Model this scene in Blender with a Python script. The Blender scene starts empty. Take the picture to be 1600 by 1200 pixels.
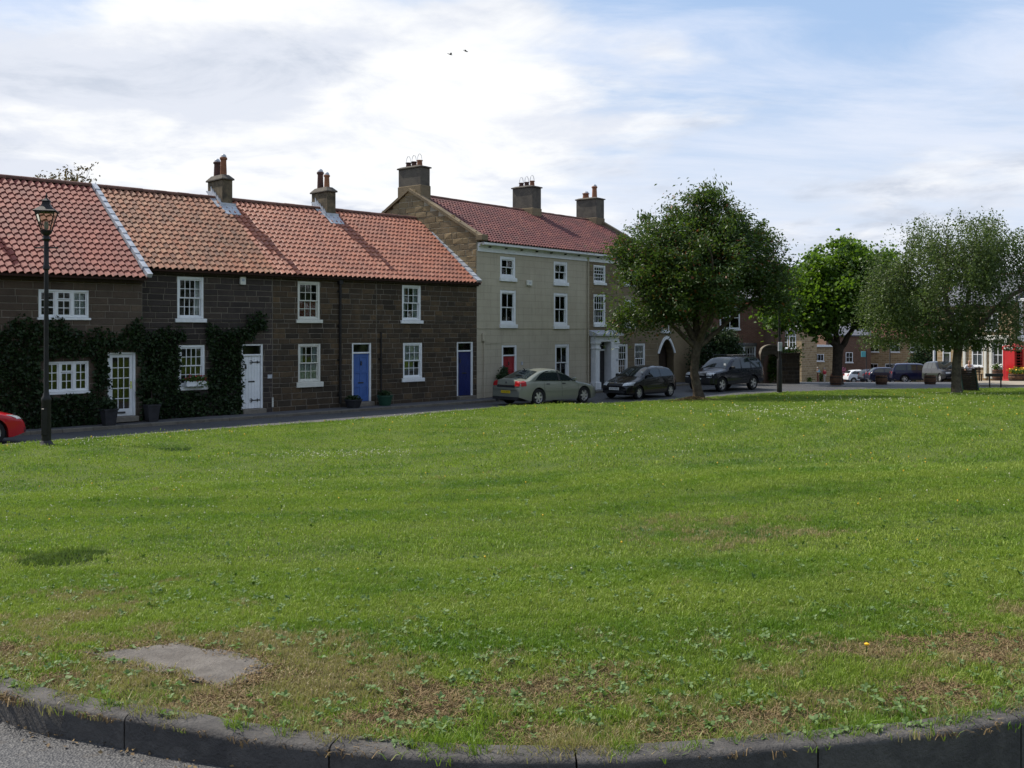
import bpy, bmesh, math, random
import numpy as np
from mathutils import Vector, Matrix, noise

R = math.radians
SC = bpy.context.scene
COL = SC.collection
rnd = random.Random(7)
NR = np.random.default_rng(11)

# ------------------------------------------------------------------ camera
cam_d = bpy.data.cameras.new('camera')
cam = bpy.data.objects.new('camera', cam_d); COL.objects.link(cam)
cam.location = (0, 0, 3.05); cam.rotation_euler = (R(90), 0, 0)
cam_d.sensor_width = 36; cam_d.lens = 34.875; cam_d.shift_y = -85/1600
cam_d.clip_start = .05; cam_d.clip_end = 6000
SC.camera = cam

# ------------------------------------------------------------------ light
SUN_EL, SUN_AZ = R(50), R(-60)          # the sun stands to the left, behind the terrace
sd = bpy.data.lights.new('sun', 'SUN'); sd.energy = 5.0; sd.angle = R(.53); sd.color = (1, .93, .82)
so = bpy.data.objects.new('sun', sd); COL.objects.link(so)
sdir = Vector((math.sin(SUN_AZ)*math.cos(SUN_EL), math.cos(SUN_AZ)*math.cos(SUN_EL), math.sin(SUN_EL)))
so.rotation_euler = sdir.to_track_quat('Z', 'Y').to_euler()
SC.view_settings.view_transform = 'Standard'; SC.view_settings.look = 'None'
SC.view_settings.exposure = .25; SC.view_settings.gamma = 1; SC.view_settings.use_curve_mapping = False
SC.cycles.max_bounces = 6; SC.cycles.transparent_max_bounces = 8
SC.cycles.caustics_reflective = False; SC.cycles.caustics_refractive = False

class NT:
    """short hand for building node trees"""
    def __init__(s, tree): s.t = tree; s.t.nodes.clear()
    def n(s, typ, **kw):
        nd = s.t.nodes.new(typ)
        for k, v in kw.items():
            if k == 'ins':
                for i, x in v.items():
                    if isinstance(x, bpy.types.NodeSocket): s.t.links.new(x, nd.inputs[i])
                    else: nd.inputs[i].default_value = x
            else: setattr(nd, k, v)
        return nd
    def math(s, op, a, b=0.0, c=0.0, clamp=False):
        return s.n('ShaderNodeMath', operation=op, use_clamp=clamp, ins={0: a, 1: b, 2: c}).outputs[0]
    def vmath(s, op, a, b=(0, 0, 0), out=0):
        return s.n('ShaderNodeVectorMath', operation=op, ins={0: a, 1: b}).outputs[out]
    def mix(s, f, a, b, typ='MIX'):
        m = s.n('ShaderNodeMix', data_type='RGBA', blend_type=typ, clamp_factor=True, ins={0: f})
        for i, x in ((6, a), (7, b)):
            if isinstance(x, bpy.types.NodeSocket): s.t.links.new(x, m.inputs[i])
            else: m.inputs[i].default_value = (*x, 1) if len(x) == 3 else x
        return m.outputs[2]
    def noise(s, vec, scale, detail=4, rough=.55, dist=0.0, out=0):
        return s.n('ShaderNodeTexNoise', ins={'Vector': vec, 'Scale': scale, 'Detail': detail, 'Roughness': rough, 'Distortion': dist}).outputs[out]
    def smooth(s, x, a, b, lo=0.0, hi=1.0):
        return s.n('ShaderNodeMapRange', interpolation_type='SMOOTHSTEP', ins={0: x, 1: a, 2: b, 3: lo, 4: hi}).outputs[0]

# ------------------------------------------------------------------ sky
w = bpy.data.worlds.new('World'); SC.world = w; w.use_nodes = True
g = NT(w.node_tree)
sky = g.n('ShaderNodeTexSky', sky_type='NISHITA', sun_disc=False, sun_elevation=SUN_EL, sun_rotation=SUN_AZ, air_density=1.0, dust_density=1.2, ozone_density=1.5)
tc = g.n('ShaderNodeTexCoord').outputs['Generated']
sx = g.n('ShaderNodeSeparateXYZ', ins={0: tc})
zc = g.math('ADD', g.math('MAXIMUM', sx.outputs[2], 0.0), .13)
P = g.n('ShaderNodeCombineXYZ', ins={0: g.math('DIVIDE', sx.outputs[0], zc), 1: g.math('DIVIDE', sx.outputs[1], zc), 2: 0.0}).outputs[0]
sq = g.vmath('MULTIPLY', tc, (1, 1, 2.2))
def blob(a, e, r, wgt):
    d = Vector((a, 1, e)).normalized(); d.z *= 2.2
    dist = g.vmath('DISTANCE', sq, tuple(d), out=1)
    return g.math('MULTIPLY', g.smooth(dist, 0.0, r, 1.0, 0.0), wgt)
def blobs(lst):
    acc = 0.0
    for b in lst: acc = g.math('ADD', blob(*b), acc)
    return acc
n1 = g.noise(P, .95, 9, .56, .35)
n1b = g.noise(g.vmath('ADD', P, (7.3, 2.1, 0)), 2.6, 7, .6, .2)
low = g.smooth(sx.outputs[2], 0.0, .2, .10, 0.0)
bias = g.math('ADD', blobs([(-.30, .24, .62, .24), (.02, .27, .30, .15), (-.55, .16, .4, .10), (.22, .31, .42, -.17), (.40, .20, .25, -.06), (-.12, .36, .14, -.24), (.17, .285, .10, .16), (.27, .245, .12, .14), (-.51, .33, .16, -.16)]), low)
dens = g.math('ADD', g.math('ADD', n1, bias), g.math('MULTIPLY', g.math('SUBTRACT', n1b, .5), .30))
cov = g.smooth(dens, .47, .66)
n2 = g.noise(g.vmath('ADD', P, (3.1, -4.7, 0)), 1.15, 6, .55, .3)
grey = g.smooth(g.math('ADD', g.math('ADD', n2, g.math('MULTIPLY', g.math('SUBTRACT', n1b, .5), .85)), blobs([(-.40, .25, .28, .22), (-.24, .255, .2, .15), (-.52, .145, .2, .24), (.30, .13, .45, .12), (-.36, .345, .17, -.25), (-.40, .185, .15, -.16), (-.12, .19, .22, -.22), (.05, .25, .22, -.25)])), .47, .73)
puff = g.smooth(g.math('ADD', g.noise(g.vmath('ADD', P, (1.7, 9.2, 0)), 2.1, 10, .62, .4), g.math('MULTIPLY', g.smooth(sx.outputs[0], .3, -.3), .16)), .40, .66)
cl = g.mix(grey, g.mix(puff, (7.7, 8.1, 9.0), (9.9, 10.0, 10.1)), g.mix(puff, (5.7, 6.3, 7.4), (7.7, 8.1, 9.0)))
wisp = g.math('MULTIPLY', g.smooth(g.math('ADD', g.noise(g.vmath('MULTIPLY', P, (.5, 1.6, 1)), 1.2, 9, .64, .6), blobs([(.50, .27, .22, .16), (.36, .31, .12, -.10)])), .38, .70), .80)
skc = g.mix(wisp, g.mix(.75, sky.outputs[0], (4.6, 6.5, 9.6)), (7.9, 8.5, 9.9))
veil = g.math('MULTIPLY', g.smooth(sx.outputs[2], .06, .29, 1.0, 0.0), g.smooth(g.noise(g.vmath('MULTIPLY', P, (.45, 1.1, 1)), .9, 6, .6, .5), .25, .6, .55, .95))
skc = g.mix(veil, skc, (7.9, 8.4, 9.4))
bg = g.n('ShaderNodeBackground', ins={0: g.mix(cov, skc, cl), 1: .087})
g.t.links.new(bg.outputs[0], g.n('ShaderNodeOutputWorld').inputs[0])

# ------------------------------------------------------------------ materials
def new_mat(name):
    m = bpy.data.materials.new(name); m.use_nodes = True
    return m, NT(m.node_tree)
def finish(g, bsdf): g.t.links.new(bsdf, g.n('ShaderNodeOutputMaterial').inputs[0])

def pm(name, c1, c2=None, scale=4.0, rough=.8, spec=.3, bump=.0, bscale=40, vary=.0, metal=0.0, coat=0.0, c3=None, s3=1.2, f3=.5, coord='Object'):
    """plain procedural material: two tones of noise, an optional stain tone, per-object variation, relief"""
    m, g = new_mat(name)
    t = g.n('ShaderNodeTexCoord').outputs[coord]
    ri = g.n('ShaderNodeObjectInfo').outputs['Random']
    off = g.vmath('ADD', t, g.n('ShaderNodeCombineXYZ', ins={0: g.math('MULTIPLY', ri, 37.0), 1: g.math('MULTIPLY', ri, 11.0), 2: ri}).outputs[0])
    col = g.mix(g.smooth(g.noise(off, scale, 5, .6), .32, .68), c1, c2 or c1)
    if c3: col = g.mix(g.math('MULTIPLY', g.smooth(g.noise(off, s3, 5, .65, .5), .45, .72), f3), col, c3)
    if vary:
        k = g.math('ADD', g.math('MULTIPLY', g.math('SUBTRACT', ri, .5), 2*vary), 1.0)
        col = g.mix(1.0, col, g.n('ShaderNodeCombineColor', ins={0: k, 1: k, 2: k}).outputs[0], 'MULTIPLY')
    b = g.n('ShaderNodeBsdfPrincipled', ins={'Base Color': col, 'Roughness': rough, 'Specular IOR Level': spec, 'Metallic': metal, 'Coat Weight': coat})
    if coat: b.inputs['Coat Roughness'].default_value = .04
    if bump:
        h = g.noise(off, bscale, 6, .65)
        bn = g.n('ShaderNodeBump', ins={'Strength': bump, 'Distance': .02, 'Height': h})
        g.t.links.new(bn.outputs[0], b.inputs['Normal'])
    finish(g, b.outputs[0]); return m

def stone_mat(name, tones, mortar_tone, bump=.6):
    """squared sandstone: every stone takes its own tone, with soot and grain"""
    m, g = new_mat(name)
    t = g.n('ShaderNodeTexCoord').outputs['Object']
    ri = g.n('ShaderNodeObjectInfo').outputs['Random']
    rp = g.n('ShaderNodeNewGeometry').outputs['Random Per Island']
    r = g.math('FRACT', g.math('ADD', ri, rp))
    ramp = g.n('ShaderNodeValToRGB', ins={0: r}); cr = ramp.color_ramp; cr.interpolation = 'LINEAR'
    while len(cr.elements) < len(tones): cr.elements.new(.5)
    for i, c in enumerate(tones):
        cr.elements[i].position = i/(len(tones)-1); cr.elements[i].color = (*c, 1)
    off = g.vmath('ADD', t, g.n('ShaderNodeCombineXYZ', ins={0: g.math('MULTIPLY', r, 41.0), 1: 0.0, 2: g.math('MULTIPLY', r, 17.0)}).outputs[0])
    col = g.mix(g.smooth(g.noise(off, 7, 6, .65, .4), .35, .75, 0.0, .55), ramp.outputs[0], tones[0])
    col = g.mix(g.smooth(g.noise(off, 30, 4, .6), .55, .8, 0.0, .35), col, mortar_tone)
    pos = g.n('ShaderNodeNewGeometry').outputs['Position']
    col = g.mix(g.smooth(g.noise(pos, .55, 6, .62, .5), .42, .66, 0.0, .45), col, tuple(c*.55 for c in tones[0]))
    col = g.mix(g.smooth(g.noise(g.vmath('MULTIPLY', pos, (1.6, 1.6, .5)), 1.1, 6, .65), .56, .74, 0.0, .4), col, tones[-1])
    b = g.n('ShaderNodeBsdfPrincipled', ins={'Base Color': col, 'Roughness': .92, 'Specular IOR Level': .15})
    bn = g.n('ShaderNodeBump', ins={'Strength': bump, 'Distance': .02, 'Height': g.noise(off, 26, 6, .7)})
    g.t.links.new(bn.outputs[0], b.inputs['Normal'])
    finish(g, b.outputs[0]); return m

def glass_mat(name, tint=(.75, .8, .8), ior=1.5, refl=1.0):
    m, g = new_mat(name)
    fr = g.math('MULTIPLY', g.n('ShaderNodeFresnel', ins={0: ior}).outputs[0], refl, clamp=True)
    n = g.n('ShaderNodeBump', ins={'Strength': .05, 'Distance': .01, 'Height': g.noise(g.n('ShaderNodeTexCoord').outputs['Object'], 2.5, 2)})
    gl = g.n('ShaderNodeBsdfGlossy', ins={'Color': (1, 1, 1, 1), 'Roughness': .03, 'Normal': n.outputs[0]})
    tr = g.n('ShaderNodeBsdfTransparent', ins={0: (*tint, 1)})
    finish(g, g.n('ShaderNodeMixShader', ins={0: fr, 1: tr.outputs[0], 2: gl.outputs[0]}).outputs[0]); return m

def leaf_mat(name, c1, c2, trans=(.12, .2, .02), tw=.35, rough=.5, c3=None):
    m, g = new_mat(name)
    r = g.n('ShaderNodeNewGeometry').outputs['Random Per Island']
    t = g.n('ShaderNodeTexCoord').outputs['Object']
    f = g.math('ADD', g.math('MULTIPLY', r, .6), g.math('MULTIPLY', g.noise(t, .9, 3), .4))
    col = g.mix(g.smooth(f, .25, .75), c1, c2)
    if c3: col = g.mix(g.smooth(r, .93, .96), col, c3)
    b = g.n('ShaderNodeBsdfPrincipled', ins={'Base Color': col, 'Roughness': rough, 'Specular IOR Level': .35})
    tl = g.n('ShaderNodeBsdfTranslucent', ins={0: (*trans, 1)})
    finish(g, g.n('ShaderNodeMixShader', ins={0: tw, 1: b.outputs[0], 2: tl.outputs[0]}).outputs[0]); return m

M = {}
M['white'] = pm('white_paint', (.74, .76, .78), (.66, .68, .70), 3, .45, .4, .08, 60, vary=.05, c3=(.5, .5, .48), s3=5, f3=.25)
M['cream'] = pm('cream_paint', (.62, .62, .56), (.55, .55, .50), 3, .5, .4, .08, 60)
M['dark_in'] = pm('dim_room_plaster', (.10, .09, .08), (.13, .12, .11), 2)
M['curtain'] = pm('net_curtain', (.80, .80, .78), (.68, .68, .67), 12, .9)
M['curtain_red'] = pm('red_curtain', (.42, .10, .07), (.30, .06, .05), 9, .9)
M['glass'] = glass_mat('window_glass')
M['blue'] = pm('blue_door_paint', (.050, .115, .33), (.042, .095, .28), 3, .45, .35, .06, 50, c3=(.09, .14, .33), s3=5, f3=.5)
M['navy'] = pm('dark_blue_door_paint', (.012, .020, .105), (.010, .016, .085), 3, .4, .4)
M['red'] = pm('red_door_paint', (.30, .018, .025), (.25, .014, .02), 3, .4, .4)
M['black'] = pm('black_paint', (.012, .012, .014), (.018, .018, .02), 6, .42, .5)
M['iron'] = pm('black_iron', (.010, .009, .009), (.016, .015, .015), 8, .5, .3, .15, 80)
M['lead'] = pm('lead_sheet', (.30, .33, .38), (.44, .46, .50), 7, .5, .4, .3, 30, c3=(.6, .6, .62), s3=5, f3=.6)
M['clay'] = pm('clay_pot', (.28, .125, .07), (.20, .09, .055), 5, .8, .2, .2, 40, vary=.12)
M['clay_dark'] = pm('sooty_clay_pot', (.12, .06, .05), (.07, .045, .04), 5, .8, .2, .2, 40)
M['chim'] = pm('sooty_sandstone', (.17, .135, .09), (.09, .075, .055), 4, .92, .15, .6, 25, c3=(.045, .042, .036), s3=2.2, f3=.75)
M['chim_r'] = pm('sooty_render', (.13, .115, .095), (.095, .085, .075), 2.5, .92, .15, .3, 30, c3=(.05, .046, .042), s3=1.4, f3=.7)
M['stoneA'] = stone_mat('brown_sandstone', [(.075, .058, .046), (.105, .078, .058), (.085, .066, .052), (.12, .09, .065)], (.15, .125, .10))
M['stoneB'] = stone_mat('dark_sandstone', [(.040, .034, .032), (.062, .050, .044), (.050, .042, .040), (.085, .066, .052)], (.12, .105, .09))
M['stoneD'] = stone_mat('mixed_sandstone', [(.040, .033, .026), (.085, .060, .038), (.055, .045, .034), (.13, .088, .05)], (.14, .12, .09))
M['stoneE'] = stone_mat('golden_sandstone', [(.22, .165, .095), (.30, .225, .13), (.19, .15, .10), (.26, .20, .12)], (.36, .30, .2))
M['stoneF'] = stone_mat('weathered_ashlar', [(.18, .142, .092), (.225, .175, .112), (.155, .122, .084), (.25, .195, .12)], (.28, .235, .16))
M['mortar'] = pm('lime_mortar', (.19, .165, .135), (.125, .11, .09), 6, .95, .1, .3, 60)
M['mortarE'] = pm('pale_mortar', (.30, .26, .19), (.22, .19, .14), 6, .95, .1, .3, 60)
M['brick'] = stone_mat('red_brick', [(.16, .065, .045), (.22, .085, .055), (.13, .055, .04), (.19, .09, .06)], (.25, .2, .16), .3)
M['wood'] = pm('dark_timber', (.05, .035, .025), (.03, .022, .017), 9, .8, .2, .4, 50, vary=.15)
M['step'] = pm('worn_stone_step', (.20, .18, .15), (.14, .125, .105), 5, .9, .2, .4, 30)
M['soil'] = pm('soil', (.06, .045, .03), (.04, .03, .02), 9, .95)
M['bark'] = pm('bark', (.13, .105, .075), (.065, .052, .04), 7, .95, .1, 1.0, 14, c3=(.16, .15, .10), s3=3, f3=.5)
M['bark_m'] = pm('brown_bark', (.095, .075, .055), (.05, .04, .03), 7, .95, .1, 1.0, 14, c3=(.12, .11, .08), s3=3, f3=.4)
M['bark_d'] = pm('dark_bark', (.07, .055, .045), (.04, .033, .028), 7, .95, .1, 1.0, 14)
M['render'] = None

def render_wall():
    m, g = new_mat('painted_render')
    t = g.n('ShaderNodeTexCoord').outputs['Object']
    col = g.mix(g.smooth(g.noise(t, 1.1, 6, .6), .3, .7), (.40, .355, .272), (.45, .405, .312))
    st = g.noise(g.vmath('MULTIPLY', t, (3.2, 1, .35)), 1.6, 6, .65)
    col = g.mix(g.smooth(st, .50, .76, 0.0, .45), col, (.23, .215, .17))
    col = g.mix(g.smooth(g.noise(t, 11, 5, .7), .58, .75, 0.0, .25), col, (.43, .41, .34))
    sp = g.n('ShaderNodeSeparateXYZ', ins={0: t}); jv = g.n('ShaderNodeCombineXYZ', ins={0: sp.outputs[0], 1: sp.outputs[2], 2: 0.0}).outputs[0]
    joint = g.n('ShaderNodeTexBrick', offset=.5, ins={'Vector': jv, 'Scale': 1.0, 'Mortar Size': .012, 'Mortar Smooth': .3, 'Brick Width': .9, 'Row Height': .31}).outputs[1]
    col = g.mix(g.math('MULTIPLY', joint, .28), col, (.15, .14, .11))
    b = g.n('ShaderNodeBsdfPrincipled', ins={'Base Color': col, 'Roughness': .88, 'Specular IOR Level': .2})
    bn = g.n('ShaderNodeBump', ins={'Strength': .35, 'Distance': .02, 'Height': g.math('SUBTRACT', g.noise(t, 9, 8, .7), g.math('MULTIPLY', joint, .8))})
    g.t.links.new(bn.outputs[0], b.inputs['Normal']); finish(g, b.outputs[0]); return m
M['render'] = render_wall()

def tile_mat(name, tones, moss, mossf=.35, rough=.5, spec=.4):
    m, g = new_mat(name)
    t = g.n('ShaderNodeTexCoord').outputs['Object']
    r = g.math('FRACT', g.math('ADD', g.n('ShaderNodeObjectInfo').outputs['Random'], g.n('ShaderNodeNewGeometry').outputs['Random Per Island']))
    ramp = g.n('ShaderNodeValToRGB', ins={0: r}); cr = ramp.color_ramp
    while len(cr.elements) < len(tones): cr.elements.new(.5)
    for i, c in enumerate(tones):
        cr.elements[i].position = i/(len(tones)-1); cr.elements[i].color = (*c, 1)
    off = g.vmath('ADD', t, g.n('ShaderNodeCombineXYZ', ins={0: g.math('MULTIPLY', r, 23.0), 1: g.math('MULTIPLY', r, 7.0), 2: 0.0}).outputs[0])
    pos = g.n('ShaderNodeNewGeometry').outputs['Position']
    col = g.mix(g.smooth(g.noise(off, 9, 6, .7), .48, .75, 0.0, mossf), ramp.outputs[0], moss)
    col = g.mix(g.smooth(g.noise(pos, .7, 7, .66, .4), .44, .70, 0.0, .55), col, tuple(c*.62 for c in moss))
    col = g.mix(g.smooth(g.noise(pos, 2.3, 6, .7), .60, .75, 0.0, .5), col, (.20, .19, .15))
    b = g.n('ShaderNodeBsdfPrincipled', ins={'Base Color': col, 'Roughness': rough, 'Specular IOR Level': spec})
    bn = g.n('ShaderNodeBump', ins={'Strength': .25, 'Distance': .01, 'Height': g.noise(off, 40, 4, .6)})
    g.t.links.new(bn.outputs[0], b.inputs['Normal']); finish(g, b.outputs[0]); return m
M['tileA'] = tile_mat('red_pantile', [(.235, .066, .050), (.28, .086, .064), (.19, .054, .044), (.31, .105, .078)], (.20, .085, .075), .4, .72, .25)
M['tileB'] = tile_mat('weathered_pantile', [(.26, .100, .058), (.33, .145, .085), (.17, .080, .055), (.37, .19, .115)], (.17, .12, .09), .6, .7, .2)
M['tileC'] = tile_mat('orange_pantile', [(.31, .108, .064), (.36, .135, .080), (.255, .088, .055), (.39, .165, .105)], (.29, .125, .095), .25, .55, .3)
M['tileE'] = tile_mat('purple_red_pantile', [(.115, .034, .034), (.16, .050, .044), (.095, .030, .032), (.20, .072, .056)], (.10, .048, .046), .4, .6, .3)
M['ridge'] = pm('ridge_tile', (.11, .055, .045), (.16, .085, .065), 5, .8, .2, .3, 30, vary=.2)
M['deck'] = pm('roof_underlay', (.05, .025, .02), (.04, .02, .018), 3, .95)
M['slate'] = pm('grey_slate', (.13, .135, .155), (.10, .105, .125), 4, .6, .4, .2, 20)

def car_paint(name, c, metal=.0, rough=.18):
    return pm(name, c, tuple(x*.96 for x in c), 1.0, rough, .2, 0, metal=metal, coat=.4)
M['p_silver'] = car_paint('silver_green_car_paint', (.225, .238, .198), .4, .34)
M['p_black'] = car_paint('black_car_paint', (.008, .008, .011))
M['p_suv'] = car_paint('blue_black_car_paint', (.008, .010, .018))
M['p_red'] = car_paint('red_car_paint', (.42, .012, .018))
M['p_white'] = car_paint('white_car_paint', (.68, .69, .72))
M['p_grey'] = car_paint('dark_grey_car_paint', (.03, .032, .05))
M['p_navy'] = car_paint('navy_car_paint', (.007, .009, .028))
M['p_blue'] = car_paint('blue_car_paint', (.009, .011, .040))
M['carglass'] = pm('car_glass', (.012, .018, .020), (.016, .022, .024), 2, .03, .6)
M['rubber'] = pm('tyre_rubber', (.017, .017, .018), (.022, .022, .022), 8, .8, .2)
M['alloy'] = pm('alloy_rim', (.55, .55, .55), (.5, .5, .5), 4, .3, .5, metal=.6)
M['chrome'] = pm('chrome_trim', (.75, .75, .76), None, 4, .15, .5, metal=1.0)
M['lamp_red'] = pm('red_lamp_lens', (.36, .008, .010), (.28, .006, .008), 8, .3, .3)
M['lamp_clear'] = pm('clear_lamp_lens', (.62, .64, .66), (.30, .31, .33), 16, .12, .8, coat=.6)
M['plate_y'] = pm('yellow_plate', (.62, .44, .02), None, 3, .4)
M['plate_w'] = pm('white_plate', (.62, .62, .60), None, 3, .4)
M['plastic'] = pm('black_plastic', (.018, .018, .02), (.024, .024, .026), 9, .6, .3)

# ------------------------------------------------------------------ mesh building
class MB:
    def __init__(s): s.v = []; s.f = []; s.m = []
    def add(s, vs, fs, mi=0):
        b = len(s.v); s.v += [tuple(p) for p in vs]
        for f in fs: s.f.append(tuple(i+b for i in f)); s.m.append(mi)
        return s
    def box(s, x0, x1, y0, y1, z0, z1, mi=0):
        return s.add([(x0,y0,z0),(x1,y0,z0),(x1,y1,z0),(x0,y1,z0),(x0,y0,z1),(x1,y0,z1),(x1,y1,z1),(x0,y1,z1)],
                     [(0,3,2,1),(4,5,6,7),(0,1,5,4),(1,2,6,5),(2,3,7,6),(3,0,4,7)], mi)
    def bbox(s, x0, x1, y0, y1, z0, z1, c=.008, mi=0):
        """box with chamfered vertical and front edges"""
        lo = [(x0+c,y0),(x1-c,y0),(x1,y0+c),(x1,y1-c),(x1-c,y1),(x0+c,y1),(x0,y1-c),(x0,y0+c)]
        n = 8; vs = []
        for z, k in ((z0, c), (z0+c, 0), (z1-c, 0), (z1, c)):
            for x, y in lo:
                cx, cy = (x0+x1)/2, (y0+y1)/2
                vs.append((x-k*(1 if x > cx else -1), y-k*(1 if y > cy else -1), z))
        fs = [tuple(range(n-1,-1,-1)), tuple(range(3*n, 4*n))]
        for j in range(3):
            for i in range(n): fs.append((j*n+i, j*n+(i+1)%n, (j+1)*n+(i+1)%n, (j+1)*n+i))
        return s.add(vs, fs, mi)
    def prism(s, poly, a0, a1, axis='y', mi=0):
        """closed polygon extruded along an axis; poly in the two other coordinates in order"""
        n = len(poly); mk = {'y': lambda p, a: (p[0], a, p[1]), 'x': lambda p, a: (a, p[0], p[1]), 'z': lambda p, a: (p[0], p[1], a)}[axis]
        vs = [mk(p, a0) for p in poly] + [mk(p, a1) for p in poly]
        fs = [tuple(range(n)), tuple(range(2*n-1, n-1, -1))] + [(i, n+i, n+(i+1)%n, (i+1)%n) for i in range(n)]
        return s.add(vs, fs, mi)
    def lathe(s, prof, n=16, o=(0,0,0), mi=0, rot=0.0, caps=True):
        vs = []
        for r, z in prof:
            for i in range(n):
                a = 2*math.pi*i/n+rot; vs.append((o[0]+r*math.cos(a), o[1]+r*math.sin(a), o[2]+z))
        fs = [(j*n+i, j*n+(i+1)%n, (j+1)*n+(i+1)%n, (j+1)*n+i) for j in range(len(prof)-1) for i in range(n)]
        if caps: fs += [tuple(range(n-1,-1,-1)), tuple(range((len(prof)-1)*n, len(prof)*n))]
        return s.add(vs, fs, mi)
    def tube(s, pts, rad, n=8, mi=0):
        pts = [Vector(p) for p in pts]; k = len(pts)
        if not hasattr(rad, '__len__'): rad = [rad]*k
        vs = []; up = None
        for i, p in enumerate(pts):
            d = (pts[min(i+1, k-1)]-pts[max(i-1, 0)])
            d = d.normalized() if d.length > 1e-9 else Vector((0, 0, 1))
            if up is None: up = d.orthogonal().normalized()
            up = (up-d*up.dot(d)); up = up.normalized() if up.length > 1e-6 else d.orthogonal().normalized()
            q = d.cross(up)
            for j in range(n):
                a = 2*math.pi*j/n; vs.append(p+(up*math.cos(a)+q*math.sin(a))*rad[i])
        fs = [(i*n+j, i*n+(j+1)%n, (i+1)*n+(j+1)%n, (i+1)*n+j) for i in range(k-1) for j in range(n)]
        fs += [tuple(range(n-1,-1,-1)), tuple(range((k-1)*n, k*n))]
        return s.add(vs, fs, mi)
    def mesh(s, name, mats, smooth=False, angle=40):
        me = bpy.data.meshes.new(name); me.from_pydata(s.v, [], s.f)
        for m in (mats if isinstance(mats, (list, tuple)) else [mats]): me.materials.append(m)
        if any(s.m): me.polygons.foreach_set('material_index', s.m)
        if smooth:
            me.polygons.foreach_set('use_smooth', [True]*len(me.polygons))
            me.set_sharp_from_angle(angle=R(angle))
        me.validate(); return me
    def build(s, name, mats, parent=None, loc=(0,0,0), rot=(0,0,0), smooth=False, angle=40, **kw):
        return link(name, s.mesh(name, mats, smooth, angle), parent, loc, rot, **kw)

def link(name, data, parent=None, loc=(0,0,0), rot=(0,0,0), **kw):
    o = bpy.data.objects.new(name, data); COL.objects.link(o)
    o.location = loc; o.rotation_euler = rot
    if parent: o.parent = parent
    for k, v in kw.items(): o[k] = v
    return o
def tag(o, label=None, category=None, group=None, kind=None):
    for k, v in (('label', label), ('category', category), ('group', group), ('kind', kind)):
        if v: o[k] = v
    return o
def thing(name, label, category, loc=(0,0,0), rz=0.0, group=None):
    return tag(link(name, None, None, loc, (0,0,rz)), label, category, group)
def np_mesh(name, V, F, mats, smooth=False):
    """V (n,3), F (m,4) or (m,3) arrays"""
    me = bpy.data.meshes.new(name); k = F.shape[1]
    me.vertices.add(len(V)); me.vertices.foreach_set('co', np.ascontiguousarray(V, dtype=np.float32).ravel())
    me.loops.add(F.size); me.loops.foreach_set('vertex_index', np.ascontiguousarray(F, dtype=np.int32).ravel())
    me.polygons.add(len(F)); me.polygons.foreach_set('loop_start', np.arange(0, F.size, k, dtype=np.int32))
    me.update(calc_edges=True)
    for m in (mats if isinstance(mats, (list, tuple)) else [mats]): me.materials.append(m)
    if smooth: me.polygons.foreach_set('use_smooth', [True]*len(F))
    return me

# ------------------------------------------------------------------ terrain
P0 = (0.0, 1.0)
NEAR = [(-20.4,19.0),(-16,16.9),(-10,12.4),(-5.2,6.75),(-2.3,4.24),(-1.5,3.94),(-.67,3.64),(.23,3.53),(1.22,3.70),(2.15,3.94),(4.6,5.35),(9,9.6),(18,18.5),(34,36),(50,52.0)]
FAR = [(-20.4,19.1),(-12.2,23.7),(-4.60,30.3),(-.89,34.4),(3.34,39.8),(7.1,42.4),(12.75,47.3),(17.5,49.4),(26.3,51.0),(50,52.1)]
def polar(pts): 
    a = np.array([math.atan2(x-P0[0], y-P0[1]) for x, y in pts]); r = np.array([math.hypot(x-P0[0], y-P0[1]) for x, y in pts]); return a, r
def ray_r(poly, ang):
    """distance from P0 to the polyline along each angle"""
    ang = np.atleast_1d(ang); out = np.full(ang.shape, np.nan)
    p = np.array(poly)-np.array(P0); a = np.arctan2(p[:,0], p[:,1])
    for i in range(len(p)-1):
        lo, hi = a[i], a[i+1]
        m = (ang >= lo-1e-9) & (ang <= hi+1e-9)
        if not m.any(): continue
        d = p[i+1]-p[i]; s_, c_ = np.sin(ang[m]), np.cos(ang[m])
        out[m] = (p[i,0]*d[1]-p[i,1]*d[0])/(s_*d[1]-c_*d[0])
    return out
A0 = math.atan2(NEAR[0][0], NEAR[0][1]-1)+.003; A1 = math.atan2(50, 51.1)-.006
def t_of(x, y):
    x = np.asarray(x, float); y = np.asarray(y, float)
    ang = np.arctan2(x-P0[0], y-P0[1]); r = np.hypot(x-P0[0], y-P0[1])
    ac = np.clip(ang, A0, A1)
    rn = ray_r(NEAR, ac.ravel()).reshape(ac.shape); rf = ray_r(FAR, ac.ravel()).reshape(ac.shape)
    k = np.clip((np.abs(ang)-.80)/1.2, 0, 1); rn = rn*(1-k)+3*k; rf = rf*(1-k)+40*k
    rf = np.maximum(rf, rn+.5)
    return np.clip((r-rn)/(rf-rn), 0, 1)
def terrain(x, y):
    x = np.asarray(x, float); y = np.asarray(y, float)
    base = 1.38*(1-t_of(x, y))
    q = np.clip(y, -100, 150)-54
    dip = np.where(q > 0, q*q/(q+6), 0)*.056
    # along the cottages the lane climbs gently from the wall foot to the edge of the green
    v = (x+1.51)*.7014+(y-42.6)*-.7127; u = (x+1.51)*.7127+(y-42.6)*.7014
    lift = .25*np.clip((1.0-u)/5, 0, 1)*np.clip((v-1.2)/5.2, 0, 1)*np.clip(t_of(x, y)*3-1.6, 0, 1)
    return base-dip+lift
def road_z(x, y):
    z = terrain(x, y); out = t_of(x, y) <= 1e-6
    return z-np.where(out & (y < 9), .45*np.clip((x+.35)/1.6, 0, 1), 0)
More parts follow.
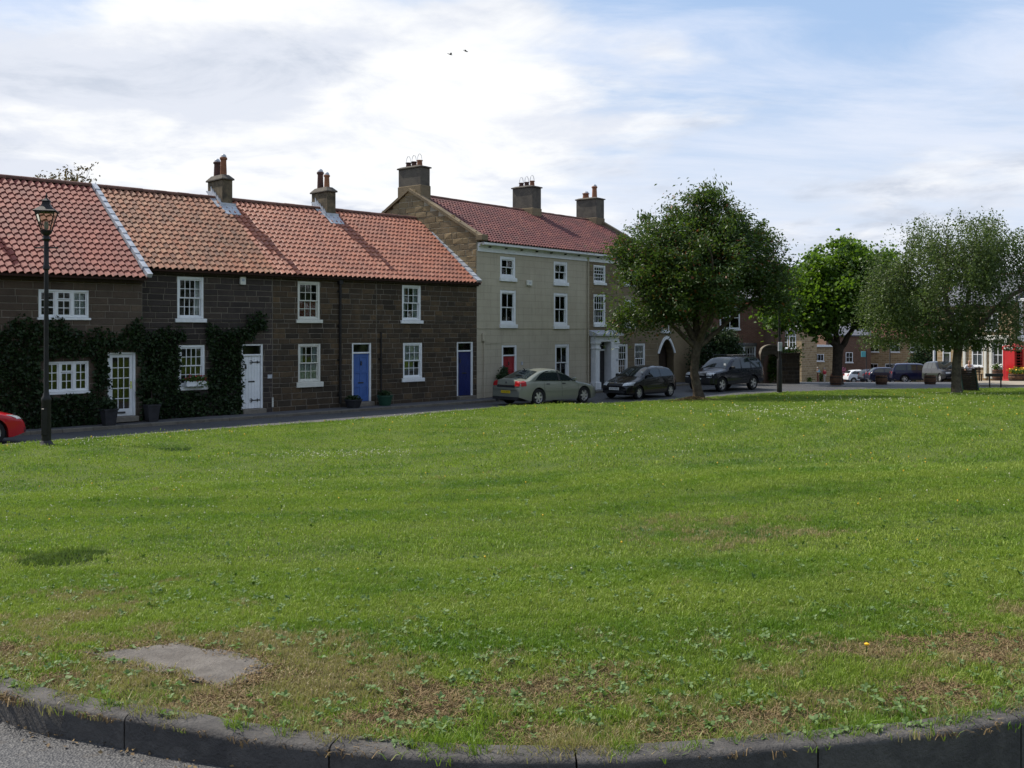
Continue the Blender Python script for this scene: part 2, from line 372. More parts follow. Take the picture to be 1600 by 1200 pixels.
def tz(x, y): return float(terrain(np.array([x]), np.array([y]))[0])

# ------------------------------------------------------------------ ground, road, green
def grid_sheet(name, xs, ys, zf, mat, **kw):
    X, Y = np.meshgrid(xs, ys); Z = zf(X, Y)
    V = np.stack([X, Y, Z], -1).reshape(-1, 3); nx = len(xs)
    i = np.arange((len(ys)-1)*(nx-1)); a = (i//(nx-1))*nx+i % (nx-1)
    F = np.stack([a, a+1, a+nx+1, a+nx], -1)
    return link(name, np_mesh(name, V, F, mat, True), **kw)

def asphalt():
    m, g = new_mat('asphalt')
    t = g.n('ShaderNodeTexCoord').outputs['Object']
    ag = g.n('ShaderNodeTexVoronoi', ins={'Vector': t, 'Scale': 95.0}).outputs
    col = g.mix(g.smooth(g.noise(t, .6, 5, .6), .3, .7), (.036, .037, .041), (.058, .058, .062))
    chip = g.n('ShaderNodeSeparateColor', ins={0: ag['Color']}).outputs[0]
    col = g.mix(g.smooth(chip, .55, 1.0, 0.0, .7), col, (.13, .127, .124))
    col = g.mix(g.smooth(g.noise(t, 7, 4, .6), .62, .74, 0.0, .5), col, (.05, .04, .03))
    b = g.n('ShaderNodeBsdfPrincipled', ins={'Base Color': col, 'Roughness': .66, 'Specular IOR Level': .4})
    bn = g.n('ShaderNodeBump', ins={'Strength': .9, 'Distance': .006, 'Height': g.math('ADD', ag['Distance'], g.math('MULTIPLY', g.noise(t, 160, 3), .5))})
    g.t.links.new(bn.outputs[0], b.inputs['Normal']); finish(g, b.outputs[0]); return m
M['asphalt'] = asphalt()
M['paving'] = pm('tan_paving', (.30, .26, .20), (.24, .21, .17), 1.5, .9, .2, .3, 30)
M['pave_dark'] = pm('pavement_tarmac', (.075, .075, .08), (.095, .095, .10), 1.2, .9, .2, .5, 90)
M['kerb'] = pm('kerb_concrete', (.105, .098, .092), (.070, .066, .064), 5, .93, .15, .7, 55, c3=(.15, .14, .13), s3=9, f3=.5)
M['kerbS'] = pm('kerb_sandstone', (.16, .145, .12), (.11, .10, .085), 4, .93, .15, .4, 30)

def grass_tone(g):
    """colour of the turf by place: green, drier along the front kerb and in loose patches, faint mowing bands"""
    p = g.n('ShaderNodeNewGeometry').outputs['Position']
    sp = g.n('ShaderNodeSeparateXYZ', ins={0: p})
    x, y = sp.outputs[0], sp.outputs[1]
    pf = g.n('ShaderNodeCombineXYZ', ins={0: x, 1: y, 2: 0.0}).outputs[0]
    col = g.mix(g.smooth(g.noise(pf, .45, 8, .66, .3), .34, .64), (.070, .172, .009), (.215, .310, .030))
    col = g.mix(g.smooth(g.noise(pf, 2.3, 7, .70), .46, .70, 0.0, .65), col, (.275, .325, .062))
    # mowing bands run away to the right
    band = g.math('SINE', g.math('MULTIPLY', g.math('ADD', g.vmath('DISTANCE', pf, (-1.5, 25.0, 0), 1), g.math('MULTIPLY', g.noise(pf, .35, 4), 1.3)), 3.9))
    col = g.mix(g.smooth(band, -.5, .8, 0.0, .62), col, (.265, .335, .052))
    # front strip, worn and dry: distance beyond the near kerb
    r = g.math('SUBTRACT', g.math('SUBTRACT', y, 3.6), g.math('MULTIPLY', g.math('MULTIPLY', x, x), .1))
    edge = g.math('MULTIPLY', g.smooth(r, 2.0, .8), g.smooth(y, 9.0, 7.0))
    dry = g.math('ADD', g.math('MULTIPLY', edge, .20), g.math('MULTIPLY', g.math('SUBTRACT', g.noise(pf, 2.2, 8, .70, .3), .5), 1.35))
    dry = g.math('ADD', dry, g.math('MULTIPLY', g.smooth(g.vmath('DISTANCE', pf, (1.9, 8.6, 0), 1), 0.0, 1.7, 1.0, 0.0), .26))
    dry = g.math('ADD', dry, g.math('MULTIPLY', g.smooth(g.vmath('DISTANCE', pf, (-2.6, 6.3, 0), 1), 0.0, 1.6, 1.0, 0.0), .16))
    dry = g.math('ADD', dry, g.math('MULTIPLY', g.smooth(g.vmath('DISTANCE', pf, (-1.35, 4.75, 0), 1), 0.35, 1.1, 1.0, 0.0), .22))
    return col, g.smooth(dry, .10, .40), pf
def turf():
    m, g = new_mat('turf')
    col, dry, pf = grass_tone(g)
    fine = g.noise(pf, 38, 4, .7)
    yy = g.n('ShaderNodeSeparateXYZ', ins={0: pf}).outputs[1]
    col = g.mix(g.math('MULTIPLY', g.smooth(yy, 8.5, 6.0), .85), col, g.mix(g.smooth(g.noise(pf, 90, 5, .75), .42, .6), (.035, .028, .016), (.17, .125, .06)))
    col = g.mix(g.math('MULTIPLY', dry, .8), col, (.24, .175, .080))
    col = g.mix(g.smooth(fine, .40, .66, .0, .55), (.060, .090, .016), col)
    col = g.mix(g.smooth(g.noise(pf, 21, 3, .6), .60, .72, 0.0, .35), col, (.16, .19, .06))
    b = g.n('ShaderNodeBsdfPrincipled', ins={'Base Color': col, 'Roughness': .9, 'Specular IOR Level': .15})
    h = g.math('ADD', g.noise(pf, 55, 5, .7), g.math('MULTIPLY', g.noise(pf, 6, 3), 1.2))
    bn = g.n('ShaderNodeBump', ins={'Strength': .9, 'Distance': .05, 'Height': h})
    g.t.links.new(bn.outputs[0], b.inputs['Normal']); finish(g, b.outputs[0]); return m
M['turf'] = turf()
def blade_mat():
    m, g = new_mat('grass_blade')
    col, dry, pf = grass_tone(g)
    ri = g.n('ShaderNodeNewGeometry').outputs['Random Per Island']
    oi = g.n('ShaderNodeObjectInfo').outputs['Random']
    r = g.math('FRACT', g.math('ADD', ri, oi))
    straw = g.math('MULTIPLY', g.smooth(g.math('ADD', g.math('MULTIPLY', dry, .72), g.math('MULTIPLY', r, .5)), .40, .62), .95)
    k = g.math('ADD', g.math('MULTIPLY', r, .7), .65)
    col = g.mix(1.0, col, g.n('ShaderNodeCombineColor', ins={0: k, 1: k, 2: k}).outputs[0], 'MULTIPLY')
    col = g.mix(straw, col, (.33, .25, .125))
    b = g.n('ShaderNodeBsdfPrincipled', ins={'Base Color': col, 'Roughness': .5, 'Specular IOR Level': .35})
    tl = g.n('ShaderNodeBsdfTranslucent', ins={0: g.mix(.5, col, (.20, .32, .03))})
    finish(g, g.n('ShaderNodeMixShader', ins={0: .35, 1: b.outputs[0], 2: tl.outputs[0]}).outputs[0]); return m
M['blade'] = blade_mat()

far_ax = lambda a, b, n: np.concatenate([-np.geomspace(3000, -a, 14)[:-1], np.linspace(a, b, n), np.geomspace(b, 3000, 14)[1:]])
M['meadow'] = pm('far_meadow', (.05, .085, .02), (.075, .10, .03), .02, .95)
grid_sheet('ground', far_ax(-90., 130., 60), np.concatenate([-np.geomspace(3000, 40, 10), np.linspace(-30, 190, 60), np.geomspace(220, 3000, 12)]), lambda X, Y: terrain(X, Y)-.35, M['meadow'], kind='structure')
grid_sheet('road', np.concatenate([np.linspace(-45, -8, 30), np.linspace(-7, 7, 57), np.linspace(8, 90, 50)]), np.concatenate([np.linspace(-15, 1, 12), np.linspace(1.25, 9, 32), np.linspace(10, 150, 130)]), road_z, M['asphalt'], kind='structure')

# the green: rays fan out between the near and the far kerb line
na, nr = 170, 110
ang = np.linspace(A0, A1, na); rn = ray_r(NEAR, ang); rf = ray_r(FAR, ang)
KW = .13
tt = np.linspace(0, 1, nr)**1.5
rr = (rn+KW)[None, :]+(rf-KW-rn-KW)[None, :]*tt[:, None]
GX = P0[0]+rr*np.sin(ang)[None, :]; GY = P0[1]+rr*np.cos(ang)[None, :]
def green_z(x, y):
    bump = .025*np.sin(x*.9+y*.4)+.02*np.sin(y*1.3-x*.5+1.)
    t = t_of(x, y)
    return terrain(x, y)+.115*(1-t)+.040*t+bump*np.clip(t*(1-t)*8, 0, 1)
GZ = green_z(GX, GY)
i = np.arange((nr-1)*(na-1)); a_ = (i//(na-1))*na+i % (na-1)
green = link('green', np_mesh('green', np.stack([GX, GY, GZ], -1).reshape(-1, 3), np.stack([a_, a_+na, a_+na+1, a_+1], -1), M['turf'], True), kind='structure')
def gz(x, y): return float(green_z(np.array([x]), np.array([y]))[0])

# kerbs: every kerbstone a piece of its own
def resample(pts, step):
    out = [Vector((*pts[0], 0))]; acc = 0
    P = [Vector((*p, 0)) for p in pts]
    for a, b in zip(P, P[1:]):
        L = (b-a).length; d = (b-a)/L; s = step-acc
        while s <= L: out.append(a+d*s); s += step
        acc = L-(s-step)
    return out
def smooth_poly(pts, it=3):
    for _ in range(it):
        q = [pts[0]]
        for a, b in zip(pts, pts[1:]): q += [(a[0]*.75+b[0]*.25, a[1]*.75+b[1]*.25), (a[0]*.25+b[0]*.75, a[1]*.25+b[1]*.75)]
        pts = q+[pts[-1]]
    return pts
def kerb_line(root, line, length, width, top, side, mat, gap, chip=None):
    """stones along a polyline; side=+1: the road lies to the right of the direction of travel"""
    fine = resample(line, length/6)
    k = 0
    for s in range(0, len(fine)-6, 6):
        mb = MB(); rows = []
        for j in range(7):
            p = fine[s+j]; d = (fine[min(s+j+1, len(fine)-1)]-fine[max(s+j-1, 0)]).normalized()
            if j == 0: p = p+d*gap
            if j == 6: p = p-d*gap
            nrm = Vector((d.y, -d.x, 0))*side                       # towards the road
            z0 = tz(p.x, p.y); h = top+rnd.uniform(-.004, .004)
            cut = chip(k, j) if chip else 0
            prof = [(0, -.36), (0, h-.022-cut), (-.006-cut*.6, h-.008-cut*.7), (-.022-cut, h-cut*.2), (-width, h), (-width, -.36)]
            rows.append([(p.x+nrm.x*a, p.y+nrm.y*a, z0+b) for a, b in prof])
        vs = [q for r in rows for q in r]; m = len(rows[0])
        fs = [(j*m+i, (j+1)*m+i, (j+1)*m+i+1, j*m+i+1) for j in range(6) for i in range(m-1)]
        fs += [tuple(range(m)), tuple(range(7*m-1, 6*m-1, -1))]
        if side < 0: fs = [f[::-1] for f in fs]
        o = MB().add(vs, fs).build('kerbstone', mat, root, smooth=True, angle=50); k += 1
near_line = smooth_poly(NEAR[2:-3])
kn = link('kerb', None, kind='structure')
# phase the joints as in the photograph
dist0 = [p for p in near_line]
nl = near_line
def shift_line(pts, s):
    P = resample(pts, s); 
    return [(q.x, q.y) for q in [P[1]]]+[p for p in pts if (p[0] > P[1].x)]
sl_ = 0.0
for a_s, b_s in zip(nl, nl[1:]):
    if b_s[0] > -1.46: break
    sl_ += math.hypot(b_s[0]-a_s[0], b_s[1]-a_s[1])
kerb_line(kn, shift_line(nl, sl_ % .918), .918, .125, .125, 1, M['kerb'], .004)
kf = link('kerb', None, kind='structure')
far_off = [(x+.0, y) for x, y in FAR]
kerb_line(kf, FAR[1:-1], .92, .14, .085, -1, M['kerbS'], .006)

# turf-side slab with worn edges
cs = [(-2.14, 4.93), (-1.72, 5.14), (-1.15, 4.74), (-1.26, 4.37)]
mb = MB(); out = []
for a, b in zip(cs, cs[1:]+cs[:1]):
    for q in range(9):
        f = q/9; out.append((a[0]+(b[0]-a[0])*f+rnd.uniform(-.035, .035), a[1]+(b[1]-a[1])*f+rnd.uniform(-.035, .035)))
cx, cy = sum(p[0] for p in out)/len(out), sum(p[1] for p in out)/len(out)
mb.add([(x-cx, y-cy, gz(x, y)-gz(cx, cy)+.012) for x, y in out]+[(x-cx, y-cy, -.15) for x, y in out], [tuple(range(len(out)-1, -1, -1))]+[(i, (i+1) % len(out), len(out)+(i+1) % len(out), len(out)+i) for i in range(len(out))])
M['slab'] = pm('worn_concrete', (.125, .112, .10), (.185, .168, .15), 9, .95, .1, .9, 60, c3=(.09, .085, .08), s3=2.4, f3=.7)
s_ = mb.build('concrete_slab', M['slab'], None, (cx, cy, gz(cx, cy))); tag(s_, 'worn grey concrete slab sunk in the dry turf near the front kerb', 'slab')

# ------------------------------------------------------------------ the terrace frames
C0 = Vector((-1.51, 42.6, 0))
TH1 = math.atan2(.7014, .7127); TH2 = math.atan2(.7711, .6368)
# local axes of a terrace: x along the row away from the viewer, -y out of the front wall, z up
def wall_cells(mb, u0, u1, z0, z1, ops, v0, v1, mi=0, reveal=True, zt=None):
    """wall slab from depth v0 (front) to v1 with rectangular openings [(a,b,c,d)]"""
    us = sorted({u0, u1, *[x for o in ops for x in (o[0], o[1]) if u0 < x < u1]}); zs = sorted({z0, z1, *[z for o in ops for z in (o[2], o[3]) if z0 < z < z1]})
    for a, b in zip(us, us[1:]):
        for c, d in zip(zs, zs[1:]):
            m = ((a+b)/2, (c+d)/2)
            if any(o[0] < m[0] < o[1] and o[2] < m[1] < o[3] for o in ops): continue
            mb.add([(a,v0,c),(b,v0,c),(b,v0,d),(a,v0,d)], [(0,1,2,3)], mi); mb.add([(a,v1,c),(b,v1,c),(b,v1,d),(a,v1,d)], [(3,2,1,0)], mi)
    for o in ops:
        a, b, c, d = max(o[0], u0), min(o[1], u1), max(o[2], z0), min(o[3], z1)
        mb.add([(a,v0,c),(a,v1,c),(a,v1,d),(a,v0,d)], [(0,1,2,3)], mi); mb.add([(b,v0,c),(b,v1,c),(b,v1,d),(b,v0,d)], [(3,2,1,0)], mi)
        mb.add([(a,v0,d),(b,v0,d),(b,v1,d),(a,v1,d)], [(3,2,1,0)], mi); mb.add([(a,v0,c),(b,v0,c),(b,v1,c),(a,v1,c)], [(0,1,2,3)], mi)
    mb.add([(u0,v0,z0),(u0,v1,z0),(u0,v1,z1),(u0,v0,z1)], [(3,2,1,0)], mi); mb.add([(u1,v0,z0),(u1,v1,z0),(u1,v1,z1),(u1,v0,z1)], [(0,1,2,3)], mi)

def stone_mesh(w, h, d, c=.011, j=.006):
    q = lambda: rnd.uniform(-j, j)
    a, b = w/2, h/2
    back = [(-a,d,-b),(a,d,-b),(a,d,b),(-a,d,b)]
    mid = [(-a,c,-b),(a,c,-b),(a,c,b),(-a,c,b)]
    fr = [(-a+c+abs(q()),q(),-b+c+abs(q())),(a-c-abs(q()),q(),-b+c+abs(q())),(a-c-abs(q()),q(),b-c-abs(q())),(-a+c+abs(q()),q(),b-c-abs(q()))]
    fs = [(8,9,10,11)]+[(4+i,4+(i+1)%4,8+(i+1)%4,8+i) for i in range(4)]+[(i,(i+1)%4,4+(i+1)%4,4+i) for i in range(4)]
    return back+mid+fr, fs
def rows_between(z0, z1, course, snaps):
    zs = sorted({z0, z1, *[s for s in snaps if z0+.06 < s < z1-.06]}); out = [z0]
    for a, b in zip(zs, zs[1:]):
        n = max(1, round((b-a)/course)); out += [a+(b-a)*(i+1)/n for i in range(n)]
    return out
def lay_stones(root, u0, u1, z0, z1, ops, course, lens, front, mat, snaps=(), gap=.019, limit=300, bound=None, name='stone', axis=0, plane=0.0, j=.006):
    """squared stones in courses, each its own object until the limit, the rest as one 'stuff' part"""
    zs = rows_between(z0, z1, course, snaps); cells = []
    for c, d in zip(zs, zs[1:]):
        u = u0-rnd.uniform(0, lens[0])
        while u < u1-.02:
            L = rnd.uniform(*lens); a, b = max(u, u0), min(u+L, u1); u += L
            segs = [(a, b)]
            for o in ops:
                if o[3] <= c+.03 or o[2] >= d-.03: continue
                new = []
                for p, q in segs:
                    if o[1] <= p or o[0] >= q: new.append((p, q)); continue
                    if o[0]-p > .02: new.append((p, o[0]))
                    if q-o[1] > .02: new.append((o[1], q))
                segs = new
            for p, q in segs:
                if q-p > .05 and (bound is None or bound((p+q)/2, (c+d)/2)): cells.append((p, q, c, d))
    rest = MB(); cells.sort(key=lambda t: t[0])
    for k, (p, q, c, d) in enumerate(cells):
        vs, fs = stone_mesh(q-p-gap, d-c-gap, .05, j=j)
        pr = rnd.uniform(-.006, .006); loc = ((p+q)/2, front+pr, (c+d)/2)
        if axis == 1: vs = [(y, -x, z) for x, y, z in vs]; loc = (plane+pr, (p+q)/2, (c+d)/2)   # gable facing -x
        if k < limit: MB().add(vs, fs).build(name, mat, root, loc)
        else: rest.add([(x+loc[0], y+loc[1], z+loc[2]) for x, y, z in vs], fs)
    if rest.v: rest.build(name, mat, root, kind='stuff')
    return len(cells)

PANE = MB().box(-.5, .5, -.5, .5, -.5, .5).mesh('pane', M['glass'])
def add_pane(parent, u0, u1, z0, z1, v):
    o = link('pane', PANE, parent, ((u0+u1)/2, v, (z0+z1)/2)); o.scale = (u1-u0, .005, z1-z0)
    o.rotation_euler = (rnd.uniform(-.01, .01), 0, rnd.uniform(-.012, .012))
def curtains(win, u0, u1, z0, z1, v, kind, mat='curtain'):
    def drape(a, b, c, d):
        n = max(4, int((b-a)/.03)); vs = []; fs = []
        for i in range(n+1):
            x = a+(b-a)*i/n; y = v+.02*math.sin(i*1.9+a*7)
            vs += [(x, y, c), (x, y, d)]
        for i in range(n): fs.append((2*i, 2*i+2, 2*i+3, 2*i+1))
        MB().add(vs, fs).build('curtain', M[mat], win, smooth=True)
    w = u1-u0
    if 'L' in kind: drape(u0, u0+w*.26, z0, z1)
    if 'R' in kind: drape(u1-w*.24, u1, z0, z1)
    if 'H' in kind: drape(u0, u1, z0, z0+(z1-z0)*.5)
    if 'T' in kind: drape(u0, u1, z0+(z1-z0)*.62, z1)
    if 'F' in kind: drape(u0, u1, z0, z1)
    if 'B' in kind: MB().box(u0, u1, v-.01, v, z0+(z1-z0)*.45, z1).build('blind', M[mat], win)
def sash_window(root, u0, u1, z0, z1, front=0.0, cols=3, rt=2, rb=2, sill=True, cur='', cmat='curtain', sill_h=.13, fw=.085, mat='white', bar=.022, sillw=.09):
    """box sash: casing, two sashes with bars and panes, projecting sill"""
    v = front+.012
    mb = MB()
    mb.bbox(u0, u0+fw, v, v+.13, z0, z1); mb.bbox(u1-fw, u1, v, v+.13, z0, z1)
    mb.bbox(u0+fw, u1-fw, v+.004, v+.126, z1-fw, z1); mb.bbox(u0+fw, u1-fw, v+.004, v+.126, z0, z0+fw*.9)
    win = mb.build('window', M[mat], root)
    a, b, c, d = u0+fw, u1-fw, z0+fw*.9, z1-fw; zm = c+(d-c)*rb/(rt+rb)
    for (p, q, vv, rows) in ((zm-.02, d, v+.035, rt), (c, zm+.02, v+.075, rb)):
        sm = MB(); sw = .04
        sm.box(a+.001, a+sw, vv, vv+.035, p, q); sm.box(b-sw, b-.001, vv, vv+.035, p, q); sm.box(a+sw, b-sw, vv+.001, vv+.034, q-sw, q-.001); sm.box(a+sw, b-sw, vv+.001, vv+.034, p+.001, p+sw)
        ia, ib, ic, id_ = a+sw, b-sw, p+sw, q-sw
        for i in range(1, cols): x = ia+(ib-ia)*i/cols; sm.box(x-bar/2, x+bar/2, vv+.004, vv+.03, ic, id_)
        for r in range(1, rows): z = ic+(id_-ic)*r/rows; sm.box(ia, ib, vv+.006, vv+.028, z-bar/2, z+bar/2)
        sm.build('sash', M[mat], win)
        for i in range(cols):
            for r in range(rows):
                add_pane(win, ia+(ib-ia)*i/cols+bar*.4, ia+(ib-ia)*(i+1)/cols-bar*.4, ic+(id_-ic)*r/rows+bar*.4, ic+(id_-ic)*(r+1)/rows-bar*.4, vv+.018)
    if sill: MB().bbox(u0-sillw, u1+sillw, front-.075, front+.16, z0-sill_h, z0-.002, .01).build('sill', M[mat], win)
    if cur: curtains(win, a, b, c, d, v+.135, cur, cmat)
    return win
def casement_window(root, u0, u1, z0, z1, front, cur=''):
    v = front+.01; fw = .06
    mb = MB(); w = (u1-u0)
    xs = [u0, u0+w*.345, u0+w*.665, u1]
    mb.bbox(u0, u1, v, v+.12, z1-fw, z1); mb.bbox(u0, u1, v, v+.12, z0, z0+fw)
    for i, x in enumerate(xs):
        a = x if i == 0 else (x-fw if i == 3 else x-fw*.6); mb.bbox(a, a+fw*(1 if i in (0, 3) else 1.2), v+.003, v+.117, z0+fw, z1-fw)
    win = mb.build('window', M['white'], root)
    for k in range(3):
        a = xs[k]+(fw if k == 0 else fw*.6); b = xs[k+1]-(fw if k == 2 else fw*.6); c, d = z0+fw, z1-fw
        parts = [(c, d, 3)] if k != 1 else [(c, c+(d-c)*.66, 2), (c+(d-c)*.68, d, 1)]
        for p, q, rows in parts:
            vv = v+.03-(.012 if k == 1 and rows == 1 else 0); sm = MB(); sw = .035
            sm.box(a+.001, a+sw, vv, vv+.04, p, q); sm.box(b-sw, b-.001, vv, vv+.04, p, q); sm.box(a+sw, b-sw, vv+.001, vv+.039, q-sw, q); sm.box(a+sw, b-sw, vv+.001, vv+.039, p, p+sw)
            xm = (a+b)/2; sm.box(xm-.011, xm+.011, vv+.005, vv+.03, p+sw, q-sw)
            for r in range(1, rows): z = p+sw+(q-p-2*sw)*r/rows; sm.box(a+sw, b-sw, vv+.007, vv+.028, z-.011, z+.011)
            sm.build('casement', M['white'], win)
            for i in range(2):
                for r in range(rows):
                    x0 = a+sw+(b-a-2*sw)*i/2; x1 = a+sw+(b-a-2*sw)*(i+1)/2; h = (q-p-2*sw)/rows
                    add_pane(win, x0+.01, x1-.01, p+sw+h*r+.01, p+sw+h*(r+1)-.01, vv+.018)
    MB().bbox(u0-.05, u1+.05, front-.06, front+.14, z0-.07, z0-.002, .01).build('sill', M['white'], win)
    if cur: curtains(win, u0+.08, u1-.08, z0+.05, z1-.05, v+.13, cur)
    return win
def door(root, u0, u1, z0, z1, front, mat, frame='white', light=.30, style='panel', fw=.075, hinge_right=True):
    """frame with a light over the door, the leaf with its own panels and ironmongery"""
    v = front+.012; mb = MB()
    mb.bbox(u0, u0+fw, v, v+.12, z0, z1); mb.bbox(u1-fw, u1, v, v+.12, z0, z1); mb.bbox(u0+fw, u1-fw, v+.003, v+.117, z1-fw*.8, z1)
    a, b, top = u0+fw+.004, u1-fw-.004, z1-fw*.8
    if light: mb.bbox(u0+fw, u1-fw, v+.003, v+.117, top-light-.06, top-light)
    fr = mb.build('door_frame', M[frame], root)
    if light: add_pane(fr, u0+fw, u1-fw, top-light, top, v+.06)
    dt = top-(light+.06 if light else 0)-.004; vv = v+.05
    mb = MB()
    if style == 'plank':
        n = 6
        for i in range(n): mb.bbox(a+(b-a)*i/n+.002, a+(b-a)*(i+1)/n-.002, vv, vv+.045, z0+.01, dt, .006)
        lf = mb.build('door', M[mat], root)
    elif style == 'glazed':
        s = .10
        mb.box(a, a+s, vv, vv+.045, z0+.01, dt); mb.box(b-s, b, vv, vv+.045, z0+.01, dt); mb.box(a+s, b-s, vv+.001, vv+.044, dt-s, dt); mb.box(a+s, b-s, vv+.001, vv+.044, z0+.011, z0+.24)
        ia, ib, ic, id_ = a+s, b-s, z0+.24, dt-s
        for i in (1, 2): x = ia+(ib-ia)*i/3; mb.box(x-.012, x+.012, vv+.006, vv+.036, ic, id_)
        for r in range(1, 5): z = ic+(id_-ic)*r/5; mb.box(ia, ib, vv+.008, vv+.034, z-.012, z+.012)
        lf = mb.build('door', M[mat], root)
        for i in range(3):
            for r in range(5): add_pane(lf, ia+(ib-ia)*i/3+.01, ia+(ib-ia)*(i+1)/3-.01, ic+(id_-ic)*r/5+.01, ic+(id_-ic)*(r+1)/5-.01, vv+.02)
    else:
        mb.box(a, b, vv+.02, vv+.05, z0+.01, dt)
        s = .10; xm = (a+b)/2; h = dt-z0
        for x0, x1 in ((a, a+s), (xm-s/2, xm+s/2), (b-s, b)): mb.bbox(x0, x1, vv, vv+.022, z0+.01, dt, .006)
        for f0, f1 in ((0, .10), (.30, .39), (.60, .66), (.93, 1)): mb.bbox(a+s, xm-s/2, vv+.001, vv+.021, z0+.012+h*f0*.98, z0+h*f1-.002, .005); mb.bbox(xm+s/2, b-s, vv+.001, vv+.021, z0+.012+h*f0*.98, z0+h*f1-.002, .005)
        lf = mb.build('door', M[mat], root)
    h = dt-z0
    if style != 'glazed':
        MB().bbox((a+b)/2-.13, (a+b)/2+.13, vv-.014, vv+.002, z0+h*(.38 if style == 'panel' else .5), z0+h*(.38 if style == 'panel' else .5)+.055, .008).build('letter_box', M['black'], lf)
        kx = (a+b)/2 if style == 'panel' else (a+.12)
        MB().tube([(kx, vv-.03, z0+h*.83), (kx, vv-.02, z0+h*.76)], [.022, .034], 10).tube([(kx, vv+.0, z0+h*.84), (kx, vv-.032, z0+h*.84)], .02, 8).build('door_knocker', M['black'], lf)
    else:
        MB().tube([(( a+b)/2-.13, vv-.012, z0+.12), ((a+b)/2+.13, vv-.012, z0+.12)], [.03, .03], 10).build('letter_box', M['black'], lf)
        MB().tube([(b-.05, vv, z0+h*.5), (b-.05, vv-.05, z0+h*.5), (b-.16, vv-.05, z0+h*.5)], .012, 8).bbox(b-.08, b-.02, vv-.008, vv+.002, z0+h*.44, z0+h*.56, .004).build('handle', M['chrome'], lf)
    if style == 'plank':
        for z in (z0+.30, dt-.22):
            hb = MB().tube([(b-.02, vv-.012, z), (b-.42, vv-.012, z)], [.022, .012], 8)
            for k in (-1, 1): hb.tube([(b-.30, vv-.012, z), (b-.36, vv-.012, z+.06*k), (b-.42, vv-.012, z+.05*k)], [.012, .014, .006], 6)
            hb.tube([(b-.12, vv-.014, z-.05), (b-.12, vv-.014, z+.05)], .02, 8)
            hb.build('hinge', M['black'], lf)
    MB().bbox(u0-.02, u1+.02, front-.22, front+.1, z0-.17, z0-.002, .015).build('doorstep', M['step'], root)
    return lf

# ------------------------------------------------------------------ roofs
def pantile(w, l, mat, name='roof_tile'):
    """one S-shaped clay tile, x across, y up the slope, thick front lip"""
    n = 9; top = []; bot = []
    for i in range(n+1):
        x = -w*.53+w*1.06*i/n; f = i/n
        z = .038*math.sin(2*math.pi*f*1.0-.6)+.013*math.cos(2*math.pi*f*2)
        top.append((x, z)); bot.append((x, z-.02))
    vs = [(x, -.0, z+.040) for x, z in top]+[(x, l*1.12, z-.004) for x, z in top]+[(x, 0, z+.040) for x, z in bot]
    N = n+1
    fs = [(i, i+1, N+i+1, N+i) for i in range(n)]+[(2*N+i, 2*N+i+1, i+1, i) for i in range(n)]
    return vs, fs
def lay_tiles(roof, u0, u1, ve, ze, vr, zr, mat, w=.215, gauge=.30, limit=300, jit=.004, stuff_only=False, skip=None):
    """courses of pantiles from the eaves line (ve,ze) up to the ridge (vr,zr)"""
    L = math.hypot(vr-ve, zr-ze); p = math.atan2(zr-ze, vr-ve); ny = int((L-.10)/gauge); gg = (L-.10)/ny
    nx = max(1, round((u1-u0)/w)); ww = (u1-u0)/nx
    vs, fs = pantile(ww, gg, mat); me = MB().add(vs, fs).mesh('roof_tile', mat, True, 60)
    cells = [(i, j) for i in range(nx) for j in range(ny)]
    if skip: cells = [c for c in cells if not skip(u0+(c[0]+.5)*ww, ve+(c[1]+.5)*gg*math.cos(p))]
    A = np.array(vs); V = []; F = []; k = 0; cp, sp_ = math.cos(p), math.sin(p)
    for q, (i, j) in enumerate(cells):
        x = u0+(i+.5)*ww+rnd.uniform(-jit, jit); s = j*gg+rnd.uniform(-jit, jit)
        y = ve+s*cp-.022*sp_; z = ze+s*sp_+.022*cp
        r = rnd.uniform(-.02, .02)*(jit/.004)
        if q < limit and not stuff_only:
            o = link('roof_tile', me, roof, (x, y, z), (p, 0, 0)); o.rotation_euler = (p+rnd.uniform(-.006, .006), 0, r*.4)
        else:
            B = np.stack([A[:, 0]+x, y+A[:, 1]*cp-A[:, 2]*sp_, z+A[:, 1]*sp_+A[:, 2]*cp], -1)
            V.append(B); F.append(np.array(fs)+k*len(vs)); k += 1
    if V:
        me2 = np_mesh('roof_tile', np.concatenate(V), np.concatenate(F), mat, True); me2.set_sharp_from_angle(angle=R(60))
        link('roof_tile', me2, roof, kind='stuff')
def ridge_tiles(roof, u0, u1, v, z, mat, gap=()):
    L = .45; n = int((u1-u0)/L); L = (u1-u0)/n
    prof = [(math.cos(a)*.135, math.sin(a)*.10) for a in np.linspace(-.35, math.pi+.35, 9)]
    inn = [(x*.86, y*.86-.005) for x, y in prof]
    poly = prof+inn[::-1]
    me = MB().prism([(p[0], p[1]) for p in poly], -L/2+.004, L/2-.004, 'x').mesh('ridge_tile', mat, True, 40)
    for i in range(n):
        u = u0+(i+.5)*L
        if any(a < u < b for a, b in gap): continue
        link('ridge_tile', me, roof, (u, v, z+rnd.uniform(-.006, .006)), (0, 0, rnd.uniform(-.01, .01)))
def roof_deck(root, u0, u1, ve, ze, vr, zr, vb, zb, th=.10, mat='deck'):
    poly = [(ve, ze), (vr, zr), (vb, zb), (vb, zb-th), (vr, zr-th*1.25), (ve+.02, ze-th*.6)]
    return MB().prism(poly, u0, u1, 'x').build('roof', M[mat], root)
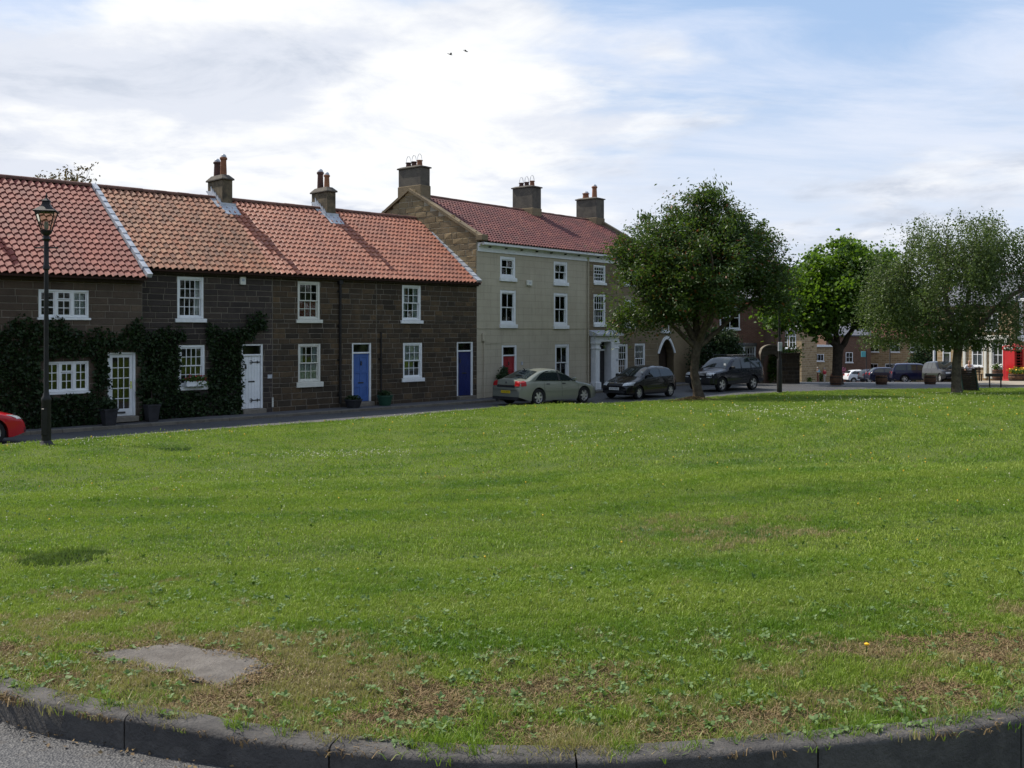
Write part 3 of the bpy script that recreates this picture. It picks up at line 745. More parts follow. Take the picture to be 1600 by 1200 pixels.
def chimney(root, u0, u1, v0, v1, zb, zt, pots, mat='chim', upper=None, zsplit=None, cap=.16, hoops=False):
    c = MB()
    if zsplit: c.bbox(u0-.03, u1+.03, v0-.03, v1+.03, zb, zsplit, .02)
    c.bbox(u0, u1, v0, v1, (zsplit-.01 if zsplit else zb), zt, .015, mi=1 if upper else 0)
    ch = c.build('chimney', [M[mat], M[upper or mat]], root)
    cp = MB()
    cp.bbox(u0-.06, u1+.06, v0-.06, v1+.06, zt, zt+.06, .012)
    a = [(u0-.05, v0-.05), (u1+.05, v0-.05), (u1+.05, v1+.05), (u0-.05, v1+.05)]; k = .16
    b = [(u0+k*.4, v0+k), (u1-k*.4, v0+k), (u1-k*.4, v1-k), (u0+k*.4, v1-k)]
    cp.add([(x, y, zt+.058) for x, y in a]+[(x, y, zt+.06+cap) for x, y in b], [(4,5,6,7)]+[(i, (i+1) % 4, 4+(i+1) % 4, 4+i) for i in range(4)])
    cp.build('chimney_cap', M['chim_r'], ch)
    for (du, dv, h, m, r) in pots:
        x, y = (u0+u1)/2+du, (v0+v1)/2+dv; z = zt+cap+.02
        pb = MB().lathe([(r*.98, 0), (r*1.0, .05), (r*.86, h*.8), (r*.9, h*.86), (r*1.12, h*.88), (r*1.12, h*.97), (r*.95, h), (r*.75, h), (r*.72, h*.75)], 14, (x, y, z))
        po = pb.build('chimney_pot', M[m], ch, smooth=True)
        if hoops:
            hb = MB()
            for a in (0, math.pi/2): hb.tube([(x+math.cos(a)*r*1.1*math.cos(t), y+math.sin(a)*r*1.1*math.cos(t), z+h+.30*math.sin(t)) for t in np.linspace(0, math.pi, 9)], .008, 5)
            hb.build('bird_guard', M['alloy'], ch)
        else:
            MB().lathe([(r*.9, 0), (r*.8, .06), (r*.5, .11), (.01, .13)], 12, (x, y, z+h+.001)).build('pot_cap', M['lead'], ch, smooth=True)
    return ch

# ------------------------------------------------------------------ terrace of four cottages
D1, RZ1, EV1, EZ1 = 3.7, 8.06, -.27, 5.02
SL1 = (RZ1-EZ1)/(D1-EV1)
def cottage(name, label, u0, u1, front, ops, stone, core, course, lens, snaps, tile, ve=EV1, ze=EZ1, jit=.004, limit=300, end_gable=False, z1=None, boundary=None):
    root = thing(name, label, 'cottage', C0, TH1, 'stone cottages in the low terrace')
    z1 = z1 or ze+.05
    mb = MB(); wall_cells(mb, u0, u1, -.3, z1, ops, front, front+.38)
    # back wall, party walls and gable triangles close the shell
    mb.box(u0, u1, 2*D1-.3, 2*D1, -.3, EZ1)
    for x0, x1 in ((u0+.003, u0+.2), (u1-.2, u1-.003)):
        mb.prism([(front+.38, -.3), (2*D1-.3, -.3), (2*D1-.3, EZ1), (D1, RZ1-.18), (front+.38, EZ1)], x0, x1, 'x')
    mb.box(u0+.2, u1-.2, front+.39, 2*D1-.3, .0, .12); mb.box(u0+.2, u1-.2, front+.39, 2*D1-.31, 2.7, 2.85)
    mb.box(u0+.2, u1-.2, front+2.6, front+2.7, .12, EZ1)
    mb.build('wall', M[core], root)
    lay_stones(root, u0+.004, u1-.004, .02, z1-.02, ops, course, lens, front-.013, M[stone], snaps, limit=limit)
    rf = roof_deck(root, u0, u1, ve, ze, D1, RZ1, 2*D1+.25, EZ1)
    lay_tiles(rf, u0, u1, ve-.03, ze+.01, D1-.05, RZ1-.02, M[tile], jit=jit, skip=boundary)
    ridge_tiles(rf, u0, u1, D1, RZ1+.02, M['ridge'], ())
    return root, rf
E4 = .002
opsA = [(-18.09, -16.60, 3.41, 4.26), (-17.93, -16.60, 1.15, 2.08), (-16.02, -15.12, .30, 2.33)]
FA = -.35
A, rfA = cottage('cottage', 'ivy-clad brown stone cottage with two wide casement windows and a low red pantile roof', -22.0, -14.905, FA, opsA, 'stoneA', 'mortar', .235, (.45, .85), (.30, 1.15, 2.08, 2.33, 3.41, 4.26), 'tileA', ve=-.72, ze=5.02-.45*SL1, limit=300)
B_ops = [(-13.55, -12.60, 3.42, 4.83), (-13.50, -12.56, 1.14, 2.53), (-11.19, -10.33, .25, 2.54)]
B, rfB = cottage('cottage', 'cottage with a white plank door on long black hinges under brown weathered pantiles', -14.9, -9.95, 0.0, B_ops, 'stoneB', 'mortar', .212, (.42, .78), (.25, 1.0, 1.14, 2.53, 3.29, 3.42, 4.83), 'tileB', jit=.010)
C_ops = [(-8.90, -7.94, 3.42, 4.83), (-8.88, -7.91, 1.11, 2.53), (-6.49, -5.58, .26, 2.54)]
Cc, rfC = cottage('cottage', 'dark stone cottage with a bright blue panelled door and orange pantiles', -9.945, -5.33, 0.0, C_ops, 'stoneD', 'mortar', .205, (.36, .68), (.26, .96, 1.11, 2.53, 3.29, 3.42, 4.83), 'tileC')
D_ops = [(-4.06, -3.09, 3.42, 4.84), (-4.01, -3.02, 1.09, 2.52), (-1.14, -.22, .24, 2.54)]
Dd, rfD = cottage('cottage', 'end cottage with a dark navy plank door beside the grey rendered house', -5.325, -.003, 0.0, D_ops, 'stoneD', 'mortar', .205, (.36, .66), (.24, .95, 1.09, 2.52, 3.29, 3.42, 4.84), 'tileC')

casement_window(A, -18.09, -16.60, 3.41, 4.26, FA, 'R'); casement_window(A, -17.93, -16.60, 1.15, 2.08, FA, '')
door(A, -16.02, -15.12, .30, 2.33, FA, 'white', light=0, style='glazed')
sash_window(B, -13.55, -12.60, 3.42, 4.83, cols=4, rt=2, rb=2, cur='R'); sash_window(B, -13.50, -12.56, 1.14, 2.53, cols=4, rt=2, rb=2)
door(B, -11.19, -10.33, .25, 2.54, 0, 'white', style='plank')
sash_window(Cc, -8.90, -7.94, 3.42, 4.83, cur='H', cmat='curtain_red', mat='cream'); sash_window(Cc, -8.88, -7.91, 1.11, 2.53, cur='HLR', sill_h=.19, mat='cream')
door(Cc, -6.49, -5.58, .26, 2.54, 0, 'blue')
sash_window(Dd, -4.06, -3.09, 3.42, 4.84, cur='LR'); sash_window(Dd, -4.01, -3.02, 1.09, 2.52, cur='B', sill_h=.15)
door(Dd, -1.14, -.22, .24, 2.54, 0, 'navy', style='plank', fw=.085)
# plain plank door: take the hinges off the navy one
for d_ in [c for c in Dd.children if c.name.startswith('door')]:
    for h in [c for c in d_.children if c.name.startswith('hinge')]: bpy.data.objects.remove(h)

def flashing(roof, u0, u1, ve, ze, vr, zr, th=.05, mat='lead'):
    """lead or mortar strip up a verge, dressed in short lengths"""
    L = math.hypot(vr-ve, zr-ze); n = 14; mb = MB(); p = math.atan2(zr-ze, vr-ve)
    for i in range(n):
        a, b = L*i/n+.004, L*(i+1)/n-.004; w = rnd.uniform(-.015, .015)
        q = lambda s, up: (ve+s*math.cos(p)-up*math.sin(p), ze+s*math.sin(p)+up*math.cos(p))
        pr = [q(a, .02), q(b, .02), q(b, .02+th), q(a, .02+th*1.2)]
        mb.prism(pr, u0+w, u1+w*.5, 'x')
    return mb.build('verge_flashing', M[mat], roof)
flashing(rfA, -14.95, -14.78, -.75, 5.02-.45*SL1+.02, D1, RZ1, .12)
flashing(rfD, -.30, -.04, EV1-.03, EZ1+.02, D1, RZ1, .10)
def step_flashing(ch, u0, u1, v, z):
    """lead apron at the foot of a chimney's front face and down its near side"""
    mb = MB(); s = SL1; n = math.sqrt(1+s*s)
    mb.prism([(v-.42, z-.42*s+.08), (v+.0, z+.08), (v+.0, z+.24), (v-.02, z+.12), (v-.42, z-.42*s+.11)], u0-.10, u1+.14, 'x')
    for k in range(5):
        a = v+.02+k*.17
        mb.prism([(a-.05, (a-.05-v)*s+z+.06), (a+.14, (a+.14-v)*s+z+.06), (a+.14, (a+.14-v)*s+z+.30), (a-.05, (a-.05-v)*s+z+.17)], u0-.05, u0-.018, 'x')
        mb.prism([(a-.05, (a-.05-v)*s+z+.07), (a+.14, (a+.14-v)*s+z+.07), (a+.14, (a+.14-v)*s+z+.10), (a-.05, (a-.05-v)*s+z+.10)], u0-.26+rnd.uniform(-.05, .03), u0-.02, 'x')
    mb.build('lead_flashing', M['lead'], ch)
zr_at = lambda v: EZ1+(v-EV1)*SL1
for root, uc, pots in ((B, -10.0, [(0, -.27, .72, 'clay', .125), (0, .22, .60, 'clay_dark', .135)]),
                       (Cc, -5.28, [(0, -.24, .56, 'clay', .12), (0, .24, .74, 'clay_dark', .135)])):
    ch = chimney(root, uc-.21, uc+.21, 3.15, 4.32, 7.3, 8.76, pots)
    step_flashing(ch, uc-.21, uc+.21, 3.15, zr_at(3.15))
chA = chimney(A, -20.0, -19.55, 3.1, 4.4, 7.3, 8.85, [(0, -.25, .7, 'clay', .13), (0, .25, .7, 'clay', .13)])
# gutterless eaves: dark fascia course
for root, u0, u1, v, z in ((A, -22, -14.91, FA-.06, 4.60), (B, -14.88, -9.96, -.05, 4.97), (Cc, -9.94, -5.34, -.05, 4.97), (Dd, -5.32, -.01, -.05, 4.97)):
    MB().box(u0, u1, v-.10, v-.015, z-.07, z+.03).build('eaves_board', M['wood'], root)

def pipe(root, u, z0, z1, front, r=.04, name='downpipe', hop=True):
    mb = MB().tube([(u, front-.09, z0), (u, front-.09, z1)], r, 10)
    for z in np.arange(z0+.3, z1, 1.3): mb.lathe([(r*1.35, 0), (r*1.35, .09)], 10, (u, front-.09, z)); mb.box(u-.09, u+.09, front-.03, front-.014, z+.01, z+.08)
    if hop: mb.bbox(u-.09, u+.09, front-.17, front-.02, z1-.02, z1+.16, .01)
    return mb.build(name, M['iron'], root)
pipe(Cc, -7.09, .25, 4.78, 0, .05); pipe(Dd, -5.17, .25, 2.95, 0, .035, hop=False)
pipe(B, -14.86, 2.9, 4.7, 0, .03, hop=False)
def alarm(root, u, z, front, w=.22, h=.32, mat='cream'):
    b = MB().bbox(u-w/2, u+w/2, front-.09, front-.012, z-h/2, z+h/2, .015).build('alarm_box', M[mat], root)
    MB().box(u-w*.2, u+w*.25, front-.0925, front-.089, z-h*.12, z+h*.16).build('badge', M['lead'], b)
alarm(B, -11.16, 4.78, 0)
for uu in (-15.2, -15.0): pass
MB().tube([(-10.0, -.1, .28), (-10.0, -.1, .62)], .03, 8).build('vent_pipe', M['cream'], Cc)
MB().bbox(-10.16, -9.98, -.03, -.012, 1.30, 1.44, .004).build('bell_plate', M['lead'], B)

# pavement along the wall foot
M_p = M['pave_dark']
for (th, u0, u1, vv, fr) in ((TH1, -24, -.02, -1.15, .35),):
    p = link('pavement', None, None, C0, (0, 0, th), kind='structure')
    k = 0
    mb = MB().bbox(u0, u1, -1.05, .4, -.25, .10, .015); mb.build('paving_bed', M_p, p)
    u = u0
    while u < u1-.1:
        L = min(.9, u1-u); MB().bbox(u+.004, u+L-.004, -1.20, -1.056, -.2, .105, .012).build('kerbstone', M['kerbS'], p); u += .9
p2 = link('pavement', None, None, C0, (0, 0, TH2), kind='structure')
MB().bbox(.15, 17.4, -1.0, .4, -.25, .10, .015).build('paving_bed', M_p, p2)
for k in range(19): MB().bbox(.15+k*.9+.004, .15+k*.9+.896, -1.15, -1.006, -.2, .105, .012).build('kerbstone', M['kerbS'], p2)

# ------------------------------------------------------------------ tall rendered house and its stone neighbour
D2, RZ2, EV2, EZ2 = 4.1, 9.20, -.36, 6.72
SL2 = (RZ2-EZ2)/(D2-EV2)
def tall_house(name, label, u0, u1, ops, wallmat, z1=6.44, raised=0):
    root = thing(name, label, 'house', C0, TH2, 'tall houses in the middle of the row')
    mb = MB(); wall_cells(mb, u0, u1, -.3, z1, ops, 0, .40)
    mb.box(u0, u1, 2*D2-.3, 2*D2, -.3, EZ2-.1)
    for q_, (x0, x1) in enumerate(((u0+.003, u0+.25), (u1-.22, u1-.003))):
        up = 0 if q_ == raised else -.30
        mb.prism([(.40, -.3), (2*D2-.3, -.3), (2*D2-.3, EZ2+.05+up), (D2, RZ2+.155+up), (.002, EZ2+.15-EV2*SL2+up), (.002, 6.45), (.40, 6.45)], x0, x1, 'x')
    for z in (2.75, 4.95): mb.box(u0+.3, u1-.3, .41, 2*D2-.31, z, z+.15)
    mb.box(u0+.3, u1-.3, 2.8, 2.9, 0, 6.4)
    mb.build('wall', M[wallmat], root)
    return root
W3 = lambda a, b, c, d: (a, b, c, d)
opsE = [(1.55, 2.62, 5.36, 6.30), (5.47, 6.56, 5.30, 6.28), (1.55, 2.66, 3.28, 4.81), (5.47, 6.58, 3.25, 4.79), (1.66, 2.72, .25, 2.36), (5.57, 6.70, .60, 2.36)]
E = tall_house('rendered_house', 'tall grey-green rendered house with a red door and white two-over-two sashes', .003, 8.25, opsE, 'render')
for k, (a, b, c, d) in enumerate(opsE):
    if k == 4: continue
    sash_window(E, a, b, c, d, cols=2, rt=1, rb=1, cur={2: 'F', 3: '', 5: 'LRT', 0: '', 1: ''}[k], fw=.13, sill_h=.17, bar=.03, sillw=.05)
door(E, 1.66, 2.72, .25, 2.36, 0, 'red', light=.34, fw=.12)
# scored joints of the render, thin recessed lines: raised string at first floor instead
mb = MB(); mb.box(.02, 8.24, -.018, .0, 3.08, 3.125); mb.build('string_course', M['render'], E)
def cornice(root, u0, u1):
    mb = MB()
    prof = [(0, 6.42), (-.05, 6.42), (-.05, 6.62), (-.12, 6.66), (-.12, 6.69), (-.24, 6.74), (-.24, 6.80), (0, 6.80)]
    mb.prism(prof, u0, u1, 'x'); c = mb.build('cornice', M['white'], root)
    g_ = MB().prism([(-.37, 6.80), (-.25, 6.80), (-.25, 6.71), (-.28, 6.69), (-.34, 6.69), (-.37, 6.71)], u0+.01, u1-.01, 'x').build('gutter', M['white'], root)
    for u in np.arange(u0+.6, u1, 1.1): MB().box(u-.02, u+.02, -.25, -.121, 6.60, 6.66).build('gutter_bracket', M['iron'], g_)
cornice(E, .05, 8.26)
alarm(E, 3.55, 5.18, 0, .38, .24)
MB().tube([(.42, -.05, 2.55), (.42, -.05, 2.85), (.42, -.05, .1)], .035, 8).tube([(.42, -.04, 2.45), (1.5, -.04, 2.47)], .012, 6).bbox(.30, .54, -.10, -.012, 2.55, 2.9, .01).build('service_pipe', M['render'], E)
MB().tube([(8.20, -.07, .1), (8.20, -.07, 6.65)], .04, 10).build('downpipe', M['render'], E)
MB().bbox(3.0, 3.12, -.03, 0-.001, 1.45, 1.6, .004).build('bell_plate', M['lead'], E)
# gable wall towards the cottages: squared golden stones above their roof, with coping and kneeler
def gab(v, z): 
    lim = EZ2+.16+(v-EV2)*SL2 if v < D2 else EZ2+.16+(2*D2-EV2-v)*SL2
    return z < lim-.02 and v > .0
lay_stones(E, .02, 2*D2-.02, 4.4, 9.4, [], .27, (.30, .75), 0, M['stoneE'], (), bound=gab, axis=1, plane=-.012, limit=300, j=.012)
def coping(root, u0, u1, sgn=1):
    for part in (0, 1):
        n = 7
        for i in range(n):
            a, b = i/n, (i+1)/n
            if part == 0: va, vb = -.28+(D2+.28)*a, -.28+(D2+.28)*b-.006; za, zb_ = EZ2+.16+(va-EV2)*SL2, EZ2+.16+(vb-EV2)*SL2
            else: va, vb = D2+(D2+.2)*a, D2+(D2+.2)*b-.006; za, zb_ = RZ2+.16-(va-D2)*SL2, RZ2+.16-(vb-D2)*SL2
            MB().prism([(va, za), (vb, zb_), (vb, zb_+.13), (va, za+.13)], u0, u1, 'x').build('coping_stone', M['stoneF'], root)
    MB().bbox(u0-.02, u1+.02, -.42, -.02, 6.86, 7.12, .03).build('kneeler', M['stoneF'], root)
coping(E, -.10, .26)
rfE = roof_deck(E, .27, 8.26, EV2, EZ2+.06, D2, RZ2, 2*D2+.3, EZ2)
lay_tiles(rfE, .27, 8.26, EV2-.06, EZ2+.09, D2-.05, RZ2-.02, M['tileE'], w=.205, gauge=.26, stuff_only=True)
ridge_tiles(rfE, .73, 8.2, D2, RZ2+.02, M['ridge'])
hp = lambda d, hs: [(0, -d, hs[0], 'clay', .13), (0, 0, hs[1], 'clay_dark', .13), (0, d, hs[2], 'clay_dark', .13)]
chimney(E, .12, .72, 3.5, 4.95, 8.2, 10.42, hp(.36, (.30, .27, .26)), 'stoneF', 'chim_r', 9.62, .06, True)
chimney(E, 8.30-.02, 9.0, 3.5, 4.85, 8.2, 10.42, hp(.36, (.30, .27, .26)), 'stoneF', 'chim_r', 9.35, .06, True)

opsF = [(8.75, 9.80, 5.40, 6.28), (8.75, 9.80, 3.30, 4.82), (11.50, 12.50, 3.24, 4.60), (11.50, 12.5, 5.40, 6.28), (10.80, 11.85, .72, 2.31), (12.52, 13.55, .72, 2.32), (8.82, 10.08, .0, 2.62)]
Fh = tall_house('stone_house', 'weathered stone house with a white pillared porch behind the black hatchback', 8.262, 14.85, opsF, 'mortarE', raised=1)
lay_stones(Fh, 8.30, 14.83, .02, 6.42, opsF, .29, (.5, .9), -.013, M['stoneF'], (.72, 2.31, 2.62, 3.27, 4.82, 5.4, 6.28), limit=300, j=.004)
for k, (a, b, c, d) in enumerate(opsF[:6]):
    sash_window(Fh, a, b, c, d, cols=4, rt=2, rb=2, cur='' if k else 'R', fw=.09, sill_h=.12, bar=.024, sillw=.03)
cornice(Fh, 8.27, 14.83)
# porch: two pilasters, entablature, hooded lead top, door with a star light
pb = MB()
for a in (8.45, 10.12):
    pb.bbox(a, a+.36, -.34, -.02, .02, 2.40, .015); pb.bbox(a-.05, a+.41, -.39, -.02, .02, .45, .015); pb.bbox(a-.04, a+.40, -.38, -.02, 2.08, 2.16, .012); pb.bbox(a-.05, a+.41, -.39, -.02, 2.34, 2.44, .012)
pb.bbox(8.42, 10.52, -.36, -.02, 2.442, 2.74, .015)
po = pb.build('porch', M['white'], Fh)
MB().prism([(-.55, 2.742), (-.02, 2.742), (-.02, 3.02), (-.50, 2.86), (-.55, 2.83)], 8.30, 10.64, 'x').build('porch_roof', M['lead'], po)
MB().prism([(-.36, .02), (.12, .02), (.12, 2.44), (-.36, 2.44)], 9.79, 10.11, 'x').build('porch_side', M['white'], po)
dr = MB().box(8.83, 9.78, .06, .11, .12, 1.98); dr.bbox(8.9, 9.25, .04, .062, .25, .95, .01); dr.bbox(9.36, 9.7, .04, .062, .25, .95, .01); dr.bbox(8.9, 9.25, .04, .062, 1.1, 1.85, .01); dr.bbox(9.36, 9.7, .04, .062, 1.1, 1.85, .01)
dF = dr.build('door', M['black'], Fh)
fr = MB().bbox(8.80, 9.80, .02, .12, 1.985, 2.06, .01)
for a in range(4): fr.tube([(9.3, .05, 2.32), (9.3+.40*math.cos(a*math.pi/4+.4), .05, 2.32+.24*math.sin(a*math.pi/4+.4))], .012, 5); fr.tube([(9.3, .05, 2.32), (9.3-.40*math.cos(a*math.pi/4+.4), .05, 2.32-.24*math.sin(a*math.pi/4+.4))], .012, 5)
ff = fr.build('fanlight', M['white'], Fh); add_pane(ff, 8.82, 9.79, 2.06, 2.60, .09)
for z in (1.45,): MB().bbox(10.24, 10.30, -.36, -.342, z, z+.12, .004).bbox(10.36, 10.42, -.36, -.342, z, z+.12, .004).build('bell_plate', M['lead'], po)
rfF = roof_deck(Fh, 8.262, 14.86, EV2, EZ2+.06, D2, RZ2, 2*D2+.3, EZ2)
lay_tiles(rfF, 8.262, 14.62, EV2-.06, EZ2+.09, D2-.05, RZ2-.02, M['tileE'], w=.205, gauge=.26, stuff_only=True)
ridge_tiles(rfF, 9.02, 14.0, D2, RZ2+.02, M['ridge'])
coping(Fh, 14.62, 14.92)
chimney(Fh, 14.05, 14.82, 3.5, 4.9, 8.2, 10.40, [(0, -.3, .68, 'clay', .15), (0, .3, .34, 'clay', .19)], 'stoneF', 'chim_r', 9.35, .06)

# lower wing with the carriage arch
def arch_pts(cu, half, spring, rise, n=8):
    out = []
    for i in range(n+1):
        t = i/n; out.append((cu-half+half*t, spring+rise*math.sin(t*math.pi/2)**.9))
    return out+[(2*cu-x, z) for x, z in out[-2::-1]]
G = thing('archway_wing', 'low stone wing with a white-edged pointed carriage arch, behind the dark tree', 'building', C0, TH2)
ap = arch_pts(15.75, .80, 1.75, .78)
hole = [(ap[0][0], -.3)]+ap+[(ap[-1][0], -.3)]
top = [(14.95, -.3), (14.95, 4.4)]+[]
mb = MB()
# wall panel with the arched hole, bridged strip by strip
for y in (0.0, .45):
    vs = []; fs = []
    for (x, z) in hole[1:-1]: vs += [(x, y, z), (x, y, 4.4)]
    for i in range(len(hole)-3): fs.append((2*i, 2*i+2, 2*i+3, 2*i+1))
    mb.add(vs, fs if y == 0 else [f[::-1] for f in fs])
for a, b in zip(hole, hole[1:]): mb.add([(a[0], 0, a[1]), (b[0], 0, b[1]), (b[0], .45, b[1]), (a[0], .45, a[1])], [(0, 1, 2, 3)])
mb.box(14.862, 14.95, 0, 5.2, -.3, 4.4); mb.box(16.55, 19.0, 0, .45, -.3, 4.4); mb.box(18.55, 19.0, .45, 5.2, -.3, 4.4); mb.box(14.95, 19.0, 4.75, 5.2, -.3, 4.4)
wG = mb.build('wall', M['stoneF'], G)
rim = []
for (x, z), (x2, z2) in zip(arch_pts(15.75, .80, 1.75, .78), arch_pts(15.75, .94, 1.75, .96)): rim.append(((x, z), (x2, z2)))
am = MB()
for (a, b), (c, d) in zip(rim, rim[1:]): am.add([(a[0], -.06, a[1]), (c[0], -.06, c[1]), (d[0], -.06, d[1]), (b[0], -.06, b[1]), (a[0], -.002, a[1]), (c[0], -.002, c[1]), (d[0], -.002, d[1]), (b[0], -.002, b[1])], [(0,1,2,3), (0,4,5,1), (3,2,6,7)])
am.build('arch_trim', M['white'], G)
gt = MB()
for i in range(8): gt.bbox(14.97+i*.196, 14.97+i*.196+.19, .50, .54, -.05, 2.5, .006)
gt.build('gate', M['wood'], G)
sash_window(G, 15.25, 16.0, 2.98, 3.62, front=-.035, cols=3, rt=1, rb=1, fw=.06)
rg = MB().prism([(-.2, 4.35), (2.6, 5.9), (5.4, 4.35), (5.4, 4.25), (2.6, 5.77), (-.2, 4.25)], 14.93, 19.1, 'x').build('roof', M['deck'], G)
lay_tiles(rg, 14.93, 19.1, -.22, 4.37, 2.55, 5.9, M['tileE'], stuff_only=True)

# ------------------------------------------------------------------ vehicles
def car(label, spec, paint, loc, heading, category='car', group=None, detail=True, name='parked_car'):
    """Body lofted from a side profile, a plan outline and a tumblehome; every panel seen is laid on that surface.
    Local frame: nose at x=0 pointing to -x ... tail at x=L; y left/right; z up."""
    L, W, Hh = spec['L'], spec['W'], spec['H']; top = np.array(spec['top']); belt = spec['belt']; zb0 = spec['zb']
    ax = spec['axles']; rw = spec['rw']; ra = rw*1.20; roofw = spec.get('roofw', .74); lf, pf = spec.get('front', (.75, .20)); lr, pr = spec.get('rear', (.5, .12))
    zt = lambda l: float(np.interp(l, top[:, 0], top[:, 1]))
    def zbt(l):
        z = zb0+max(0, .35-l)*.25+max(0, l-(L-.45))*.35
        for a in ax:
            if abs(l-a) < ra: z = max(z, rw+math.sqrt(ra*ra-(l-a)**2)*.98)
        return z
    def Hw(l, z):
        p = 1.0
        if l < lf: p -= pf*((lf-l)/lf)**2.4
        if l > L-lr: p -= pr*((l-(L-lr))/lr)**2.2
        b = belt(l)
        if z <= b: s = 1-.05*max(0, (z-.55*b)/(.45*b))**2-.06*max(0, (.45*b-z)/(.45*b))**2
        else: s = .95-(.95-roofw)*min(1, (z-b)/(Hh-b))
        t = zt(l); r = min(.13, (t-zb0)*.3)
        if z > t-r: s *= max(0, 1-(max(0, min(1, (z-(t-r))/r)))**2.6)**(1/2.6)
        return W/2*p*s
    ls = sorted(set([0, .015, .04, .08]+list(np.linspace(.12, L-.12, spec.get('ns', 64)))+[L-.08, L-.04, L-.015, L]+[a+ra*k for a in ax for k in (-.999, -.96, -.85, .85, .96, .999)]))
    fr = [0, .05, .12, .22, .34, .46, .58, .68, .76, .83, .89, .93, .96, .98, .993, 1.0]
    root = thing(name, label, category, loc, heading, group)
    mb = MB(); n = len(fr)
    for l in ls:
        b, t = zbt(l), zt(l); ring = []
        for f in fr: z = b+(t-b)*f; ring.append((l, Hw(l, z), z))
        mb.v += [(x, -y, z) for x, y, z in ring]+[(x, y, z) for x, y, z in ring[::-1]]
    m = 2*n
    for i in range(len(ls)-1):
        for j in range(m):
            a, b = i*m+j, i*m+(j+1) % m; mb.f.append((a, a+m, b+m, b)); mb.m.append(0)
    mb.f.append(tuple(range(m))); mb.m.append(0); mb.f.append(tuple(range((len(ls)-1)*m+m-1, (len(ls)-1)*m-1, -1))); mb.m.append(0)
    mb.build('body', M[paint], root, smooth=True, angle=32)
    def topz(l, y):
        lo, hi = .4, zt(l)
        for _ in range(18):
            mid = (lo+hi)/2
            if Hw(l, mid) >= abs(y): lo = mid
            else: hi = mid
        return lo
    def endl(y, z, front):
        rng = np.linspace(0, L*.45, 90) if front else np.linspace(L, L*.55, 90)
        for l in rng:
            if zt(l) > z and Hw(l, z) >= abs(y): return float(l)
        return float(rng[-1])
    def side(name, pl, mat, off=.006, parent=root, sides=(-1, 1), nc=12, nrow=4):
        """pl: list of (l, zlow, zhigh) columns"""
        P = np.array(pl); l_ = np.linspace(P[0, 0], P[-1, 0], nc)
        for s in sides:
            b = MB()
            for l in l_:
                z0, z1 = np.interp(l, P[:, 0], P[:, 1]), np.interp(l, P[:, 0], P[:, 2])
                for k in range(nrow+1): z = z0+(z1-z0)*k/nrow; b.v.append((l, s*(Hw(l, z)+off), z))
            q = nrow+1
            for i in range(nc-1):
                for k in range(nrow):
                    f = (i*q+k, (i+1)*q+k, (i+1)*q+k+1, i*q+k+1); b.f.append(f if s < 0 else f[::-1]); b.m.append(0)
            b.build(name, M[mat], parent, smooth=True)
    def onend(name, y0, y1, z0, z1, front, mat, off=.008, ny=6, nz=3, both=False, slant=0.0, parent=root):
        for s in ((1, -1) if both else (1,)):
            b = MB()
            for i in range(ny+1):
                for k in range(nz+1):
                    y = (y0+(y1-y0)*i/ny); z = z0+(z1-z0)*k/nz+slant*(i/ny); l = endl(y, z, front)
                    b.v.append((l-((off+.014) if front else -(off+.014)), s*y, z))
            q = nz+1
            for i in range(ny):
                for k in range(nz):
                    f = (i*q+k, i*q+k+1, (i+1)*q+k+1, (i+1)*q+k); b.f.append(f if (s > 0) == front else f[::-1]); b.m.append(0)
            b.build(name, M[mat], parent, smooth=True)
    def screen(name, l0, l1, ins0, ins1, mat='carglass', off=.008, nl=7, ny=12):
        b = MB()
        for i in range(nl+1):
            l = l0+(l1-l0)*i/nl; h = W/2*.95-(ins0+(ins1-ins0)*i/nl)
            h = min(h, Hw(l, zt(l)-.05)-.02)
            for j in range(ny+1):
                y = -h+2*h*j/ny; b.v.append((l+(off*.6 if l > L/2 else -off*.6), y, topz(l, y)+off))
        q = ny+1
        for i in range(nl):
            for j in range(ny): b.f.append((i*q+j, (i+1)*q+j, (i+1)*q+j+1, i*q+j+1)); b.m.append(0)
        b.build(name, M[mat], root, smooth=True)
    screen('windscreen', *spec['ws']); screen('rear_window', *spec['rs'])
    for pl in spec['side']: side('side_window', pl, 'carglass')
    # wheels: tyre, rim with spokes
    for a in ax:
        for s in (-1, 1):
            yo = s*(W/2-.015); wd = .20
            prof = [(rw*.66, 0), (rw*.93, -.004), (rw*.99, .025), (rw, .06), (rw, wd-.05), (rw*.97, wd-.01), (rw*.66, wd)]
            t = MB().lathe(prof, 28, caps=False)
            t.v = [(x+a, yo-s*z, y+rw) for x, y, z in t.v]
            wh = t.build('wheel', M['rubber'], root, smooth=True, angle=50)
            rm = MB().lathe([(rw*.70, .004), (rw*.70, .02), (rw*.62, .03), (rw*.60, .07)], 28, caps=False)
            k = spec.get('spokes', 6)
            for i in range(k):
                an = 2*math.pi*i/k; c, d = math.cos(an), math.sin(an); pc, pd = -d, c
                w0, w1 = rw*.13, rw*.10
                pts = [(c*rw*.05+pc*w0, d*rw*.05+pd*w0), (c*rw*.64+pc*w1, d*rw*.64+pd*w1), (c*rw*.64-pc*w1, d*rw*.64-pd*w1), (c*rw*.05-pc*w0, d*rw*.05-pd*w0)]
                rm.prism(pts, .012, .05, 'z')
            rm.lathe([(rw*.17, .004), (rw*.17, .05)], 14)
            rm.v = [(x+a, yo-s*z, y+rw) for x, y, z in rm.v]
            rm.build('rim', M['alloy'], wh, smooth=True, angle=30)
            dk = MB().lathe([(rw*.66, .072), (rw*.66, .078)], 20); dk.v = [(x+a, yo-s*z, y+rw) for x, y, z in dk.v]; dk.build('brake_disc', M['plastic'], wh)
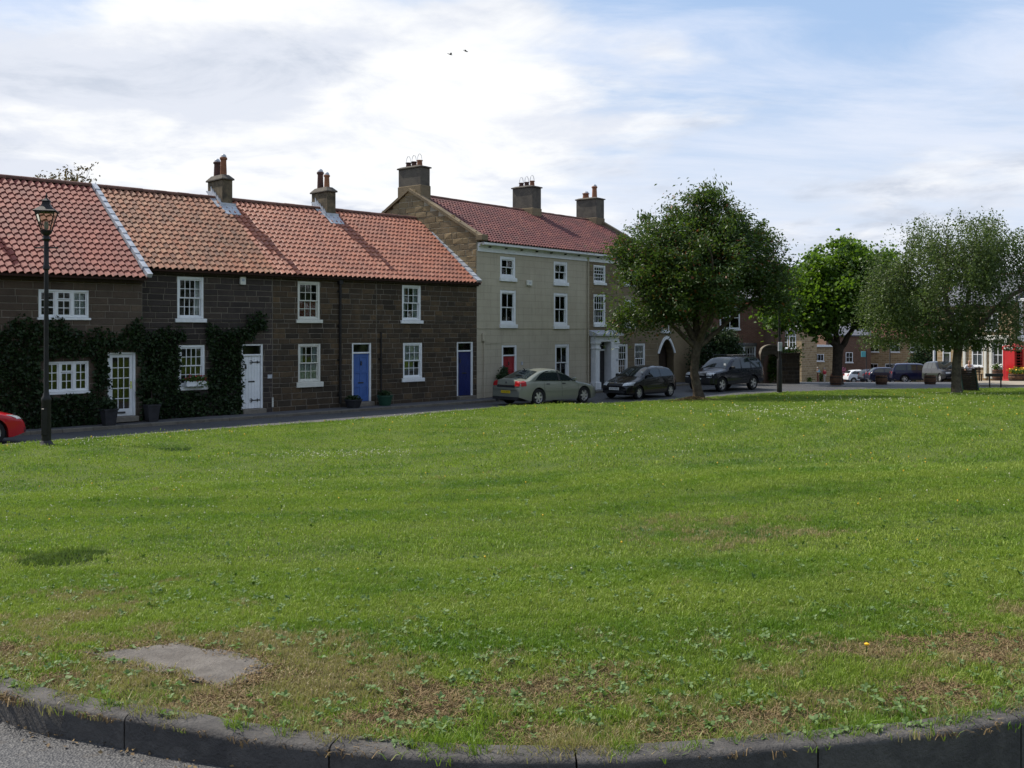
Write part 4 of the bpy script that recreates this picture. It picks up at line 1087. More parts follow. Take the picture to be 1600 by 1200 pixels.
    MB().box(.35, L-.35, -W*.40, W*.40, zb0-.02, zb0+.16).build('underbody', M['plastic'], root)
    for a in ax: MB().box(a-ra*.9, a+ra*.9, -W*.36, W*.36, zb0, rw+ra*.82).build('wheel_well', M['plastic'], root)
    if spec.get('extra'): spec['extra'](root, dict(side=side, onend=onend, screen=screen, Hw=Hw, topz=topz, endl=endl, zt=zt, L=L, W=W))
    if detail:
        for s in (-1, 1):
            lm = spec['mirror']; zz = belt(lm)+.09; y = Hw(lm, zz)
            mbm = MB().bbox(lm-.05, lm+.06, s*y+(0 if s > 0 else -.20), s*y+(.20 if s > 0 else 0), zz-.06, zz+.07, .025)
            mbm.build('door_mirror', M[spec.get('mirror_mat', paint)], root, smooth=True)
    return root
def text_mesh(name, cu, parent, loc, rot):
    tmp = bpy.data.objects.new('lettering', cu); COL.objects.link(tmp)
    me = bpy.data.meshes.new_from_object(tmp.evaluated_get(bpy.context.evaluated_depsgraph_get()))
    bpy.data.objects.remove(tmp); me.name = name
    if not me.materials: me.materials.append(cu.materials[0])
    return link(name, me, parent, loc, rot)
def plate(root, T, front, z, mat, text, h=.11, w=.52, y=0.0):
    l = T['endl'](y, z, front); d = -1 if front else 1
    p = MB().bbox(min(l+d*.012, l+d*.042), max(l+d*.012, l+d*.042), y-w/2, y+w/2, z-h/2, z+h/2, .004).build('number_plate', M[mat], root)
    cu = bpy.data.curves.new('plate_lettering', 'FONT'); cu.body = text; cu.size = .095; cu.align_x = 'CENTER'; cu.align_y = 'CENTER'; cu.materials.append(M['black'])
    text_mesh('plate_lettering', cu, p, (l+d*.0435, y, z), (R(90), 0, R(-90 if front else 90)))
hb = lambda z0, z1, L: (lambda l: z0+(z1-z0)*l/L)

def x_saloon(root, T):
    o = T['onend']; s = T['side']; L = T['L']
    o('tail_lamp', .50, .77, .79, .99, False, 'lamp_red', .010, 7, 5, True)
    s('tail_lamp', [(L-.30, .80, .98), (L-.08, .78, 1.0)], 'lamp_red', .012, nc=5)
    o('boot_recess', -.50, .50, .73, .80, False, 'plastic', .006, 6, 2)
    o('chrome_strip', -.50, .50, .80, .825, False, 'chrome', .012, 6, 1)
    o('bumper', -.80, .80, .64, .72, False, 'p_silver', .035, 10, 2)
    o('bumper', -.74, .74, .24, .36, False, 'plastic', .01, 10, 2)
    plate(root, T, False, .55, 'plate_y', 'VX53 WVV')
    l = T['endl'](0, .92, False)
    e = MB().lathe([(.045, 0), (.045, .012)], 20); e.v = [(l+.018+z, x, y+.92) for x, y, z in e.v]; em = e.build('emblem', M['chrome'], root)
    q = MB().lathe([(.034, .0), (.034, .014)], 20); q.v = [(l+.018+z, x, y+.92) for x, y, z in q.v]; q.build('emblem_field', M['plastic'], em)
    MB().tube([(l+.035, -.022, .945), (l+.035, .02, .94), (l+.035, -.02, .90), (l+.035, .024, .895)], .006, 5).build('emblem_figure', M['chrome'], em)
    s('waist_trim', [(1.15, .93, .945), (3.95, .985, 1.0)], 'chrome', .010, nc=20, nrow=1)
    s('rub_strip', [(1.35, .56, .60), (3.25, .56, .60)], 'p_silver', .018, nc=14, nrow=1)
    for l in (2.08, 3.0): s('door_handle', [(l, .83, .87), (l+.2, .835, .875)], 'plastic', .022, nc=4, nrow=1)
    for l in (1.30, 2.28, 3.30): s('door_gap', [(l, .34, .93), (l+.012, .34, .93)], 'plastic', .003, nc=2, nrow=5)
    s('window_pillar', [(2.34, .96, 1.36), (2.44, .97, 1.37)], 'plastic', .010, nc=3)
    o('headlamp', .45, .70, .62, .74, True, 'lamp_clear', .008, 6, 3, True); s('headlamp', [(.10, .64, .72), (.38, .68, .76)], 'lamp_clear', .012, nc=5)
    MB().tube([(3.55, 0, T['zt'](3.3)), (3.62, 0, T['zt'](3.3)+.05)], .02, 6).build('aerial', M['plastic'], root)
    b = MB().tube([(3.95, -.1, T['zt'](3.95)+.03), (3.95, .34, T['zt'](3.95)+.03)], .012, 6); b.build('wiper', M['plastic'], root)
    MB().tube([(L-.12, -.55, .22), (L+.04, -.55, .20)], .03, 8).build('exhaust', M['chrome'], root)
SALOON = dict(L=4.60, W=1.80, H=1.46, zb=.20, axles=(.93, 3.63), rw=.335, roofw=.70, ns=70, spokes=6, mirror=1.55, front=(.8, .24), rear=(.55, .16),
    belt=hb(.90, 1.0, 4.6), top=[(0, .54), (.03, .67), (.13, .75), (.45, .83), (.95, .91), (1.3, .97), (1.7, 1.18), (2.1, 1.37), (2.35, 1.44), (2.7, 1.46), (3.1, 1.44), (3.4, 1.385), (3.75, 1.25), (4.10, 1.09), (4.35, 1.045), (4.52, 1.035), (4.57, .95), (4.585, .75), (4.60, .52)],
    ws=(1.33, 2.18, .14, .27), rs=(3.42, 4.14, .28, .20), side=[[(1.52, .965, .97), (1.75, .965, 1.10), (2.1, .97, 1.29), (2.34, .975, 1.355)], [(2.44, .98, 1.365), (2.75, .985, 1.38), (3.10, .99, 1.35), (3.40, .995, 1.25), (3.62, 1.0, 1.12), (3.78, 1.005, 1.01)]], extra=x_saloon)
def x_hatch(root, T):
    o = T['onend']; s = T['side']
    o('headlamp', .42, .78, .60, .73, True, 'lamp_clear', .010, 7, 4, True, .03)
    o('grille_bar', -.36, .36, .70, .725, True, 'chrome', .014, 8, 1)
    o('grille', -.34, .34, .60, .69, True, 'plastic', .008, 8, 2)
    l = T['endl'](0, .70, True); e = MB().lathe([(.062, 0), (.062, .014)], 20); e.v = [(l-.026-z, x, y+.705) for x, y, z in e.v]; e.build('emblem', M['chrome'], root)
    o('air_intake', -.55, .55, .28, .38, True, 'plastic', .006, 8, 2)
    plate(root, T, True, .47, 'plate_w', 'RF54 MBO')
    s('rub_strip', [(1.3, .50, .535), (2.75, .50, .535)], 'plastic', .012, nc=12, nrow=1)
    s('door_handle', [(2.15, .80, .84), (2.36, .805, .845)], 'plastic', .02, nc=4, nrow=1)
    for l in (1.2, 2.5): s('door_gap', [(l, .34, .9), (l+.012, .34, .9)], 'plastic', .003, nc=2, nrow=5)
    s('waist_trim', [(2.5, .905, .92), (3.5, .945, .96)], 'plastic', .008, nc=10, nrow=1)
    MB().box(1.30, 1.306, -.60, -.50, T['zt'](1.3)+.012, T['zt'](1.3)+.09).build('tax_disc', M['white'], root)
    o('tail_lamp', .42, .62, .78, 1.08, False, 'lamp_red', .01, 4, 5, True)
    o('bumper', -.70, .70, .30, .5, False, 'plastic', .01, 8, 2)
HATCH = dict(L=3.82, W=1.65, H=1.44, zb=.20, axles=(.74, 3.23), rw=.29, roofw=.70, ns=60, spokes=6, mirror=1.42, mirror_mat='plastic', front=(.7, .24), rear=(.45, .13),
    belt=hb(.88, .96, 3.82), top=[(0, .50), (.03, .63), (.14, .72), (.40, .80), (.80, .91), (1.02, .98), (1.4, 1.18), (1.8, 1.37), (2.1, 1.42), (2.4, 1.44), (3.0, 1.41), (3.35, 1.35), (3.5, 1.27), (3.68, 1.02), (3.76, .85), (3.80, .65), (3.82, .5)],
    ws=(1.04, 1.86, .13, .25), rs=(3.42, 3.66, .25, .18), side=[[(1.32, .93, .94), (1.6, .935, 1.12), (1.9, .94, 1.29), (2.2, .945, 1.345), (2.42, .948, 1.355)], [(2.50, .95, 1.355), (2.8, .955, 1.35), (3.1, .965, 1.30), (3.32, .98, 1.17), (3.44, 1.0, 1.04)]], extra=x_hatch)
def x_suv(root, T):
    o = T['onend']; s = T['side']
    o('headlamp', .50, .84, .82, .95, True, 'lamp_clear', .010, 6, 3, True)
    o('grille', -.48, .48, .80, .96, True, 'plastic', .008, 8, 3)
    for z in (.82, .875, .93): o('grille_bar', -.46, .46, z, z+.022, True, 'alloy', .016, 8, 1)
    o('bumper', -.86, .86, .42, .70, True, 'plastic', .03, 12, 3)
    o('indicator', .56, .80, .71, .76, True, 'lamp_clear', .012, 4, 1, True)
    plate(root, T, True, .62, 'plate_w', 'YE53 LUJ', w=.50); 
    s('sill_trim', [(1.2, .40, .52), (2.95, .40, .52)], 'plastic', .016, nc=14, nrow=2)
    for l in (1.45, 2.42, 3.20): s('door_gap', [(l, .5, 1.05), (l+.014, .5, 1.05)], 'plastic', .003, nc=2, nrow=5)
    for l in (2.15, 3.0): s('door_handle', [(l, .98, 1.02), (l+.2, .98, 1.02)], 'plastic', .02, nc=4, nrow=1)
    for sg in (-1, 1):
        y = sg*.58; MB().tube([(1.95, y, 1.69), (2.1, y, 1.765), (3.7, y, 1.755), (3.95, y, 1.68)], .018, 6).build('roof_rail', M['plastic'], root)
    for l in (2.4, 3.1): MB().tube([(l, -.58, 1.755), (l, .58, 1.755)], .02, 6).build('roof_bar', M['plastic'], root)
    MB().box(1.38, 1.386, -.66, -.54, T['zt'](1.38)+.012, T['zt'](1.38)+.11).build('tax_disc', M['white'], root)
    s('arch_trim', [(.40, .42, .80), (.43, .42, .80)], 'plastic', .02, nc=2)
SUV = dict(L=4.38, W=1.80, H=1.71, zb=.36, axles=(.82, 3.38), rw=.36, roofw=.76, ns=64, spokes=5, mirror=1.62, mirror_mat='plastic', front=(.6, .15), rear=(.35, .08),
    belt=hb(1.06, 1.12, 4.38), top=[(0, .66), (.025, .85), (.10, .97), (.30, 1.02), (.9, 1.09), (1.22, 1.14), (1.55, 1.40), (1.85, 1.60), (2.05, 1.67), (2.4, 1.70), (3.2, 1.71), (3.9, 1.69), (4.12, 1.62), (4.26, 1.30), (4.33, 1.1), (4.36, .9), (4.38, .6)],
    ws=(1.25, 1.92, .11, .20), rs=(4.13, 4.26, .2, .17), side=[[(1.55, 1.12, 1.13), (1.75, 1.12, 1.36), (2.0, 1.12, 1.56), (2.36, 1.12, 1.59)], [(2.46, 1.12, 1.595), (3.16, 1.125, 1.595)], [(3.26, 1.13, 1.59), (3.85, 1.14, 1.58), (4.0, 1.145, 1.50), (4.12, 1.15, 1.2)]], extra=x_suv)
def x_simple(root, T):
    o = T['onend']; s = T['side']
    o('headlamp', .42, .76, .62, .74, True, 'lamp_clear', .010, 5, 3, True)
    o('tail_lamp', .42, .64, .75, .95, False, 'lamp_red', .010, 4, 3, True)
    o('bumper', -.7, .7, .26, .38, True, 'plastic', .008, 8, 2)
    s('sill_trim', [(1.15, .24, .32), (2.9, .24, .32)], 'plastic', .010, nc=8, nrow=1)
    s('door_gap', [(2.3, .34, .9), (2.315, .34, .9)], 'plastic', .003, nc=2, nrow=4)
SMALL = dict(HATCH, ns=40, extra=x_simple, mirror_mat='p_white')
ESTATE = dict(SALOON, L=4.4, ns=44, axles=(.85, 3.45), extra=x_simple, spokes=5, top=[(0, .50), (.03, .63), (.15, .70), (.45, .78), (.95, .89), (1.3, .97), (1.7, 1.18), (2.1, 1.37), (2.35, 1.43), (2.7, 1.46), (3.4, 1.45), (3.75, 1.40), (4.0, 1.25), (4.22, 1.02), (4.34, .9), (4.38, .7), (4.40, .52)], rs=(3.82, 4.14, .28, .2),
    side=[[(1.52, .965, .97), (1.75, .965, 1.10), (2.1, .97, 1.29), (2.34, .975, 1.355)], [(2.44, .98, 1.365), (3.0, .985, 1.38)], [(3.08, .99, 1.38), (3.5, 1.0, 1.35), (3.85, 1.01, 1.2), (3.98, 1.02, 1.05)]])
MPV = dict(SUV, ns=44, zb=.22, rw=.32, H=1.62, extra=x_simple, top=[(x, z-.08) for x, z in SUV['top']], belt=hb(.98, 1.05, 4.38), side=[[(l, a-.08, b-.08) for l, a, b in p] for p in SUV['side']])
def put(label, spec, paint, X, Y, ang, **kw):
    """ang: compass direction of the nose in degrees from +x; X,Y: middle of the car"""
    h = R(ang)+math.pi; L = spec['L']
    x, y = X+math.cos(R(ang))*L/2, Y+math.sin(R(ang))*L/2
    ca = [tz(X+math.cos(R(ang))*k, Y+math.sin(R(ang))*k) for k in (-1.3, 1.3)]
    o = car(label, spec, paint, (x, y, tz(x, y)), h, **kw)
    pitch = math.atan2(ca[1]-ca[0], 2.6)
    o.rotation_euler = (0, pitch, h); o.location.z = (ca[0]+ca[1])/2+pitch*L/2
    return o
GP = 'cars parked along the lane'
put('silver-green hatchback with red tail lamps parked outside the red door', SALOON, 'p_silver', 1.40, 40.9, 44, group=GP)
put('small black hatchback with clear headlamps parked before the pillared porch', HATCH, 'p_black', 5.75, 44.75, 180+48, group=GP)
put('dark blue-black off-roader with roof rails parked behind the tree trunk', SUV, 'p_suv', 10.75, 50.1, 180+41, group=GP)
RED = dict(HATCH, L=4.25, W=1.76, H=1.42, rw=.325, axles=(.86, 3.42), spokes=5, ns=60, extra=lambda root, T: (T['onend']('headlamp', .50, .80, .62, .74, True, 'lamp_clear', .010, 7, 4, True, .03), T['onend']('air_intake', .45, .70, .30, .42, True, 'plastic', .008, 5, 2, True), T['onend']('grille', -.3, .3, .35, .68, True, 'plastic', .01, 6, 4), T['side']('door_gap', [(1.3, .34, .9), (1.312, .34, .9)], 'plastic', .003, nc=2, nrow=5)))
put('bright red hatchback cut by the left edge, by the lamp post', RED, 'p_red', -14.55, 24.6, 44.5, group=GP)
GS = 'cars parked in the far square'
kw = dict(group=GS, detail=False)
put('small white hatchback half hidden by the bright green tree trunk', SMALL, 'p_white', 37.6, 115, 8, **kw)
put('white hatchback just beyond the bright green tree trunk', SMALL, 'p_white', 38.5, 109, 4, **kw)
put('dark grey hatchback between the white car and the navy estate', SMALL, 'p_grey', 38.0, 103.0, 6, **kw)
put('navy estate car in the far square, seen side on', ESTATE, 'p_navy', 35.9, 94, -4, **kw)
put('tall blue people carrier beside the black one', MPV, 'p_blue', 34.4, 84, -14, **kw)
put('blackish people carrier facing the green beside the birch', MPV, 'p_black', 33.1, 76.0, -91, **kw)

# ------------------------------------------------------------------ street lamps
LX, LY = -10.52, 22.41; LZ = gz(LX, LY)-.02
lamp = thing('street_lamp', 'tall black Victorian lantern post standing alone at the lane edge', 'street lamp', (LX, LY, LZ)); lamp.scale = (.93,)*3
cb = MB().lathe([(.19, -.1), (.19, .06), (.15, .10), (.130, .14), (.108, .17), (.105, 1.10), (.115, 1.14), (.115, 1.19), (.085, 1.24), (.058, 1.34), (.054, 2.6), (.050, 4.3), (.08, 4.33), (.08, 4.40), (.06, 4.44), (.055, 5.0), (.10, 5.06), (.06, 5.14), (.12, 5.20), (.13, 5.24)], 18)
cb.bbox(-.07, .07, -.125, -.095, .3, .95, .01)
col = cb.build('column', M['iron'], lamp, smooth=True, angle=35)
MB().tube([(-.26, 0, 4.85), (.26, 0, 4.85)], .018, 8).lathe([(.03, -.02), (.03, .02)], 8, (-.26, 0, 4.85)).lathe([(.03, -.02), (.03, .02)], 8, (.26, 0, 4.85)).build('ladder_bar', M['iron'], lamp)
r0, r1, z0, z1 = .145, .31, 5.26, 5.72
fb = MB()
for k in range(4):
    a = math.pi/4+k*math.pi/2+.25; b = a+math.pi/2
    p0, p1 = (r0*math.cos(a), r0*math.sin(a)), (r1*math.cos(a), r1*math.sin(a)); q0, q1 = (r0*math.cos(b), r0*math.sin(b)), (r1*math.cos(b), r1*math.sin(b))
    fb.tube([(*p0, z0), (*p1, z1)], .014, 6); fb.tube([(*p0, z0), (*q0, z0)], .016, 6); fb.tube([(*p1, z1), (*q1, z1)], .018, 6)
    m0, m1 = ((p0[0]+q0[0])/2, (p0[1]+q0[1])/2), ((p1[0]+q1[0])/2, (p1[1]+q1[1])/2); 
lh = fb.build('lantern_frame', M['iron'], lamp)
M['lampglass'] = glass_mat('lamp_glass', (.86, .84, .78), 1.5, 2.2)
for k in range(4):
    a = math.pi/4+k*math.pi/2+.25; b = a+math.pi/2; i = .985
    MB().add([(r0*i*math.cos(a), r0*i*math.sin(a), z0+.01), (r0*i*math.cos(b), r0*i*math.sin(b), z0+.01), (r1*i*math.cos(b), r1*i*math.sin(b), z1-.01), (r1*i*math.cos(a), r1*i*math.sin(a), z1-.01)], [(0, 1, 2, 3)]).build('pane', M['lampglass'], lh)
lr_ = MB().lathe([(r1*1.16, z1-.01), (r1*1.18, z1+.015), (r1*.98, z1+.05), (r1*.58, z1+.12), (r1*.40, z1+.18), (r1*.36, z1+.24), (r1*.44, z1+.25), (r1*.42, z1+.27), (r1*.22, z1+.31), (.02, z1+.35), (.035, z1+.38), (.02, z1+.41), (.004, z1+.47)], 4, rot=math.pi/4+.25).build('lantern_roof', M['iron'], lamp)
MB().lathe([(.03, 0), (.05, .05), (.05, .16), (.03, .2)], 10, (0, 0, z0+.03)).build('bulb_holder', M['cream'], lh)
MB().bbox(-.05, .05, -.135, -.12, 1.55, 1.68, .004).build('plate', M['cream'], col) if False else None

PX, PY = 12.49, 46.33; PZ = gz(PX, PY)-.02
pole = thing('street_lamp', 'plain black lamp column with a grey box, rising into the dark tree', 'street lamp', (PX, PY, PZ))
MB().lathe([(.16, -.1), (.16, .05), (.12, .09), (.115, 1.55), (.085, 1.62), (.062, 1.72), (.055, 4.2), (.05, 5.0)], 16).build('column', M['iron'], pole, smooth=True, angle=35)
MB().bbox(-.09, .09, -.17, -.055, 2.0, 2.42, .012).build('meter_box', M['lead'], pole)
MB().lathe([(.06, 5.0), (.14, 5.06), (.26, 5.5), (.28, 5.52), (.12, 5.68), (.03, 5.8), (.01, 5.9)], 6).build('lantern', M['iron'], pole)

# ------------------------------------------------------------------ foliage
def leaf_quads(C, size, rng, droop=0.0, aspect=.55, up=.35, dirs=None):
    """diamond leaves folded along the midrib at centres C (n,3)"""
    n = len(C); s = size*(.65+.7*rng.random(n))
    d = rng.normal(size=(n, 3)); d[:, 2] = d[:, 2]*.6-droop
    if dirs is not None: d = d*.55+dirs
    d = d; d /= np.linalg.norm(d, axis=1)[:, None]
    k = rng.normal(size=(n, 3)); k[:, 2] += up*2; a = np.cross(d, k); a /= np.linalg.norm(a, axis=1)[:, None]+1e-9
    nr_ = np.cross(a, d)
    h = s[:, None]*.5; w_ = (s*aspect*.5)[:, None]
    base = C-d*h; tip = C+d*h; m1 = C+a*w_+nr_*w_*.35; m2 = C-a*w_+nr_*w_*.35
    V = np.stack([base, m1, tip, m2], 1).reshape(-1, 3)
    i = np.arange(n)*4
    F = np.concatenate([np.stack([i, i+1, i+2], -1), np.stack([i, i+2, i+3], -1)])
    return V, F
def ell_points(n, ells, rng, shell=.45):
    """points through a union of ellipsoids, thicker towards the outside"""
    vol = np.array([e[1][0]*e[1][1]*e[1][2] for e in ells]); out = []
    for e, k in zip(ells, rng.multinomial(n, vol/vol.sum())):
        d = rng.normal(size=(k, 3)); d /= np.linalg.norm(d, axis=1)[:, None]
        r = (shell+(1-shell)*rng.random(k)**.7)*(.84+.34*rng.random(k)**2); out.append(np.array(e[0])+d*r[:, None]*np.array(e[1]))
    return np.concatenate(out)
def tree(name, label, loc, ells, trunk, limbs, leafm, barkm, nclump, nleaf, lsize, crad, seed, droop=0.0, hang=0.0, group=None, category='tree', twigs=True, aspect=.55, shell=.45, split=True, lift=None, gaps=.75, cull=.34, bulge=.30):
    """tapering trunk and limbs that reach into the crown, twigs to every clump, leaves round the twig ends"""
    rng = np.random.default_rng(seed); rr_ = random.Random(seed)
    root = thing(name, label, category, loc, 0, group)
    tb = MB(); nodes = []
    tp = [Vector(p[:3]) for p in trunk]; tb.tube(tp, [p[3] for p in trunk], 12)
    for p in trunk[len(trunk)//2:]: nodes.append((Vector(p[:3]), p[3]))
    lb = MB()
    for L in limbs:
        P = [Vector(p[:3]) for p in L]; fine = []; rad = []
        for a, b, ra, rb_ in zip(P, P[1:], [p[3] for p in L], [p[3] for p in L[1:]]):
            for q in range(4):
                f = q/4; fine.append(a.lerp(b, f)+Vector((rr_.uniform(-1, 1), rr_.uniform(-1, 1), rr_.uniform(-1, 1)))*ra*.35*(1 if fine else 0)); rad.append(ra+(rb_-ra)*f)
        fine.append(P[-1]); rad.append(L[-1][3]); lb.tube(fine, rad, 8)
        for p, r in list(zip(fine, rad))[2:]: nodes.append((p, r))
    C = ell_points(int(nclump*1.5), ells, rng, shell)
    if gaps:      # hollows and tufts: boughs bulge out, sky and shade show between them
        nz = np.array([noise.noise(Vector((c*gaps).tolist())+Vector((seed*3.7, 1.3, seed))) for c in C]); mid = np.average(C, axis=0)
        keep = nz > np.quantile(nz, cull); C, nz = C[keep], nz[keep]; C = mid+(C-mid)*(1+bulge*nz)[:, None]
    C = C[:nclump]
    NP = np.array([tuple(p) for p, _ in nodes]); tw = MB()
    order = np.argsort(np.linalg.norm(C-NP.mean(0), axis=1))
    allp = [tuple(p) for p, _ in nodes]; allr = [r for _, r in nodes]; arr = np.array(allp)
    if twigs:
        for q, ci in enumerate(order):
            c = C[ci]; dd = np.linalg.norm(arr-c, axis=1)+np.maximum(0, arr[:, 2]-c[2]+.2)*.8
            k = int(np.argmin(dd)); a = Vector(arr[k]); b = Vector(c); m = a.lerp(b, .5)+Vector((rr_.uniform(-.12, .12), rr_.uniform(-.12, .12), .12*(b-a).length))
            r = min(allr[k]*.6, .045); tw.tube([a, m, b], [r, r*.7, max(.006, r*.35)], 5)
            if q % 2 == 0: arr = np.vstack([arr, np.array([tuple(m), tuple(c)])]); allr += [r*.7, max(.008, r*.4)]
    tr = tb.build('trunk', M[barkm], root, smooth=True, angle=60)
    lb.build('limb', M[barkm], root, smooth=True, angle=60)
    if tw.v: tw.build('twigs', M[barkm], root, kind='stuff')
    per = np.maximum(4, rng.poisson(nleaf, len(C))); idx = np.repeat(np.arange(len(C)), per)
    dv = rng.normal(size=(len(idx), 3))*np.array([1, 1, .7])*crad*(.45+.9*rng.random(len(C))**1.5)[idx][:, None]
    if hang:   # weeping: leaves strung below each twig end
        t = rng.random(len(idx)); dv = rng.normal(size=(len(idx), 3))*.055; sid = rng.integers(0, 6, len(idx)); so_ = rng.normal(size=(len(C), 6, 2))*crad*1.0
        dv[:, 0] += so_[idx, sid, 0]*(.5+.5*t); dv[:, 1] += so_[idx, sid, 1]*(.5+.5*t); dv[:, 2] -= t*hang*(.5+rng.random(len(C)))[idx]
    P = C[idx]+dv
    if lift is not None: P[:, 2] = np.maximum(P[:, 2], lift+.5*rng.random(len(P)))
    cdir = C-np.average(C, axis=0)*np.array([1, 1, .8]); cdir /= np.linalg.norm(cdir, axis=1)[:, None]+1e-9; cdir = cdir*.6+rng.normal(size=C.shape)*.55
    V, F = leaf_quads(P, lsize, rng, droop, aspect, dirs=cdir[idx] if not hang else None)
    link('crown', np_mesh('crown', V, F, M[leafm]), root, kind='stuff')
    return root
M['leaf_rowan'] = leaf_mat('rowan_leaf', (.032, .066, .014), (.062, .100, .024), (.09, .155, .018), .32, .5, (.20, .045, .012))
M['leaf_syc'] = leaf_mat('maple_leaf', (.042, .090, .010), (.080, .145, .020), (.13, .24, .015), .40, .45)
M['leaf_birch'] = leaf_mat('birch_leaf', (.046, .078, .020), (.085, .120, .036), (.12, .18, .04), .38, .5)
M['leaf_brown'] = leaf_mat('sparse_brown_leaf', (.07, .065, .025), (.11, .085, .04), (.12, .1, .04), .3, .6)
M['leaf_ivy'] = leaf_mat('ivy_leaf', (.008, .022, .006), (.022, .045, .010), (.03, .06, .01), .2, .6)
M['leaf_dark'] = leaf_mat('evergreen_leaf', (.014, .034, .010), (.030, .055, .016), (.03, .06, .01), .2, .7)
M['leaf_yel'] = leaf_mat('yellow_green_leaf', (.12, .15, .012), (.20, .20, .02), (.3, .32, .03), .35, .5)
M['leaf_mid'] = leaf_mat('shrub_leaf', (.040, .085, .014), (.075, .125, .022), (.12, .22, .02), .35, .5)

T1 = (7.72, 41.61, gz(7.72, 41.61)-.03)
tree('rowan_tree', 'large dark rowan with a leaning trunk between the black hatchback and the off-roader', T1,
     [((0, 0, 5.3), (3.35, 3.2, 1.9)), ((-.1, 0, 6.8), (2.4, 2.3, 1.6)), ((.0, 0, 7.95), (1.35, 1.2, .75)), ((-2.7, -.2, 5.9), (1.05, 1.1, .95)), ((-2.9, 0, 4.6), (.95, 1.2, .95)), ((-1.2, 0, 7.6), (.8, .8, .6)), ((1.2, 0, 7.4), (1.0, .9, .7)), ((3.1, .2, 4.7), (1.05, 1.3, 1.3)), ((2.4, 0, 6.6), (.9, 1.0, .7)), ((-1.9, 0, 3.7), (1.6, 1.5, .85)), ((1.8, .2, 3.5), (1.6, 1.5, .85)), ((0, .2, 3.05), (1.5, 1.6, .75)), ((1.2, .3, 4.1), (1.9, 1.5, 1.0)), ((-1.2, .3, 4.3), (1.8, 1.5, 1.0)), ((2.9, .2, 3.9), (1.0, 1.2, .9))],
     [(.16, 0, -.25, .40), (.14, 0, .05, .28), (.07, 0, .4, .205), (-.08, 0, 1.2, .175), (-.02, 0, 1.9, .18), (.06, 0, 2.5, .20)],
     [[(.06, 0, 2.4, .17), (.5, -.2, 3.3, .14), (1.0, -.3, 4.4, .11), (1.6, -.3, 5.6, .06), (1.9, -.2, 6.6, .03)], [(.02, 0, 2.3, .17), (-.45, .1, 3.2, .14), (-.9, .2, 4.3, .10), (-1.6, .1, 5.3, .07), (-2.5, 0, 6.1, .03)],
      [(.05, 0, 2.4, .17), (.05, .4, 3.6, .14), (-.1, .5, 5.0, .11), (0, .2, 6.4, .07), (.1, 0, 7.7, .03)], [(.05, 0, 2.2, .13), (.9, .3, 2.9, .10), (1.9, .4, 3.7, .07), (2.9, .3, 4.8, .03)], [(.0, 0, 2.2, .12), (-.8, -.4, 2.9, .09), (-1.7, -.5, 3.8, .06), (-2.6, -.4, 4.6, .03)], [(.05, 0, 2.4, .12), (.3, -.9, 3.4, .09), (.4, -1.8, 4.8, .06), (.2, -2.2, 6.0, .03)]],
     'leaf_rowan', 'bark_m', 860, 112, .145, .33, 3, droop=.15, aspect=.42, shell=.32, cull=.17, bulge=.36)
SX, SY = 18.35, 55.9; SZ = tz(SX, SY)
tree('maple_tree', 'bright green maple on the far verge behind the plain lamp column', (SX, SY, SZ-.1),
     [((-.2, 0, 4.9), (3.2, 2.9, 1.9)), ((.4, 0, 6.5), (2.5, 2.4, 1.5)), ((.8, 0, 7.5), (.8, .7, .9)), ((.5, 0, 7.5), (1.1, .9, .6)), ((-1.2, -.5, 4.0), (1.9, 1.6, 1.1)), ((-2.7, -.2, 4.0), (1.3, 1.6, 1.1)), ((2.6, 0, 5.0), (1.9, 1.7, 1.9)), ((-1.7, 0, 6.3), (1.1, 1.2, .9))],
     [(.05, 0, -.2, .48), (0, 0, .1, .34), (-.03, 0, .8, .27), (0, 0, 1.7, .27), (.05, 0, 2.3, .30)],
     [[(-.05, 0, 2.1, .19), (-.7, -.1, 2.9, .15), (-1.4, 0, 3.9, .10), (-2.2, 0, 5.2, .04)], [(.1, 0, 2.1, .19), (.8, .1, 3.0, .14), (1.4, 0, 4.2, .09), (2.2, 0, 5.4, .04)], [(0, 0, 2.2, .18), (0, .3, 3.8, .14), (.2, .1, 5.6, .09), (.6, 0, 7.8, .03)]],
     'leaf_syc', 'bark_d', 560, 66, .20, .38, 5, droop=.1, aspect=.85, shell=.5, cull=.24)
BX, BY = 19.55, 43.66; BZ = gz(BX, BY)-.03
